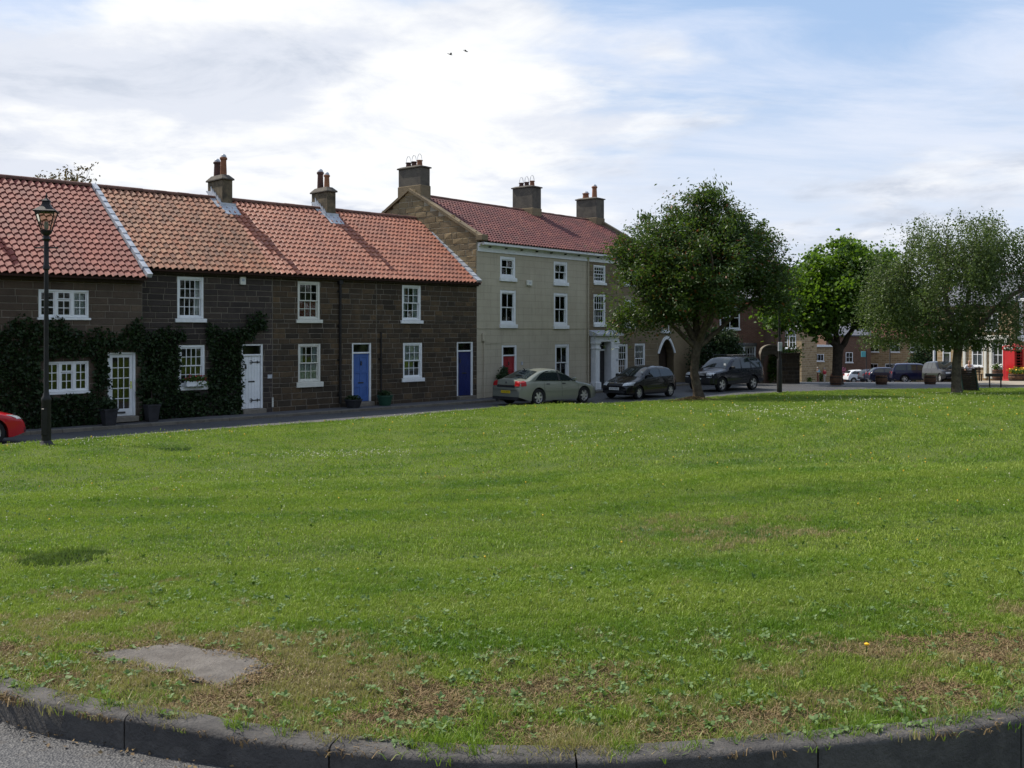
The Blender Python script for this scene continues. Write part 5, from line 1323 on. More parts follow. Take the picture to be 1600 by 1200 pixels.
tree('birch_tree', 'weeping birch with a slender trunk and feathery grey-green crown at the right', (BX, BY, BZ),
     [((-.6, .2, 5.0), (3.0, 2.6, 1.9)), ((.3, .2, 6.9), (2.6, 2.4, 1.35)), ((-2.7, 0, 4.2), (1.5, 1.6, 1.6)), ((-3.0, 0, 6.0), (1.0, 1.1, .9)), ((2.6, .3, 5.8), (1.5, 1.5, 1.7)), ((4.0, 0, 6.6), (1.0, 1.1, 1.4)), ((1.6, -.2, 3.7), (1.3, 1.3, 1.1)), ((-.5, .2, 3.6), (1.6, 1.4, .9))],
     [(.06, 0, -.25, .36), (.03, 0, .08, .25), (0, 0, .5, .205), (.02, 0, 1.4, .185), (.10, 0, 2.1, .19), (.12, 0, 2.6, .17)],
     [[(.1, 0, 2.3, .12), (.7, -.3, 2.9, .11), (1.7, -.4, 3.9, .10), (2.9, -.3, 4.8, .09), (4.2, -.2, 5.5, .06)], [(.1, 0, 2.5, .13), (-.3, .1, 3.7, .11), (-.5, .2, 5.2, .08), (-.3, .1, 7.0, .03)], [(.1, 0, 2.4, .11), (-.8, 0, 3.3, .09), (-1.6, .1, 4.4, .06), (-2.5, 0, 5.3, .03)], [(.12, 0, 2.5, .12), (.6, .3, 3.9, .09), (.9, .3, 5.6, .06), (1.0, .2, 7.3, .03)]],
     'leaf_birch', 'bark', 820, 84, .100, .36, 8, droop=.9, hang=1.35, aspect=.62, shell=.45, lift=1.9)
# trees further off
def far_tree(label, X, Y, z0, ells, leaf, seed, nclump=160, nleaf=38, lsize=.34, crad=.6, name='tree', group=None):
    return tree(name, label, (X, Y, z0), ells, [(0, 0, -.5, .4), (0, 0, 1.0, .3), (0, 0, 3.0, .25)], [[(0, 0, 2.8, .2), (.5, 0, 5.0, .12), (.6, 0, 7.0, .05)], [(0, 0, 2.8, .2), (-.6, .2, 5, .12), (-.8, .2, 6.5, .05)]], leaf, 'bark_d', nclump, nleaf, lsize, crad, seed, group=group)
GT = 'trees rising behind the houses'
rw_ = C0+Matrix.Rotation(TH1, 3, 'Z') @ Vector((-12.6, 12.5, 0))
far_tree('thin treetop showing over the ridge of the ivy cottage', rw_.x+.5, rw_.y, 0, [((-.9, 0, 9.0), (1.7, 1.4, .75)), ((.35, 0, 9.65), (.8, .8, .75))], 'leaf_brown', 21, 110, 9, .15, .20, group=GT)
far_tree('dark broad tree between the rowan and the maple, far behind', 40.5, 138, -4, [((0, 0, 11), (7, 6, 5)), ((-6, 2, 9), (5, 5, 4.5)), ((6, 0, 9.5), (6, 5, 5))], 'leaf_dark', 22, 300, 40, .7, 1.2, group=GT)
far_tree('tall dark tree far behind the maple and the birch', 62, 140, -4, [((0, 0, 9), (9, 6, 6)), ((9, 0, 8), (7, 6, 5))], 'leaf_dark', 23, 260, 40, .7, 1.2, group=GT)
far_tree('dark tree far behind the right-hand side of the birch', 82, 142, -4, [((0, 0, 9), (9, 6, 6))], 'leaf_dark', 24, 200, 40, .7, 1.2, group=GT)

# shrubs and climbers
def shrub(name, label, X, Y, Z, ells, leaf, seed, n=2500, lsize=.12, stems=5, category='shrub', rz=0, group=None, stem_h=.6):
    rng = np.random.default_rng(seed); root = thing(name, label, category, (X, Y, Z), rz, group)
    sb = MB()
    for k in range(stems):
        a = rng.random()*6.28; e = ells[k % len(ells)]
        sb.tube([(rng.normal()*.05, rng.normal()*.05, -.05), (e[0][0]*.5+.1*math.cos(a), e[0][1]*.5+.1*math.sin(a), e[0][2]*.5), (e[0][0]+e[1][0]*.4*math.cos(a), e[0][1]+e[1][1]*.4*math.sin(a), e[0][2]+e[1][2]*.4)], [.03, .02, .008], 6)
    sb.build('stem', M['bark_d'], root)
    P = ell_points(n, ells, rng, .35)
    P = P[(P[:, 2] > .02)]
    V, F = leaf_quads(P, lsize, rng, .2, .6); link('foliage', np_mesh('foliage', V, F, M[leaf]), root, kind='stuff')
    return root
def t2(u, v): 
    p = C0+Matrix.Rotation(TH2, 3, 'Z') @ Vector((u, v, 0)); return p.x, p.y
def t1(u, v):
    p = C0+Matrix.Rotation(TH1, 3, 'Z') @ Vector((u, v, 0)); return p.x, p.y
x, y = t2(18.1, -1.6)
shrub('evergreen_shrub', 'tall dark evergreen shrub hiding the wall behind the rowan trunk', x, y, 0, [((0, 0, 1.3), (1.5, 1.1, 1.3)), ((.9, .2, 1.5), (1.0, 1.0, 1.5)), ((.4, 0, 2.5), (1.1, .9, .8))], 'leaf_dark', 31, 9000, .14)
# ivy on the two nearest cottages
def ivy(label, root_frame, front, dens, n, seed, urange, zmax):
    rng = np.random.default_rng(seed); r = thing('climbing_plant', label, 'creeper', C0, TH1, 'creepers on the cottage walls')
    P = []
    while len(P) < n:
        u = rng.uniform(*urange, 4000); z = rng.uniform(.12, zmax, 4000)
        d = dens(u, z); keep = rng.random(4000) < np.clip(d, 0, 1)
        th = np.clip(d, 0, 1)
        v = front-.02-rng.random(4000)**1.3*.13*(.35+.65*th)-.03*(np.sin(u*3.1)*np.sin(z*2.7+u)+1)
        P += list(np.stack([u, v, z], -1)[keep])
    P = np.array(P[:n]); V, F = leaf_quads(P, .105, rng, .7, .75, .1)
    link('foliage', np_mesh('foliage', V, F, M['leaf_ivy']), r, kind='stuff')
    sb = MB()
    for k in range(9):
        u = rng.uniform(urange[0]+.3, urange[1]-.3); z = .1; pts = [(u, front-.04, z)]
        for q in range(8):
            u += rng.normal()*.13; z += .34
            if z > zmax-.3 or dens(np.array([u]), np.array([z]))[0] < .3: break
            pts.append((u, front-.05, z))
        if len(pts) > 2: sb.tube(pts, list(np.linspace(.03, .01, len(pts))), 5)
    sb.build('stem', M['bark_d'], r); return r
def rect_out(u, z, a, b, c, d, m=.12, wob=None):
    s = .10*np.sin(u*9+z*5)+.06*np.sin(z*13-u*3)
    dx = np.maximum(np.maximum(a-u, u-b), np.maximum(c-z, z-d))+s*.5
    return np.clip((dx+m)/.12, 0, 1)
def dA(u, z):
    top = 3.28+.22*np.sin(u*1.7+1)+.12*np.sin(u*5.3); d = np.clip((top-z)/.35, 0, 1)
    d = d*rect_out(u, z, -17.95, -16.55, 1.10, 2.12, .0)*rect_out(u, z, -15.95, -15.10, 0, 2.35, .0)
    return d*np.where((u > -16.4) & (u < -16.05) & (z < 1.2), .35, 1)*np.where((u > -15.05) & (z < 1.0), .5, 1)
def dB(u, z):
    top = np.where(u < -13.3, 3.15+.1*np.sin(u*4), np.where(u < -12.55, 2.62, 3.25+.15*np.sin(u*3+2)+np.where(u > -11.0, .35, 0))); d = np.clip((top-z)/.3, 0, 1)
    d = d*rect_out(u, z, -13.42, -12.5, .98, 2.6, .0)*rect_out(u, z, -11.05, -10.25, 0, 2.58, .0)
    lim = np.where(z > 2.65, np.where(z > 3.0, -10.15, -10.6), -11.05); d = d*np.clip((lim-u)/.25, 0, 1)
    return d
ivy('thick dark creeper round the casement windows and glazed door of the ivy cottage', A, FA, dA, 12500, 41, (-21.5, -14.9), 3.6)
ivy('dark creeper climbing between the sash window and the white plank door', B, 0, dB, 7000, 42, (-14.88, -10.1), 3.75)

# pots, boxes and bins at the doors
def pot_plant(label, u, v, z, r, h, mat, leaf, ells, seed, n=500, lsize=.09, frame=t1, name='potted_plant', flowers=None, square=False):
    x, y = frame(u, v); root = thing(name, label, 'potted plant', (x, y, z), TH1 if frame is t1 else TH2)
    pb = MB()
    if square: pb.lathe([(r*.95, 0), (r*1.3, h*.9), (r*1.4, h*.9), (r*1.4, h), (r*1.2, h), (r*1.2, h*.85)], 4, rot=math.pi/4)
    else: pb.lathe([(r*.72, 0), (r, h*.86), (r*1.08, h*.87), (r*1.08, h), (r*.92, h), (r*.92, h*.85)], 16)
    pb.build('pot', M[mat], root, smooth=not square, angle=35); MB().lathe([(r*.9, h*.8), (r*.9, h*.86)], 12).build('soil', M['soil'], root)
    rng = np.random.default_rng(seed); P = ell_points(n, ells, rng, .2); V, F = leaf_quads(P, lsize, rng, .2, .6)
    link('foliage', np_mesh('foliage', V, F, M[leaf]), root, kind='stuff')
    if ells[0][0][2] > h+.35: MB().tube([(0, 0, h*.8), (.01, .01, ells[0][0][2])], .018, 6).build('stem', M['bark_d'], root)
    if flowers:
        P = ell_points(40, [(ells[0][0], tuple(q*1.05 for q in ells[0][1]))], rng, .8); V, F = leaf_quads(P, .07, rng, 0, .9); link('flowers', np_mesh('flowers', V, F, M[flowers]), root, kind='stuff')
    return root
M['petal_red'] = pm('red_petals', (.45, .02, .03), (.5, .06, .10), 20, .6); M['petal_yel'] = pm('yellow_petals', (.75, .45, .02), (.8, .5, .05), 20, .6); M['petal_w'] = pm('white_petals', (.75, .75, .72), None, 20, .6); M['petal_pink'] = pm('pink_petals', (.55, .12, .22), (.6, .2, .3), 20, .6)
M['pot_grey'] = pm('dark_grey_pot', (.022, .022, .025), (.034, .034, .038), 6, .7, .3); M['pot_green'] = pm('dark_green_pot', (.012, .05, .03), (.016, .06, .036), 6, .5, .4)
pot_plant('clipped standard plant in a square dark pot right of the glazed door', -14.72, -.62, .105, .22, .55, 'pot_grey', 'leaf_dark', [((0, 0, 1.2), (.24, .24, .26)), ((0, 0, .65), (.25, .25, .12))], 51, 700, square=True)
pot_plant('square dark pot with low greenery left of the glazed door', -16.25, -1.0, .105, .22, .52, 'pot_grey', 'leaf_ivy', [((0, 0, .62), (.3, .3, .25))], 52, 500, square=True)
pot_plant('low dark tub left of the bright blue door', -6.82, -.55, .105, .33, .32, 'pot_grey', 'leaf_dark', [((0, 0, .36), (.3, .3, .12))], 53, 350)
pot_plant('dark green tub right of the bright blue door', -5.30, -.50, .105, .30, .40, 'pot_green', 'leaf_dark', [((0, 0, .46), (.26, .26, .14))], 54, 350)
pot_plant('bushy dark plant in a pot left of the red door', 1.30, -.40, .105, .22, .40, 'pot_grey', 'leaf_dark', [((0, 0, .80), (.36, .34, .42)), ((.05, 0, 1.15), (.2, .2, .25))], 55, 1300, frame=t2)
x, y = t1(-13.0, -.16); wb = thing('window_box', 'white window box of red and green plants on the lower sash sill', 'window box', (x, y, .99), TH1)
MB().bbox(-.36, .36, -.14, .06, .15, .33, .012).build('trough', M['white'], wb)
rng = np.random.default_rng(56); Pq = ell_points(420, [((0, -.05, .40), (.45, .17, .13)), ((.2, -.12, .25), (.28, .08, .16))], rng, .2); V, F = leaf_quads(Pq, .085, rng, .3, .6); link('foliage', np_mesh('foliage', V, F, M['leaf_mid']), wb, kind='stuff')
Pq = ell_points(46, [((0, -.05, .42), (.42, .18, .13))], rng, .8); V, F = leaf_quads(Pq, .07, rng, 0, .9); link('flowers', np_mesh('flowers', V, F, M['petal_red']), wb, kind='stuff')

# ------------------------------------------------------------------ buildings across the square
M['tan'] = stone_mat('tan_sandstone', [(.26, .19, .11), (.34, .26, .15), (.22, .16, .10), (.38, .30, .19)], (.42, .36, .26))
M['brownbrick'] = stone_mat('brown_brick', [(.12, .07, .05), (.16, .09, .065), (.10, .06, .045), (.14, .085, .06)], (.2, .17, .14), .3)
def brick_wall_mat(name, tones, mort, bw, bh):
    """courses too far away to pick apart: laid by the material"""
    m, g = new_mat(name); t = g.n('ShaderNodeTexCoord').outputs['Object']
    s = g.n('ShaderNodeSeparateXYZ', ins={0: t}); v = g.n('ShaderNodeCombineXYZ', ins={0: g.math('ADD', s.outputs[0], s.outputs[1]), 1: s.outputs[2], 2: 0.0}).outputs[0]
    br = g.n('ShaderNodeTexBrick', offset=.5, ins={'Vector': v, 'Color1': (*tones[0], 1), 'Color2': (*tones[1], 1), 'Mortar': (*mort, 1), 'Scale': 1.0, 'Mortar Size': bh*.07, 'Bias': 0.0, 'Brick Width': bw, 'Row Height': bh})
    col = g.mix(g.smooth(g.noise(t, 2.5, 6, .65), .45, .7, 0, .5), br.outputs[0], tones[2])
    b = g.n('ShaderNodeBsdfPrincipled', ins={'Base Color': col, 'Roughness': .92, 'Specular IOR Level': .15})
    bn = g.n('ShaderNodeBump', ins={'Strength': .5, 'Distance': .02, 'Height': g.math('SUBTRACT', g.noise(t, 20, 4), br.outputs[1])}); g.t.links.new(bn.outputs[0], b.inputs['Normal'])
    finish(g, b.outputs[0]); return m
M['w_tan'] = brick_wall_mat('tan_stone_courses', [(.24, .17, .095), (.36, .27, .155), (.20, .14, .09)], (.42, .36, .26), .55, .24)
M['w_brown'] = brick_wall_mat('brown_brick_courses', [(.12, .07, .05), (.155, .09, .065), (.095, .06, .045)], (.19, .16, .13), .23, .075)
M['w_red'] = brick_wall_mat('red_brick_courses', [(.20, .075, .05), (.25, .095, .06), (.15, .06, .045)], (.24, .19, .15), .23, .075)
M['w_brick'] = brick_wall_mat('brown_red_brick_courses', [(.13, .068, .048), (.17, .085, .058), (.10, .058, .044)], (.19, .16, .13), .23, .075)
M['w_dark'] = brick_wall_mat('dark_stone_courses', [(.075, .062, .05), (.11, .09, .07), (.06, .05, .042)], (.14, .12, .1), .5, .22)
def plain_window(root, u0, u1, z0, z1, cols=2, rows=2, front=0.0):
    mb = MB(); f = .07; v = front-.02
    mb.box(u0, u0+f, v, v+.10, z0, z1); mb.box(u1-f, u1, v, v+.10, z0, z1); mb.box(u0+f, u1-f, v+.002, v+.098, z1-f, z1); mb.box(u0+f, u1-f, v+.002, v+.098, z0, z0+f)
    for i in range(1, cols): x = u0+(u1-u0)*i/cols; mb.box(x-.02, x+.02, v+.02, v+.06, z0+f, z1-f)
    for r in range(1, rows): z = z0+(z1-z0)*r/rows; mb.box(u0+f, u1-f, v+.022, v+.058, z-.02, z+.02)
    w_ = mb.build('window', M['white'], root); add_pane(w_, u0+f, u1-f, z0+f, z1-f, v+.075)
    MB().box(u0-.08, u1+.08, front-.09, front-.021, z0-.10, z0-.003).build('sill', M['white'], w_)
    return w_
def far_house(label, X, Y, ang, width, depth, zb, eave, ridge, wallm, roofm='slate', wins=(), flat=False, chim=(), name='house', group='houses across the square'):
    """front wall along local x from (X,Y); roof ridge along the front; windows recessed in real openings"""
    root = thing(name, label, 'house', (X, Y, 0), ang, group)
    ops = [w_[:4] for w_ in wins]; mb = MB(); wall_cells(mb, 0, width, zb-.6, eave, ops, 0, .3)
    mb.box(0, width, depth-.3, depth, zb-.6, eave)
    for a, b in ((.003, .3), (width-.3, width-.003)):
        mb.prism([(.3, zb-.6), (depth-.3, zb-.6), (depth-.3, eave), (depth/2, ridge-.1 if not flat else eave), (.3, eave)], a, b, 'x')
    mb.build('wall', M[wallm], root)
    for w_ in wins: plain_window(root, *w_)
    if flat:
        MB().box(-.15, width+.15, -.18, depth+.1, eave+.003, eave+.16).build('roof', M['slate'], root); MB().box(-.17, width+.17, -.21, -.182, eave-.03, eave+.17).build('fascia', M['white'], root)
    else:
        s = (ridge-eave)/(depth/2)
        r = MB().prism([(-.25, eave-.25*s+.04), (depth/2, ridge+.04), (depth+.25, eave-.25*s+.04), (depth+.25, eave-.25*s-.06), (depth/2, ridge-.08), (-.25, eave-.25*s-.06)], -.12, width+.12, 'x').build('roof', M[roofm], root)
        n = int(math.hypot(depth/2, ridge-eave)/.28)
        cm = MB()
        for i in range(n):
            a = i/n; v = -.25+(depth/2+.25)*a; z = eave-.25*s+.045+(ridge-eave+.25*s)*a
            cm.prism([(v, z), (v+.26, z+.26*s), (v+.26, z+.26*s+.01), (v, z+.035)], -.13, width+.13, 'x')
        cm.build('slate_courses', M[roofm], r, kind='stuff')
        MB().tube([(-.13, depth/2, ridge+.06), (width+.13, depth/2, ridge+.06)], .08, 6).build('ridge', M['ridge'], r)
        for u in chim:
            ch = MB().bbox(u-.4, u+.4, depth/2-.35, depth/2+.35, ridge-.4, ridge+1.1, .02).build('chimney', M['w_red'], r)
            for d_ in (-.2, .2): MB().lathe([(.12, 0), (.10, .5), (.13, .52), (.13, .6)], 10, (u+d_, depth/2, ridge+1.102)).build('chimney_pot', M['clay'], ch) if False else None
            cq = MB()
            for d_ in (-.2, .2): cq.lathe([(.12, 0), (.10, .5), (.13, .52), (.13, .6)], 10, (u+d_, depth/2, ridge+1.102))
            cq.build('chimney_pot', M['clay'], root)
    return root
nrm_ang = lambda nx, ny: math.atan2(-ny*0+nx, -ny)     # local x axis for a front facing (nx,ny): d=(-ny, nx)
# brick house with the flat-roofed bay
aH = nrm_ang(-.45, -.89); dH = Vector((.89, -.45)); 
Hx, Hy = 14.7-dH.x*7, 58-dH.y*7
Hb = far_house('red brick house with a flat-roofed white bay window beyond the off-roader', Hx, Hy, aH, 7, 6, -.2, 5.0, 7.4, 'w_brick', 'slate', [(3.9, 6.3, .85, 2.0, 3, 1), (4.4, 5.6, 3.1, 4.4, 2, 2), (.8, 2.0, 3.1, 4.4, 2, 2)], group='houses across the square')
for c in list(Hb.children):
    pass
bm_ = MB(); b0, b1, pj, ch_ = 3.7, 6.5, .75, .45
plan = [(b0, -.01), (b0+ch_, -pj), (b1-ch_, -pj), (b1, -.01)]
bm_.prism(plan[::-1], -.3, .62, 'z'); bay = bm_.build('bay_base', M['w_brick'], Hb)
MB().prism([(b0-.1, -.01), (b0+ch_-.1, -pj-.1), (b1-ch_+.1, -pj-.1), (b1+.1, -.01)][::-1], 2.08, 2.26, 'z').build('bay_roof', M['slate'], Hb)
bw = MB()
def post(x, y, r=.05): bw.box(x-r, x+r, y-r, y+r, .622, 2.08)
for x, y in plan: post(x, y-.03 if y < -.1 else y-.06)
for f in (1/3, 2/3): post(plan[1][0]+(plan[2][0]-plan[1][0])*f, -pj)
for a, b in zip(plan, plan[1:]):
    n = 6
    for z in (.66, 1.62, 2.04): bw.tube([(a[0], a[1]-.02, z), (b[0], b[1]-.02, z)], .035 if z != 1.62 else .02, 4)
for f in (.25, .5, .75): x = plan[2][0]+(plan[3][0]-plan[2][0])*f; y = plan[2][1]+(plan[3][1]-plan[2][1])*f; bw.box(x-.015, x+.015, y-.035, y-.005, .66, 2.05)
bwin = bw.build('bay_window', M['white'], Hb)
gp = MB()
for a, b in zip(plan, plan[1:]): gp.add([(a[0], a[1]+.01, .66), (b[0], b[1]+.01, .66), (b[0], b[1]+.01, 2.05), (a[0], a[1]+.01, 2.05)], [(0, 1, 2, 3)])
gp.build('pane', M['glass'], bwin)
curtains(bwin, plan[1][0], plan[2][0], .68, 2.0, -.45, 'LR')

# garden wall with an arched gate
gw = thing('garden_wall', 'dark stone garden wall with an arched gateway beside the lamp column', 'wall', (0, 57.2, 0))
def gate_top(x): return 1.62+.48*math.sqrt(max(0, 1-((x-14.95)/.62)**2)) if abs(x-14.95) < .62 else 1.62
wm = MB(); xs = list(np.linspace(14.33, 15.57, 17))
for a, b in zip(xs, xs[1:]):
    za, zb_ = gate_top(a), gate_top(b)
    inn = lambda x: (1.15+.50*math.sqrt(max(0, 1-((x-14.95)/.44)**2))) if abs(x-14.95) < .44 else -.4
    lo = max(inn(a), inn(b)) if min(inn(a), inn(b)) < 0 else (inn(a)+inn(b))/2
    lo = inn((a+b)/2)
    wm.add([(a, 0, lo), (b, 0, lo), (b, 0, zb_), (a, 0, za), (a, .35, lo), (b, .35, lo), (b, .35, zb_), (a, .35, za)], [(0,1,2,3), (7,6,5,4), (3,2,6,7), (0,4,5,1), (0,3,7,4), (1,5,6,2)])
wm.box(15.58, 16.6, .02, .37, -.4, 1.60); wm.build('wall', M['w_dark'], gw)
lay_stones(gw, 15.59, 16.6, -.25, 1.58, [], .23, (.32, .6), .01, M['stoneD'])
cpm = MB()
for a, b in zip(xs, xs[1:]): cpm.add([(a, -.06, gate_top(a)+.003), (b, -.06, gate_top(b)+.003), (b, .41, gate_top(b)+.003), (a, .41, gate_top(a)+.003), (a, -.06, gate_top(a)+.09), (b, -.06, gate_top(b)+.09), (b, .41, gate_top(b)+.09), (a, .41, gate_top(a)+.09)], [(0,3,2,1), (4,5,6,7), (0,1,5,4), (2,3,7,6), (0,4,7,3), (1,2,6,5)])
cpm.build('coping', M['step'], gw)
MB().bbox(15.57, 16.63, -.03, .42, 1.603, 1.70, .02).build('coping', M['stoneD'], gw)
shrub('leafy_shrub', 'sunlit green shrub seen through the arched gateway', 15.2, 59.4, -.25, [((0, 0, .8), (.9, .8, .8)), ((-.3, 0, 1.6), (.7, .6, .7)), ((.9, .3, 1.5), (.8, .6, .9))], 'leaf_mid', 33, 2600, .16)
shrub('yellow_conifer', 'yellow-green upright conifer behind the arched gateway', 15.75, 61.0, -.3, [((0, 0, 2.2), (.55, .55, 2.2)), ((.1, 0, 3.6), (.4, .4, 1.3))], 'leaf_yel', 34, 2600, .15, 3, 'conifer')
shrub('leafy_shrub', 'pale flowering bush over the top of the plain garden wall', 16.6, 61.0, -.3, [((0, 0, 1.4), (1.2, .9, .9)), ((.7, 0, 1.9), (.7, .6, .5))], 'leaf_mid', 35, 1500, .16)

# far side of the square, down the hill
aL = nrm_ang(-.71, -.70)
z105 = tz(30, 105); z115 = tz(38, 115)
far_house('sunlit house with tall white mullioned windows over the garden wall', 26.9, 107.4, aL, 4.9, 3.2, z105, 3.3, 5.2, 'w_tan', 'slate', [(.6+.95*k, 1.4+.95*k, 1.1, 2.95, 2, 3) for k in range(4)]+[(1.0, 2.0, -1.6, -.2, 2, 2), (3.0, 4.0, -1.6, -.2, 2, 2)], chim=(.5,))
far_house('low outbuilding with a big grey slate roof beside the brick gable', 30.4, 121, nrm_ang(-.35, -.94), 5.0, 8, z115, -1.3, 2.2, 'w_brown', 'slate', [])
far_house('red brick house rising behind the flat-roofed stone annexe', 35.2, 124, nrm_ang(-.3, -.95), 6.5, 7, z115-.5, 3.3, 5.6, 'w_red', 'slate', [(1.2, 2.2, .8, 2.2, 2, 2), (3.5, 4.5, .8, 2.2, 2, 2)], chim=(1.0,))
far_house('low stone annexe with a flat roof and one small window, behind the walkers', 33.3, 113, nrm_ang(-.15, -.99), 3.2, 5, z115, 1.12, 1.12, 'w_tan', 'slate', [(1.15, 2.15, -.52, .28, 3, 1)], flat=True)
far_house('brown brick house with two white windows behind the maple trunk', 36.6, 115.6, nrm_ang(-.15, -.99), 5.0, 7, z115, 2.5, 4.6, 'w_brown', 'slate', [(.8, 1.6, -.75, .42, 2, 2), (2.2, 3.0, -.75, .42, 2, 2)], chim=(4.4,))
far_house('long tan stone house with white windows behind the navy estate car', 42.0, 119, nrm_ang(-.45, -.89), 8.5, 7, z115-.3, 2.2, 4.6, 'w_tan', 'tileE', [(.9, 1.9, .4, 1.55, 2, 2), (3.2, 4.2, .4, 1.55, 2, 2), (5.4, 6.4, .4, 1.55, 2, 2), (.8, 1.8, -2.4, -1.0, 2, 2), (2.6, 3.6, -2.4, -1.0, 2, 2), (5.6, 6.6, -2.4, -1.0, 2, 2)], chim=(.6, 7.9))
far_house('tall stone house seen between the birch and the ivy mass', 46, 108, nrm_ang(-.6, -.8), 7, 7, -3, 3.5, 6, 'w_tan', 'slate', [(1.0, 2.0, .4, 2.0, 2, 2), (4.0, 5.0, .4, 2.0, 2, 2)], chim=(.6,))
gardenw = thing('garden_wall', 'low red brick garden wall behind the red-topped walker', 'wall', (36.2, 112.5, 0), nrm_ang(-.1, -.99))
MB().bbox(0, 5.2, 0, .25, z115-.5, z115+1.15, .02).build('wall', M['w_red'], gardenw); MB().bbox(-.04, 5.24, -.05, .30, z115+1.153, z115+1.23, .02).build('coping', M['step'], gardenw)
shrub('ivy_mass', 'big ivy-covered mass behind the dark people carriers', 42.5, 101, tz(42, 101), [((0, 0, 2.6), (1.9, 1.5, 2.6)), ((1.6, 0, 2.2), (1.4, 1.2, 2.2)), ((-1.2, 0, 1.6), (1.2, 1.2, 1.6))], 'leaf_dark', 61, 6500, .26, category='ivy')
shrub('rose_bush', 'pink-flowered bush by the brown brick house', 37.4, 113.5, z115, [((0, 0, 1.2), (.9, .6, .9))], 'petal_pink', 62, 420, .2)
shrub('garden_bush', 'green bush behind the blue-topped walker', 34.2, 112.4, z115, [((0, 0, .8), (1.1, .5, .8))], 'leaf_mid', 63, 900, .2)
shrub('garden_bush', 'low green bush by the kerb left of the brick pier', 31.0, 105, z105, [((0, 0, .3), (.9, .5, .4))], 'leaf_mid', 64, 500, .18)
shrub('climbing_rose', 'pale climbing rose beside the flat-roofed annexe', 31.6, 112, z115, [((0, 0, 1.6), (.7, .5, 1.4))], 'leaf_mid', 65, 900, .18)

# shops at the right
P_l = Vector((33.0, 77.0)); d_ = Vector((.482, -.876)); aS = math.atan2(d_.y, d_.x); zs = -.55
shop = far_house('sunlit stone shop with cream pilasters behind the phone box', P_l.x, P_l.y, aS, 6.3, 7, zs, 5.0, 7.2, 'w_tan', 'slate', [(3.05, 3.95, .35, 2.05, 2, 2), (4.75, 5.6, .35, 2.05, 2, 2), (.5, 1.2, .3, 2.2, 1, 2), (1.5, 2.1, .3, 2.2, 1, 2), (1.2, 2.2, 3.0, 4.3, 2, 2), (4.2, 5.2, 3.0, 4.3, 2, 2)], name='shop', group='shops at the right')
sp = MB()
for x in (2.35, 4.10, 4.55, 5.75): sp.bbox(x, x+.22, -.14, -.005, zs, 2.1, .02); sp.bbox(x-.04, x+.26, -.18, -.005, 2.1, 2.25, .02)
sp.build('pilaster', M['cream'], shop)
MB().bbox(2.25, 6.1, -.10, -.004, 2.26, 2.62, .02).build('shop_fascia', M['cream'], shop)
MB().box(3.1, 3.9, .12, .14, .4, 1.15).build('window_screen', M['lamp_clear'], shop)
hp_ = P_l+d_*6.4
hotel = far_house('tall slate-roofed building with white trim at the right edge', hp_.x+.6, hp_.y+.3, aS, 7, 8, zs, 5.3, 8.2, 'w_tan', 'slate', [(.5, 1.5, 3.1, 4.6, 2, 2), (3, 4, 3.1, 4.6, 2, 2), (.6, 1.6, .5, 1.9, 2, 2)], name='shop', group='shops at the right', chim=(.7,))
ht = MB()
for x in (.1, 1.75, 2.6): ht.bbox(x, x+.2, -.2, -.01, 2.7, 5.1, .02)
ht.bbox(0, 3.2, -.26, -.01, 5.1, 5.3, .02); ht.bbox(0, 3.2, -.24, -.01, 2.2, 2.68, .02); ht.build('white_trim', M['white'], hotel)
ht = MB()
for a, b in (((-.3, 5.2), (1.5, 6.9)), ((1.5, 6.9), (3.3, 5.2))): ht.prism([(a[0], a[1]), (b[0], b[1]), (b[0], b[1]+.3), (a[0], a[1]+.3)], -.34, -.2, 'y')
ht.build('bargeboard', M['white'], hotel); MB().prism([(-.25, 5.3), (3.25, 5.3), (1.5, 6.95)], -.19, 3.5, 'y').build('gable', M['slate'], hotel)
cn = MB().box(.3, 2.9, -.262, -.242, 2.3, 2.58).build('sign_board', M['white'], hotel)

# forecourt in front of the shops
fc = MB(); pts = [(25.0, 53.0), (44, 53.2), (52, 62), (40, 80), (35.0, 79), (30.3, 66)]
def fan_sheet(name, pts, lift, mat):
    c = (sum(p[0] for p in pts)/len(pts), sum(p[1] for p in pts)/len(pts)); V = []; F = []; n = 24; ring = []
    for a, b in zip(pts, pts[1:]+pts[:1]):
        for q in range(8): f = q/8; ring.append((a[0]+(b[0]-a[0])*f, a[1]+(b[1]-a[1])*f))
    m = len(ring)
    for k in range(n+1):
        for x, y in ring:
            X_, Y_ = c[0]+(x-c[0])*k/n, c[1]+(y-c[1])*k/n; V.append((X_, Y_, tz(X_, Y_)+lift-(.2 if False else 0)))
    for k in range(n):
        for i in range(m): F.append((k*m+i, k*m+(i+1) % m, (k+1)*m+(i+1) % m, (k+1)*m+i))
    b = len(V)
    for x, y in ring: V.append((x, y, tz(x, y)-.1))
    for i in range(m): F.append((n*m+i, n*m+(i+1) % m, b+(i+1) % m, b+i))
    return MB().add(V, F).build(name, mat, None, kind='structure')
fan_sheet('pavement', pts[1:]+pts[:1], .10, M['paving'])

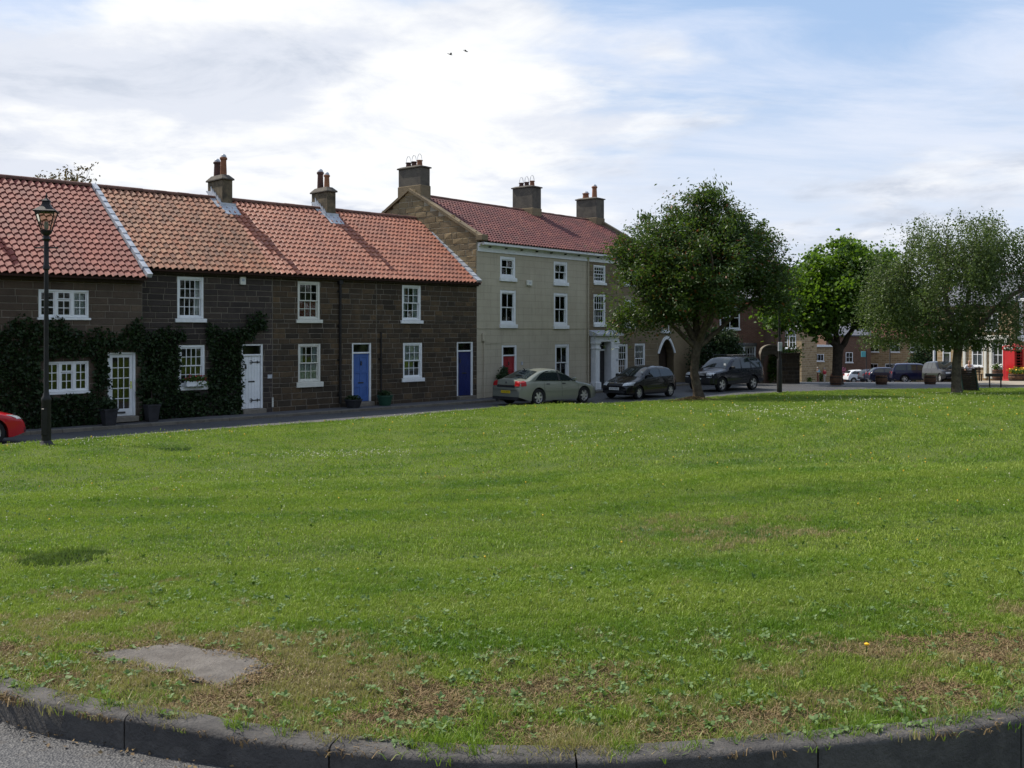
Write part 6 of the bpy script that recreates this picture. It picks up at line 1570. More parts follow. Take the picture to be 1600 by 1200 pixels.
# telephone box
M['kiosk_red'] = pm('red_kiosk_paint', (.50, .012, .016), (.42, .01, .014), 4, .35, .5, coat=.3)
kx, ky = 33.45, 66.2; kz = tz(kx, ky)+.10
kb = thing('phone_box', 'red telephone box with a domed top and glazed door at the right edge', 'phone box', (kx, ky, kz), R(25))
s = .45; k = MB()
for x in (-s, s-.11):
    for y in (-s, s-.11): k.bbox(x, x+.11, y, y+.11, .0, 2.12, .01)
k.bbox(-s-.02, s+.02, -s-.02, s+.02, -.02, .10, .01); k.bbox(-s-.03, s+.03, -s-.03, s+.03, 2.05, 2.30, .015)
k.box(-s+.015, -s+.05, -s+.11, s-.11, .10, 2.05)
k.build('kiosk_frame', M['kiosk_red'], kb)
dm = MB(); n = 10
def shell(px):
    V = []
    for i in range(n+1):
        for j in range(n+1):
            a, b = -1+2*i/n, -1+2*j/n; V.append((a*(s-.02), b*(s-.02), 2.30+.17*(1-max(a*a, 0)*.5-max(b*b, 0)*.5)*(1 if max(abs(a), abs(b)) < 1 else 0)))
    return V
dm.add(shell(0), [(i*(n+1)+j, (i+1)*(n+1)+j, (i+1)*(n+1)+j+1, i*(n+1)+j+1) for i in range(n) for j in range(n)]); dm.build('dome', M['kiosk_red'], kb, smooth=True, angle=30)
for (ax_, sg) in (('y', -1), ('x', 1), ('y', 1)):
    db = MB(); gl = []
    for r in range(9):
        z = .42+r*.195
        q = (-s+.11, s-.11)
        if ax_ == 'y': db.box(q[0], q[1], sg*(s-.05)-.015, sg*(s-.05)+.015, z-.012, z+.012)
        else: db.box(sg*(s-.05)-.015, sg*(s-.05)+.015, q[0], q[1], z-.012, z+.012)
    for x in (-.22, .22):
        if ax_ == 'y': db.box(x-.012, x+.012, sg*(s-.05)-.013, sg*(s-.05)+.013, .42, 1.98)
        else: db.box(sg*(s-.05)-.013, sg*(s-.05)+.013, x-.012, x+.012, .42, 1.98)
    if ax_ == 'y': db.box(-s+.11, s-.11, sg*(s-.05)-.02, sg*(s-.05)+.02, .10, .41)
    else: db.box(sg*(s-.05)-.02, sg*(s-.05)+.02, -s+.11, s-.11, .10, .41)
    dd = db.build('door' if sg == -1 else 'glazed_side', M['kiosk_red'], kb)
    gm = MB()
    for r in range(8):
        z0_, z1_ = .42+r*.195+.013, .42+(r+1)*.195-.013
        for a, b in ((-s+.11, -.233), (-.207, .207), (.233, s-.11)):
            if ax_ == 'y': gm.box(a, b, sg*(s-.05)-.003, sg*(s-.05)+.003, z0_, z1_)
            else: gm.box(sg*(s-.05)-.003, sg*(s-.05)+.003, a, b, z0_, z1_)
    gm.build('pane', M['glass'], dd)
for i, (px_, py_, rz_) in enumerate(((0, -s-.033, 0), (s+.033, 0, math.pi/2), (-s-.033, 0, -math.pi/2))):
    op = MB().box(-.33, .33, -.004, .004, -.07, .07).build('sign_panel', M['cream'], kb, (px_, py_, 2.17), (0, 0, rz_))
    cu = bpy.data.curves.new('sign_lettering', 'FONT'); cu.body = 'TELEPHONE'; cu.size = .10; cu.align_x = 'CENTER'; cu.align_y = 'CENTER'; cu.materials.append(M['black'])
    text_mesh('sign_lettering', cu, op, (0, -.006, 0), (R(90), 0, 0))

# slatted timber enclosure next to the birch
bx, by = 21.35, 46.6; bz = gz(bx, by)-.01
sl = thing('slatted_bin_store', 'dark slatted timber bin store standing just right of the birch trunk', 'bin store', (bx, by, bz), R(14))
for i in range(9): MB().bbox(-.40+.012*i*0, .40, -.10-.018*(8-i), -.075-.018*(8-i), .06+i*.105, .06+i*.105+.085, .006).build('slat', M['wood'], sl)
M['green_t'] = pm('green_timber', (.03, .06, .045), (.02, .045, .035), 6, .7)
for x in (-.42, .42): fm = MB(); fm.prism([(-.32, .0), (.32, 0), (.06, 1.02), (-.09, 1.02)], x-.03, x+.03, 'x'); fm.build('end_frame', M['green_t'], sl)
MB().bbox(-.47, .47, -.14, .10, 1.022, 1.07, .01).build('lid', M['wood'], sl)
for i in range(9): MB().bbox(-.40, .40, .09+.018*(8-i), .115+.018*(8-i), .06+i*.105, .06+i*.105+.085, .006).build('slat', M['wood'], sl)
# low black barrier
rx, ry = 25.4, 52.2; rz_ = tz(rx, ry)+.08
br_ = thing('low_barrier', 'low black barrier with two legs at the edge of the paved forecourt', 'barrier', (rx, ry, rz_), R(2))
MB().bbox(-.50, .45, -.03, .03, .50, .66, .01).build('board', M['black'], br_)
for x in (-.27, .33): MB().bbox(x-.03, x+.03, -.025, .025, -.1, .498, .006).build('leg', M['iron'], br_)
# barrel planters
def barrel(label, X, Y, h, r, leaf='leaf_mid', flowers=None, seed=0, fol=True, lift=0.0):
    root = thing('barrel_planter', label, 'planter', (X, Y, tz(X, Y)+lift), 0, 'barrel planters round the square')
    n = 14; sb = MB()
    for i in range(n):
        a0, a1 = 2*math.pi*i/n+.01, 2*math.pi*(i+1)/n-.01; V = []
        for z, k in ((0, .86), (h*.5, 1.0), (h, .92)):
            for a in (a0, a1): V.append((r*k*math.cos(a), r*k*math.sin(a), z))
            for a in (a1, a0): V.append((r*(k-.1)*math.cos(a), r*(k-.1)*math.sin(a), z))
        sb.add(V, [(j*4+q, j*4+(q+1) % 4, (j+1)*4+(q+1) % 4, (j+1)*4+q) for j in range(2) for q in range(4)]+[(8, 9, 10, 11), (3, 2, 1, 0)])
    sb.build('staves', M['barrel'], root)
    for z, k in ((h*.18, .93), (h*.8, .965)): MB().lathe([(r*k+.004, -.02), (r*k+.012, -.02), (r*k+.014, .02), (r*k+.004, .02)], 20, (0, 0, z), caps=False).build('hoop', M['iron'], root)
    MB().lathe([(r*.80, h*.85), (r*.80, h*.9)], 14).build('soil', M['soil'], root)
    if fol:
        rng = np.random.default_rng(seed); P = ell_points(420, [((0, 0, h+.14), (r*1.1, r*1.1, .22))], rng, .2); V, F = leaf_quads(P, .12, rng, .1, .6); link('foliage', np_mesh('foliage', V, F, M[leaf]), root, kind='stuff')
        if flowers: P = ell_points(70, [((0, 0, h+.18), (r*1.15, r*1.15, .24))], rng, .85); V, F = leaf_quads(P, .11, rng, 0, .95); link('flowers', np_mesh('flowers', V, F, M[flowers]), root, kind='stuff')
    return root
M['barrel'] = pm('weathered_barrel_wood', (.14, .075, .045), (.09, .05, .032), 6, .8, .2, .4, 40)
barrel('wooden half barrel at the foot of the maple', 17.95, 55.0, .50, .33, fol=False)
barrel('wooden half barrel before the navy estate car', 20.7, 55.6, .50, .33, fol=False)
barrel('wooden half barrel before the black people carrier', 23.6, 56.0, .50, .33, fol=False)
barrel('dark wooden barrel with pale foliage left of the phone box', 32.3, 66.0, .75, .32, 'leaf_mid', 'petal_w', 71, lift=.10)
barrel('flower tub with orange blooms at the foot of the phone box', 31.3, 61.5, .45, .50, 'leaf_mid', 'petal_yel', 72, lift=.10)

# posts, signs, bins
def post_thing(label, X, Y, h, r, mat, name='post', cat='post', zl=None):
    root = thing(name, label, cat, (X, Y, tz(X, Y) if zl is None else zl)); MB().lathe([(r*1.5, -.1), (r*1.5, .5), (r, .55), (r*.8, h), (r*.3, h+.06)], 12).build('column', M[mat], root, smooth=True, angle=40); return root
post_thing('tall white pole in front of the ivy mass', 38.3, 90, 4.6, .11, 'white', 'white_pole', 'pole')
p_ = post_thing('thin dark lamp column in front of the tan stone house', 40.0, 105, 6.5, .06, 'iron', 'street_lamp', 'street lamp'); MB().bbox(-.25, .25, -.12, .12, 6.4, 6.6, .04).build('lantern', M['iron'], p_)
p_ = post_thing('sign pole with a small turquoise board by the brown brick house', 37.5, 105, 4.2, .05, 'iron', 'sign_post', 'sign'); M['turq'] = pm('turquoise_sign', (.10, .34, .36), None, 3, .5); MB().bbox(-.55, -.06, -.04, .04, 2.7, 3.3, .02).build('board', M['turq'], p_)
p_ = post_thing('dark slim lamp column on the corner by the black litter bin', 30.9, 107, 6.0, .06, 'iron', 'street_lamp', 'street lamp'); MB().bbox(-.25, .25, -.12, .12, 5.9, 6.1, .04).build('lantern', M['iron'], p_)
lb_ = thing('litter_bin', 'black litter bin on the far corner near the walkers', 'bin', (31.6, 108, tz(31.6, 108)))
MB().lathe([(.30, 0), (.34, .15), (.34, .95), (.36, .97), (.36, 1.05), (.20, 1.28), (.05, 1.32)], 16).build('bin_body', M['plastic'], lb_, smooth=True, angle=35)
pier = thing('brick_pier', 'squat brick pier with a planted top near the walkers', 'pier', (32.9, 108, tz(32.9, 108)))
MB().bbox(-.38, .38, -.38, .38, -.2, 1.05, .03).build('pier', M['w_red'], pier); MB().bbox(-.45, .45, -.45, .45, 1.052, 1.16, .02).build('cap', M['step'], pier)

# ------------------------------------------------------------------ people
M['skin'] = pm('skin', (.45, .25, .17), (.42, .23, .155), 6, .55)
for nm, c in dict(cloth_blue=(.22, .48, .62), cloth_khaki=(.30, .23, .15), cloth_red=(.36, .03, .05), cloth_cream=(.50, .46, .40), cloth_white=(.68, .68, .72), cloth_navy=(.03, .035, .07), hair_grey=(.34, .31, .28), hair_brown=(.08, .05, .035), shoe=(.03, .025, .02)).items(): M[nm] = pm(nm, c, tuple(x*.85 for x in c), 7, .9)
def skin_mesh(name, verts, edges, rad, mat, parent, sub=2):
    me = bpy.data.meshes.new(name); me.from_pydata(verts, edges, []); me.update()
    o = bpy.data.objects.new(name, me); COL.objects.link(o)
    m = o.modifiers.new('skin', 'SKIN'); m.use_smooth_shade = True
    for v, r in zip(me.skin_vertices[0].data, rad): v.radius = r if hasattr(r, '__len__') else (r, r)
    me.skin_vertices[0].data[0].use_root = True
    s_ = o.modifiers.new('subsurf', 'SUBSURF'); s_.levels = s_.render_levels = sub
    out = bpy.data.meshes.new_from_object(o.evaluated_get(bpy.context.evaluated_depsgraph_get())); bpy.data.objects.remove(o)
    out.materials.clear(); out.materials.append(M[mat]); out.name = name
    return link(name, out, parent)
def person(label, X, Y, z, rz, top, legs, hair, pose='stand', scale=1.0, group=None):
    root = thing('person', label, 'person', (X, Y, z), rz, group); root.scale = (scale,)*3
    sit = pose == 'sit'; hz = .48 if sit else .92
    J = {'pel': (0, 0, hz), 'wst': (0, .01, hz+.16), 'chs': (0, 0, hz+.38), 'nk': (0, 0, hz+.56), 'hd': (0, -.02, hz+.68), 'tp': (0, -.02, hz+.80)}
    for s, k in ((-1, 'l'), (1, 'r')):
        J['hip'+k] = (s*.09, 0, hz-.04)
        if sit: J['kn'+k] = (s*.12, -.44, .47); J['an'+k] = (s*.12, -.42, .09); J['to'+k] = (s*.13, -.60, .03)
        else: J['kn'+k] = (s*.10, -.03+.02*s, .49); J['an'+k] = (s*.11, .03*s, .08); J['to'+k] = (s*.13, -.15+.03*s, .03)
        J['sh'+k] = (s*.17, 0, hz+.48)
        if sit or pose == 'akimbo': J['el'+k] = (s*.27, .03, hz+.22); J['wr'+k] = (s*.16, -.20, hz+.12); J['ha'+k] = (s*.11, -.26, hz+.10)
        else: J['el'+k] = (s*.23, .02, hz+.20); J['wr'+k] = (s*.23, -.06, hz-.04); J['ha'+k] = (s*.22, -.09, hz-.14)
    keys = list(J); ix = {k: i for i, k in enumerate(keys)}
    E_ = [('pel', 'wst'), ('wst', 'chs'), ('chs', 'nk'), ('nk', 'hd'), ('hd', 'tp')]+[(a+k, b+k) for k in 'lr' for a, b in (('hip', 'kn'), ('kn', 'an'), ('an', 'to'), ('sh', 'el'), ('el', 'wr'), ('wr', 'ha'))]+[('pel', 'hipl'), ('pel', 'hipr'), ('chs', 'shl'), ('chs', 'shr')]
    rr_ = {'pel': (.14, .10), 'wst': (.13, .09), 'chs': (.16, .105), 'nk': .05, 'hd': (.078, .095), 'tp': (.06, .07), 'hip': .085, 'kn': .056, 'an': .04, 'to': .035, 'sh': .058, 'el': .042, 'wr': .03, 'ha': .034}
    rad = [rr_[k] if k in rr_ else rr_[k[:-1]] for k in keys]
    skin_mesh('body', [J[k] for k in keys], [(ix[a], ix[b]) for a, b in E_], rad, 'skin', root)
    def garment(nm, ks, es, grow, mat, ov={}):
        i2 = {k: i for i, k in enumerate(ks)}; rs = []
        for k in ks:
            r = rr_[k] if k in rr_ else rr_[k[:-1]]; r = r if hasattr(r, '__len__') else (r, r); rs.append((r[0]+grow, r[1]+grow))
        skin_mesh(nm, [J[k] for k in ks], [(i2[a], i2[b]) for a, b in es], rs, mat, root)
    garment('shirt', ['chs', 'wst', 'pel', 'shl', 'shr', 'ell', 'elr'], [('chs', 'wst'), ('wst', 'pel'), ('chs', 'shl'), ('chs', 'shr'), ('shl', 'ell'), ('shr', 'elr')], .022, top)
    garment('trousers', ['pel', 'hipl', 'hipr', 'knl', 'knr', 'anl', 'anr'], [('pel', 'hipl'), ('pel', 'hipr'), ('hipl', 'knl'), ('hipr', 'knr'), ('knl', 'anl'), ('knr', 'anr')], .018, legs)
    for k in 'lr':
        a, t = Vector(J['an'+k]), Vector(J['to'+k]); MB().tube([a+Vector((0, .05, -.03)), a.lerp(t, .5)+Vector((0, 0, -.015)), t+Vector((0, -.02, .005))], [.045, .05, .035], 8).build('shoe', M['shoe'], root, smooth=True)
    if hair:
        h = MB(); hd = Vector(J['hd']); h.lathe([(.098, .0), (.108, .06), (.09, .12), (.05, .155), (.01, .165)], 14, (hd.x, hd.y+.018, hd.z+.015)); h.build('hair', M[hair], root, smooth=True)
    hd = Vector(J['hd'])
    MB().tube([hd+Vector((0, -.09, .02)), hd+Vector((0, -.115, -.012)), hd+Vector((0, -.09, -.02))], [.008, .014, .01], 6).build('nose', M['skin'], root, smooth=True)
    for s in (-1, 1): MB().tube([hd+Vector((s*.032, -.085, .03)), hd+Vector((s*.032, -.092, .03))], .009, 6).build('eye', M['black'], root)
    return root
person('walker in a light blue top and khaki trousers on the far pavement', 34.35, 111.5, tz(34.3, 111.5), R(160), 'cloth_blue', 'cloth_khaki', 'hair_grey', 'akimbo', 1.0, 'walkers on the far pavement')
person('walker in a dark red top and pale trousers near the white hatchback', 35.35, 112.2, tz(35.3, 112.2), R(-150), 'cloth_red', 'cloth_cream', 'hair_grey', 'akimbo', .96, 'walkers on the far pavement')
sx_, sy_ = 28.2, 61.3; sz_ = tz(sx_, sy_)+.1
bench = thing('park_bench', 'timber bench behind the slatted bin store', 'bench', (sx_, sy_, sz_), R(-10))
for i in range(4): MB().bbox(-.75, .75, -.40+i*.11, -.31+i*.11, .42, .455, .006).build('seat_slat', M['wood'], bench)
for i in range(3): MB().bbox(-.75, .75, .06+i*.03, .085+i*.03, .52+i*.12, .61+i*.12, .006).build('back_slat', M['wood'], bench)
for x in (-.66, .66):
    MB().prism([(-.38, 0), (-.32, 0), (-.32, .418), (-.38, .418)], x-.03, x+.03, 'x').build('leg', M['wood'], bench); MB().prism([(.04, 0), (.10, 0), (.19, .9), (.14, .9)], x-.03, x+.03, 'x').build('leg', M['wood'], bench)
person('bald person in a white shirt sitting behind the slatted bin store', sx_, sy_-.12, sz_, R(-10), 'cloth_white', 'cloth_navy', None, 'sit')

# two birds high over the roofs
def bird(label, X, Y, Z, rz, roll):
    root = thing('bird', label, 'bird', (X, Y, Z), rz, 'birds in the sky'); root.rotation_euler = (roll, 0, rz)
    b = MB().tube([(0, -.20, 0), (0, -.14, .0), (0, 0, 0), (0, .14, 0), (0, .30, .01)], [.012, .035, .05, .03, .012], 8); b.build('body', M['plastic'], root, smooth=True)
    for s in (-1, 1):
        MB().add([(s*.03, -.10, .01), (s*.22, -.12, .09), (s*.45, .02, .06), (s*.22, .02, .08), (s*.03, .08, .01), (s*.03, -.10, -.005), (s*.22, -.12, .075), (s*.45, .02, .055), (s*.22, .02, .066), (s*.03, .08, -.005)], [(0,1,3,4), (1,2,3), (9,8,6,5), (8,7,6), (0,5,6,1), (1,6,7,2), (2,7,8,3), (3,8,9,4)]).build('wing', M['plastic'], root)
bird('dark bird higher and to the right of the pair in the sky', -4.2, 90, 3.05+435/1550*90, R(70), R(25))
bird('dark bird lower and to the left of the pair in the sky', -5.6, 90, 3.05+430/1550*90, R(100), R(15))

# ------------------------------------------------------------------ turf: blades, weeds, clover
def clump(name, n, rad, h, wd, rng, mat, lean=.5):
    V = []; F = []
    for k in range(n):
        a = rng.random()*6.283; r = rad*math.sqrt(rng.random()); x, y = r*math.cos(a), r*math.sin(a)
        hh = h*(.5+.8*rng.random()); b = rng.random()*6.283; ln = hh*lean*(.3+rng.random()); dx, dy = math.cos(b)*ln, math.sin(b)*ln
        c = rng.random()*6.283; wx, wy = math.cos(c)*wd/2, math.sin(c)*wd/2; i = len(V)
        V += [(x-wx, y-wy, -.01), (x+wx, y+wy, -.01), (x+dx*.4+wx*.8, y+dy*.4+wy*.8, hh*.6), (x+dx*.4-wx*.8, y+dy*.4-wy*.8, hh*.6), (x+dx, y+dy, hh)]
        F += [(i, i+1, i+2, i+3), (i+3, i+2, i+4)]
    me = bpy.data.meshes.new(name); me.from_pydata(V, [], F); me.materials.append(mat); return me
def rosette(name, n, rl, rng, mat, tilt=.5):
    V = []; F = []
    for k in range(n):
        a = 6.283*k/n+rng.random()*.8; L = rl*(.6+.6*rng.random()); t = tilt*(.3+rng.random()); c, s = math.cos(a), math.sin(a); w_ = L*.22; i = len(V)
        for f, ww in ((.05, .25), (.4, 1), (.75, .85), (1, .05)):
            z = L*(math.sin(t)*f-.35*f*f)+.012; r = L*f*math.cos(t)
            V += [(c*r-s*w_*ww, s*r+c*w_*ww, z+.004), (c*r+s*w_*ww, s*r-c*w_*ww, z)]
        F += [(i+2*q, i+2*q+1, i+2*q+3, i+2*q+2) for q in range(3)]
    me = bpy.data.meshes.new(name); me.from_pydata(V, [], F); me.materials.append(mat); return me
def flower(name, r, h, mat):
    b = MB(); b.lathe([(r*.3, h-r), (r, h-.3*r), (r*.9, h+.35*r), (r*.4, h+.8*r)], 7, caps=True); b.tube([(0, 0, 0), (0, 0, h-r)], r*.15, 3); return b.mesh(name, mat)
M['weed'] = leaf_mat('weed_leaf', (.085, .150, .040), (.150, .225, .075), (.16, .28, .05), .30, .6)
M['clover_w'] = pm('clover_flower', (.62, .62, .44), (.52, .50, .32), 30, .8)
def scatter(name, meshes, pts, scl, seed, kind='stuff', normal_tilt=.15):
    """instances of a few small meshes on given points, through geometry nodes"""
    rng = np.random.default_rng(seed); n = len(pts)
    me = bpy.data.meshes.new(name); me.vertices.add(n); me.vertices.foreach_set('co', np.asarray(pts, np.float32).ravel())
    at = me.attributes.new('rot', 'FLOAT_VECTOR', 'POINT'); rot = np.zeros((n, 3), np.float32); rot[:, 2] = rng.random(n)*6.283; rot[:, :2] = rng.normal(size=(n, 2))*normal_tilt; at.data.foreach_set('vector', rot.ravel())
    at = me.attributes.new('scl', 'FLOAT', 'POINT'); at.data.foreach_set('value', (np.asarray(scl)*(.7+.6*rng.random(n))).astype(np.float32))
    at = me.attributes.new('pick', 'INT', 'POINT'); at.data.foreach_set('value', rng.integers(0, len(meshes), n).astype(np.int32))
    o = link(name, me); o['kind'] = kind
    src = bpy.data.collections.new(name+'_kinds')
    for m in meshes: src.objects.link(bpy.data.objects.new(m.name, m))
    ng = bpy.data.node_groups.new(name+'_nodes', 'GeometryNodeTree')
    ng.interface.new_socket('Geometry', in_out='INPUT', socket_type='NodeSocketGeometry'); ng.interface.new_socket('Geometry', in_out='OUTPUT', socket_type='NodeSocketGeometry')
    N = ng.nodes; L = ng.links
    gi, go = N.new('NodeGroupInput'), N.new('NodeGroupOutput'); ins = N.new('GeometryNodeInstanceOnPoints'); ci = N.new('GeometryNodeCollectionInfo')
    ci.inputs['Collection'].default_value = src; ci.inputs['Separate Children'].default_value = True; ci.inputs['Reset Children'].default_value = True
    def attr(nm, typ):
        a = N.new('GeometryNodeInputNamedAttribute'); a.data_type = typ; a.inputs[0].default_value = nm; return a.outputs[0]
    L.new(gi.outputs[0], ins.inputs['Points']); L.new(ci.outputs[0], ins.inputs['Instance']); ins.inputs['Pick Instance'].default_value = True
    L.new(attr('pick', 'INT'), ins.inputs['Instance Index']); L.new(attr('rot', 'FLOAT_VECTOR'), ins.inputs['Rotation']); L.new(attr('scl', 'FLOAT'), ins.inputs['Scale'])
    L.new(ins.outputs[0], go.inputs[0])
    o.modifiers.new('scatter', 'NODES').node_group = ng
    return o
def worn(x, y):
    return np.array([noise.fractal(Vector((a*1.9, b*1.9, 2.0)), 1.0, 2.0, 4) for a, b in zip(x, y)])
def in_slab(x, y, grow=1.0):
    c = np.mean(cs, axis=0); ins = np.ones(len(x), bool); q = [(c[0]+(p[0]-c[0])*grow*.93, c[1]+(p[1]-c[1])*grow*.93) for p in cs]
    s0 = None
    for a, b in zip(q, q[1:]+q[:1]):
        s = (b[0]-a[0])*(y-a[1])-(b[1]-a[1])*(x-a[0]); ins &= s < 0
    return ins
def on_green(n, y0, y1, seed, spread=.62):
    rng = np.random.default_rng(seed); out = []
    while sum(len(q) for q in out) < n:
        y = np.sqrt(rng.uniform(y0*y0, y1*y1, n)); x = (rng.random(n)*2-1)*(spread*y+.8)
        ang = np.arctan2(x-P0[0], y-P0[1]); ok = (ang > A0) & (ang < A1); x, y, ang = x[ok], y[ok], ang[ok]
        r = np.hypot(x-P0[0], y-P0[1]); ok = (r > ray_r(NEAR_S, ang)+.07) & (r < ray_r(FAR, ang)-.14); x, y = x[ok], y[ok]
        ok = ~in_slab(x, y)
        out.append(np.stack([x[ok], y[ok], green_z(x[ok], y[ok])], -1))
    return np.concatenate(out)[:n]
NEAR_S = near_line
NEAR_S = NEAR[:2]+[p for p in near_line]+NEAR[-3:]
M['mulch'] = leaf_mat('dry_clippings', (.15, .10, .05), (.26, .18, .085), (.16, .11, .05), .15, .8)
rg_ = np.random.default_rng(77)
cl_a = [clump('grass_tuft', 66, .075, .018, .0036, rg_, M['blade'], 1.1) for _ in range(4)]
cl_b = [clump('grass_tuft', 46, .13, .017, .0060, rg_, M['blade'], 1.2) for _ in range(3)]
cl_c = [clump('grass_tuft', 28, .26, .024, .013, rg_, M['blade'], .8) for _ in range(3)]
p1 = on_green(14000, 3.3, 7.5, 1); dz = p1[:, 1]-3.6-.1*p1[:, 0]**2; wm_ = (worn(p1[:, 0], p1[:, 1])+np.clip((dz-.6)*.55, -.12, 1.2)) > -.12; pw = p1[~wm_]; p1 = p1[wm_]; p2 = on_green(15000, 7.5, 14, 2); p3 = on_green(24000, 14, 50, 3)
cl_w = [clump('grass_tuft', 60, .085, .011, .0045, rg_, M['mulch'] if k else M['blade'], 3.0) for k in range(4)]
scatter('grass', cl_w, pw, np.full(len(pw), 1.0), 4, normal_tilt=.05)
scatter('grass', cl_a, p1, np.full(len(p1), 1.0), 1); scatter('grass', cl_b, p2, np.full(len(p2), 1.0), 2); scatter('grass', cl_c, p3, np.full(len(p3), 1.0), 3)
# longer fringe over the kerbs and round posts
fr_pts = []
rg2 = np.random.default_rng(5)
P_ = np.array([(q.x, q.y) for q in resample(near_line, .03)])
for (x, y) in P_:
    if rg2.random() < .75+.25*math.sin(x*7):
        k = .045+rg2.random()*.11; a = math.atan2(x, y-8); 
        dn = np.array([-(x), 9-y]); dn = dn/np.linalg.norm(dn); X_, Y_ = x+dn[0]*k, y+dn[1]*k
        fr_pts.append((X_, Y_, gz(X_, Y_)))
tuft = [clump('grass_tuft', 24, .05, .085, .0045, rg_, M['blade'], 1.0) for _ in range(3)]
far_fr = []
for q in resample(FAR[1:-1], .16):
    for _ in range(2):
        n_ = Vector((0-q.x, 10-q.y, 0)).normalized(); X_, Y_ = q.x+n_.x*(.16+.5*rg2.random()**2), q.y+n_.y*(.16+.5*rg2.random()**2); far_fr.append((X_, Y_, gz(X_, Y_)))
for cx_, cy_, rr__ in ((LX, LY, .22), (PX, PY, .2), (BX, BY, .3), (T1[0], T1[1], .45)):
    for _ in range(26): a = rg2.random()*6.28; far_fr.append((cx_+rr__*math.cos(a)*(.8+.5*rg2.random()), cy_+rr__*math.sin(a)*(.8+.5*rg2.random()), gz(cx_, cy_)))
scatter('grass', tuft, fr_pts, np.full(len(fr_pts), .7), 6)
tuft2 = [clump('grass_tuft', 26, .12, .050, .010, rg_, M['blade'], .8) for _ in range(3)]
scatter('grass', tuft2, far_fr, np.full(len(far_fr), 1.0), 7)
# broad-leaved weeds
ros = [rosette('weed', 5+k, .046, rg_, M['weed'], .8) for k in range(4)]
w1 = on_green(4200, 3.5, 7.2, 11); w1 = w1[(np.sin(w1[:, 0]*2.3+1)*np.sin(w1[:, 1]*3.1)+.9*rg2.random(len(w1))) > .05]
w1 = w1[(w1[:, 1]+.12*w1[:, 0]**2 < 5.4) | (rg2.random(len(w1)) < .35)]
w2 = on_green(3400, 7, 30, 12); w2 = w2[(np.sin(w2[:, 0]*.9+2)*np.sin(w2[:, 1]*.7+w2[:, 0]*.2)+.8*rg2.random(len(w2))) > .30]
M['weed_dark'] = leaf_mat('dark_weed_leaf', (.035, .085, .014), (.065, .130, .028), (.08, .16, .02), .25, .6)
ros2 = [rosette('weed', 6+k, .050, rg_, M['weed_dark'], .9) for k in range(3)]
w3 = on_green(3600, 6, 26, 19); w3 = w3[(np.sin(w3[:, 0]*.7-1)*np.sin(w3[:, 1]*.8+w3[:, 0]*.3)+.9*rg2.random(len(w3))) > .25]
scatter('weeds', ros2, w3+np.array([0, 0, .012]), np.full(len(w3), .58), 20, normal_tilt=.3)
wp = np.concatenate([w1, w2]); scatter('weeds', ros, wp+np.array([0, 0, .012]), np.concatenate([np.full(len(w1), .62), np.full(len(w2), .7)]), 13, normal_tilt=.3)
# white clover and a few yellow heads
fl = [flower('clover', .012, .055, M['clover_w']), flower('clover', .010, .045, M['clover_w'])]
c1 = on_green(9000, 6, 42, 14); m_ = np.sin(c1[:, 0]*.55+.7)*np.sin(c1[:, 1]*.32+c1[:, 0]*.13+1.2)+.5*rg2.normal(size=len(c1)); c1 = c1[m_ > .74]
d1 = np.array([-3.4, 18.6])+rg2.normal(size=(180, 2))*np.array([.9, .5]); d1 = np.stack([d1[:, 0], d1[:, 1], green_z(d1[:, 0], d1[:, 1])], -1)
c1 = np.concatenate([c1, d1]); scatter('clover_flowers', fl, c1, np.clip(c1[:, 1]/22, .6, 1.25), 15)
yl = [flower('yellow_flower', .012, .05, M['petal_yel'])]
c2 = on_green(260, 7, 45, 16); scatter('yellow_flowers', yl, c2, np.clip(c2[:, 1]/20, .7, 1.3), 17)
dx_, dy_ = 1.72, 4.82
dn_ = thing('dandelion', 'single yellow dandelion in the turf at the front right', 'flower', (dx_, dy_, gz(dx_, dy_)))
MB().tube([(0, 0, -.01), (.004, 0, .055)], .0025, 6).build('stem', M['leaf_mid'], dn_)
hd_ = MB()
for k in range(18): a = 6.283*k/18; hd_.add([(.004, 0, .056), (.004+.012*math.cos(a-.15), .012*math.sin(a-.15), .064), (.004+.014*math.cos(a), .014*math.sin(a), .064), (.004+.012*math.cos(a+.15), .012*math.sin(a+.15), .064)], [(0, 1, 2, 3)])
hd_.lathe([(.010, .058), (.011, .066), (.004, .070)], 10, (.004, 0, 0)); hd_.build('bloom', M['petal_yel'], dn_)
# mulch of dry clippings round the rowan's foot
rngm = np.random.default_rng(90); q = rngm.normal(size=(2600, 2))*np.array([.62, .5]); z_ = .16*np.exp(-(q[:, 0]**2+q[:, 1]**2)/.35)
Pm = np.stack([T1[0]+q[:, 0]-.15, T1[1]+q[:, 1]-.15, green_z(T1[0]+q[:, 0], T1[1]+q[:, 1])+z_], -1); V, F = leaf_quads(Pm, .085, rngm, 0, .3, 1.5); link('dry_clippings', np_mesh('dry_clippings', V, F, M['mulch']), kind='stuff')
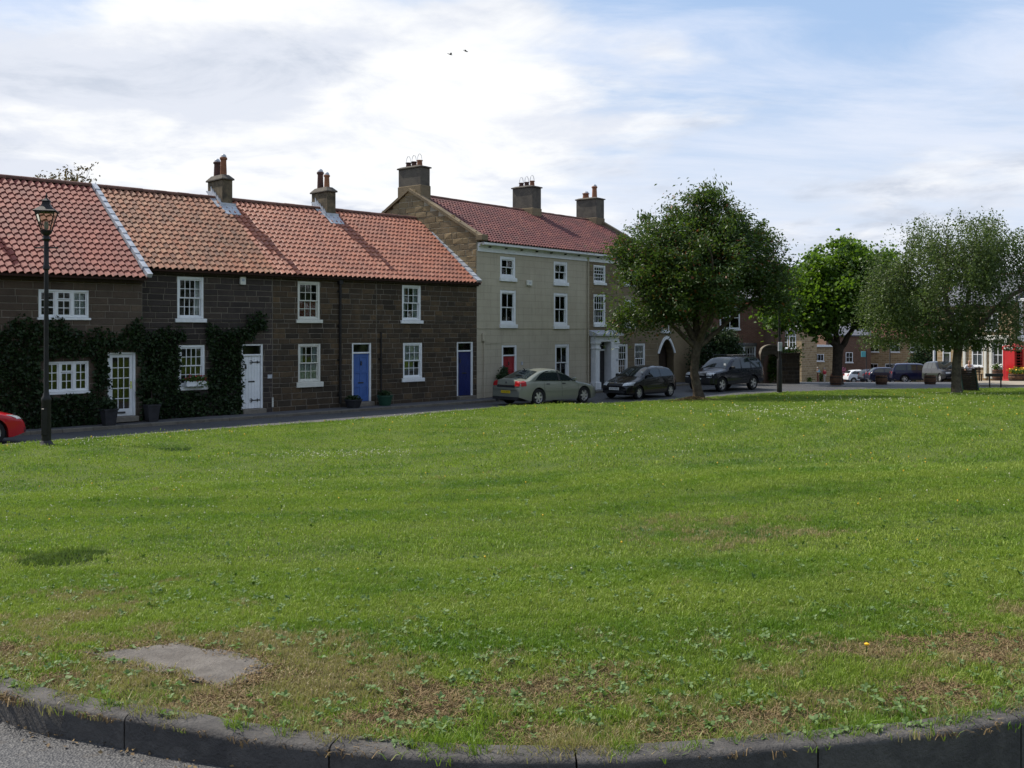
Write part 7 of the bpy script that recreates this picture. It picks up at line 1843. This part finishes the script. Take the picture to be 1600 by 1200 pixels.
# earth and dead bits over the rim of the slab
rim_ = []
for a, b in zip(cs, cs[1:]+cs[:1]):
    for _ in range(330):
        f = rngm.random(); k = rngm.normal()*.05+.045; px_, py_ = a[0]+(b[0]-a[0])*f, a[1]+(b[1]-a[1])*f; c = np.mean(cs, axis=0); e = np.array([px_-c[0], py_-c[1]]); e /= np.linalg.norm(e)
        rim_.append((px_+e[0]*k, py_+e[1]*k))
rim_ = np.array(rim_); Pr = np.stack([rim_[:, 0], rim_[:, 1], green_z(rim_[:, 0], rim_[:, 1])+.016], -1); V, F = leaf_quads(Pr, .020, rngm, 0, .35, 1.4); link('dry_clippings', np_mesh('dry_clippings', V, F, M['mulch']), kind='stuff')
# gutter grit along the near kerb and a few fallen leaves
gr = np.array([(q.x, q.y) for q in resample(near_line, .012)]); gr = gr[(rngm.random(len(gr)) < .5) & (gr[:, 0] < -.3)]
dn = np.stack([gr[:, 0], gr[:, 1]-9], -1); dn /= np.linalg.norm(dn, axis=1)[:, None]; gr = gr+dn*(.005+.10*rngm.random((len(gr), 1))**2)
Pg = np.stack([gr[:, 0], gr[:, 1], road_z(gr[:, 0], gr[:, 1])+.008], -1); V, F = leaf_quads(Pg, .020, rngm, 0, .7, 1.2); link('gutter_litter', np_mesh('gutter_litter', V, F, M['mulch']), kind='stuff')

# unseen trees added behind and beside the viewer, darkening reflections in panes and paintwork
rngt = np.random.default_rng(95); ells = [((x, -32-6*rngt.random(), 6.5), (5+2*rngt.random(), 4, 7+3*rngt.random())) for x in np.arange(-70, 75, 7.5)]+[((48+5*rngt.random(), y, 4), (4, 5, 6.0+2*rngt.random())) for y in np.arange(-28, 66, 7)]
Pt = ell_points(13000, ells, rngt, .8); Pt = Pt[Pt[:, 2] > 0]; V, F = leaf_quads(Pt, 1.7, rngt, .2, .7); link('reflection_treeline', np_mesh('reflection_treeline', V, F, M['leaf_dark']), kind='stuff')

# round road sign standing just outside the frame on the left edge of the green (its shadow falls into view)
gx_, gy_ = -5.32, 8.95
rs_ = thing('road_sign', 'round road sign on a thin grey post at the left edge of the green', 'sign', (gx_, gy_, gz(gx_, gy_)))
MB().tube([(0, 0, -.2), (0, 0, 2.75)], .035, 12).build('post', M['lead'], rs_, smooth=True)
pl_ = MB().lathe([(.37, -.006), (.37, .006)], 28); pl_.v = [(x, z-.045, y+2.42) for x, y, z in pl_.v]; pd_ = pl_.build('sign_plate', M['white'], rs_, (0, 0, 0), (0, 0, R(60)))
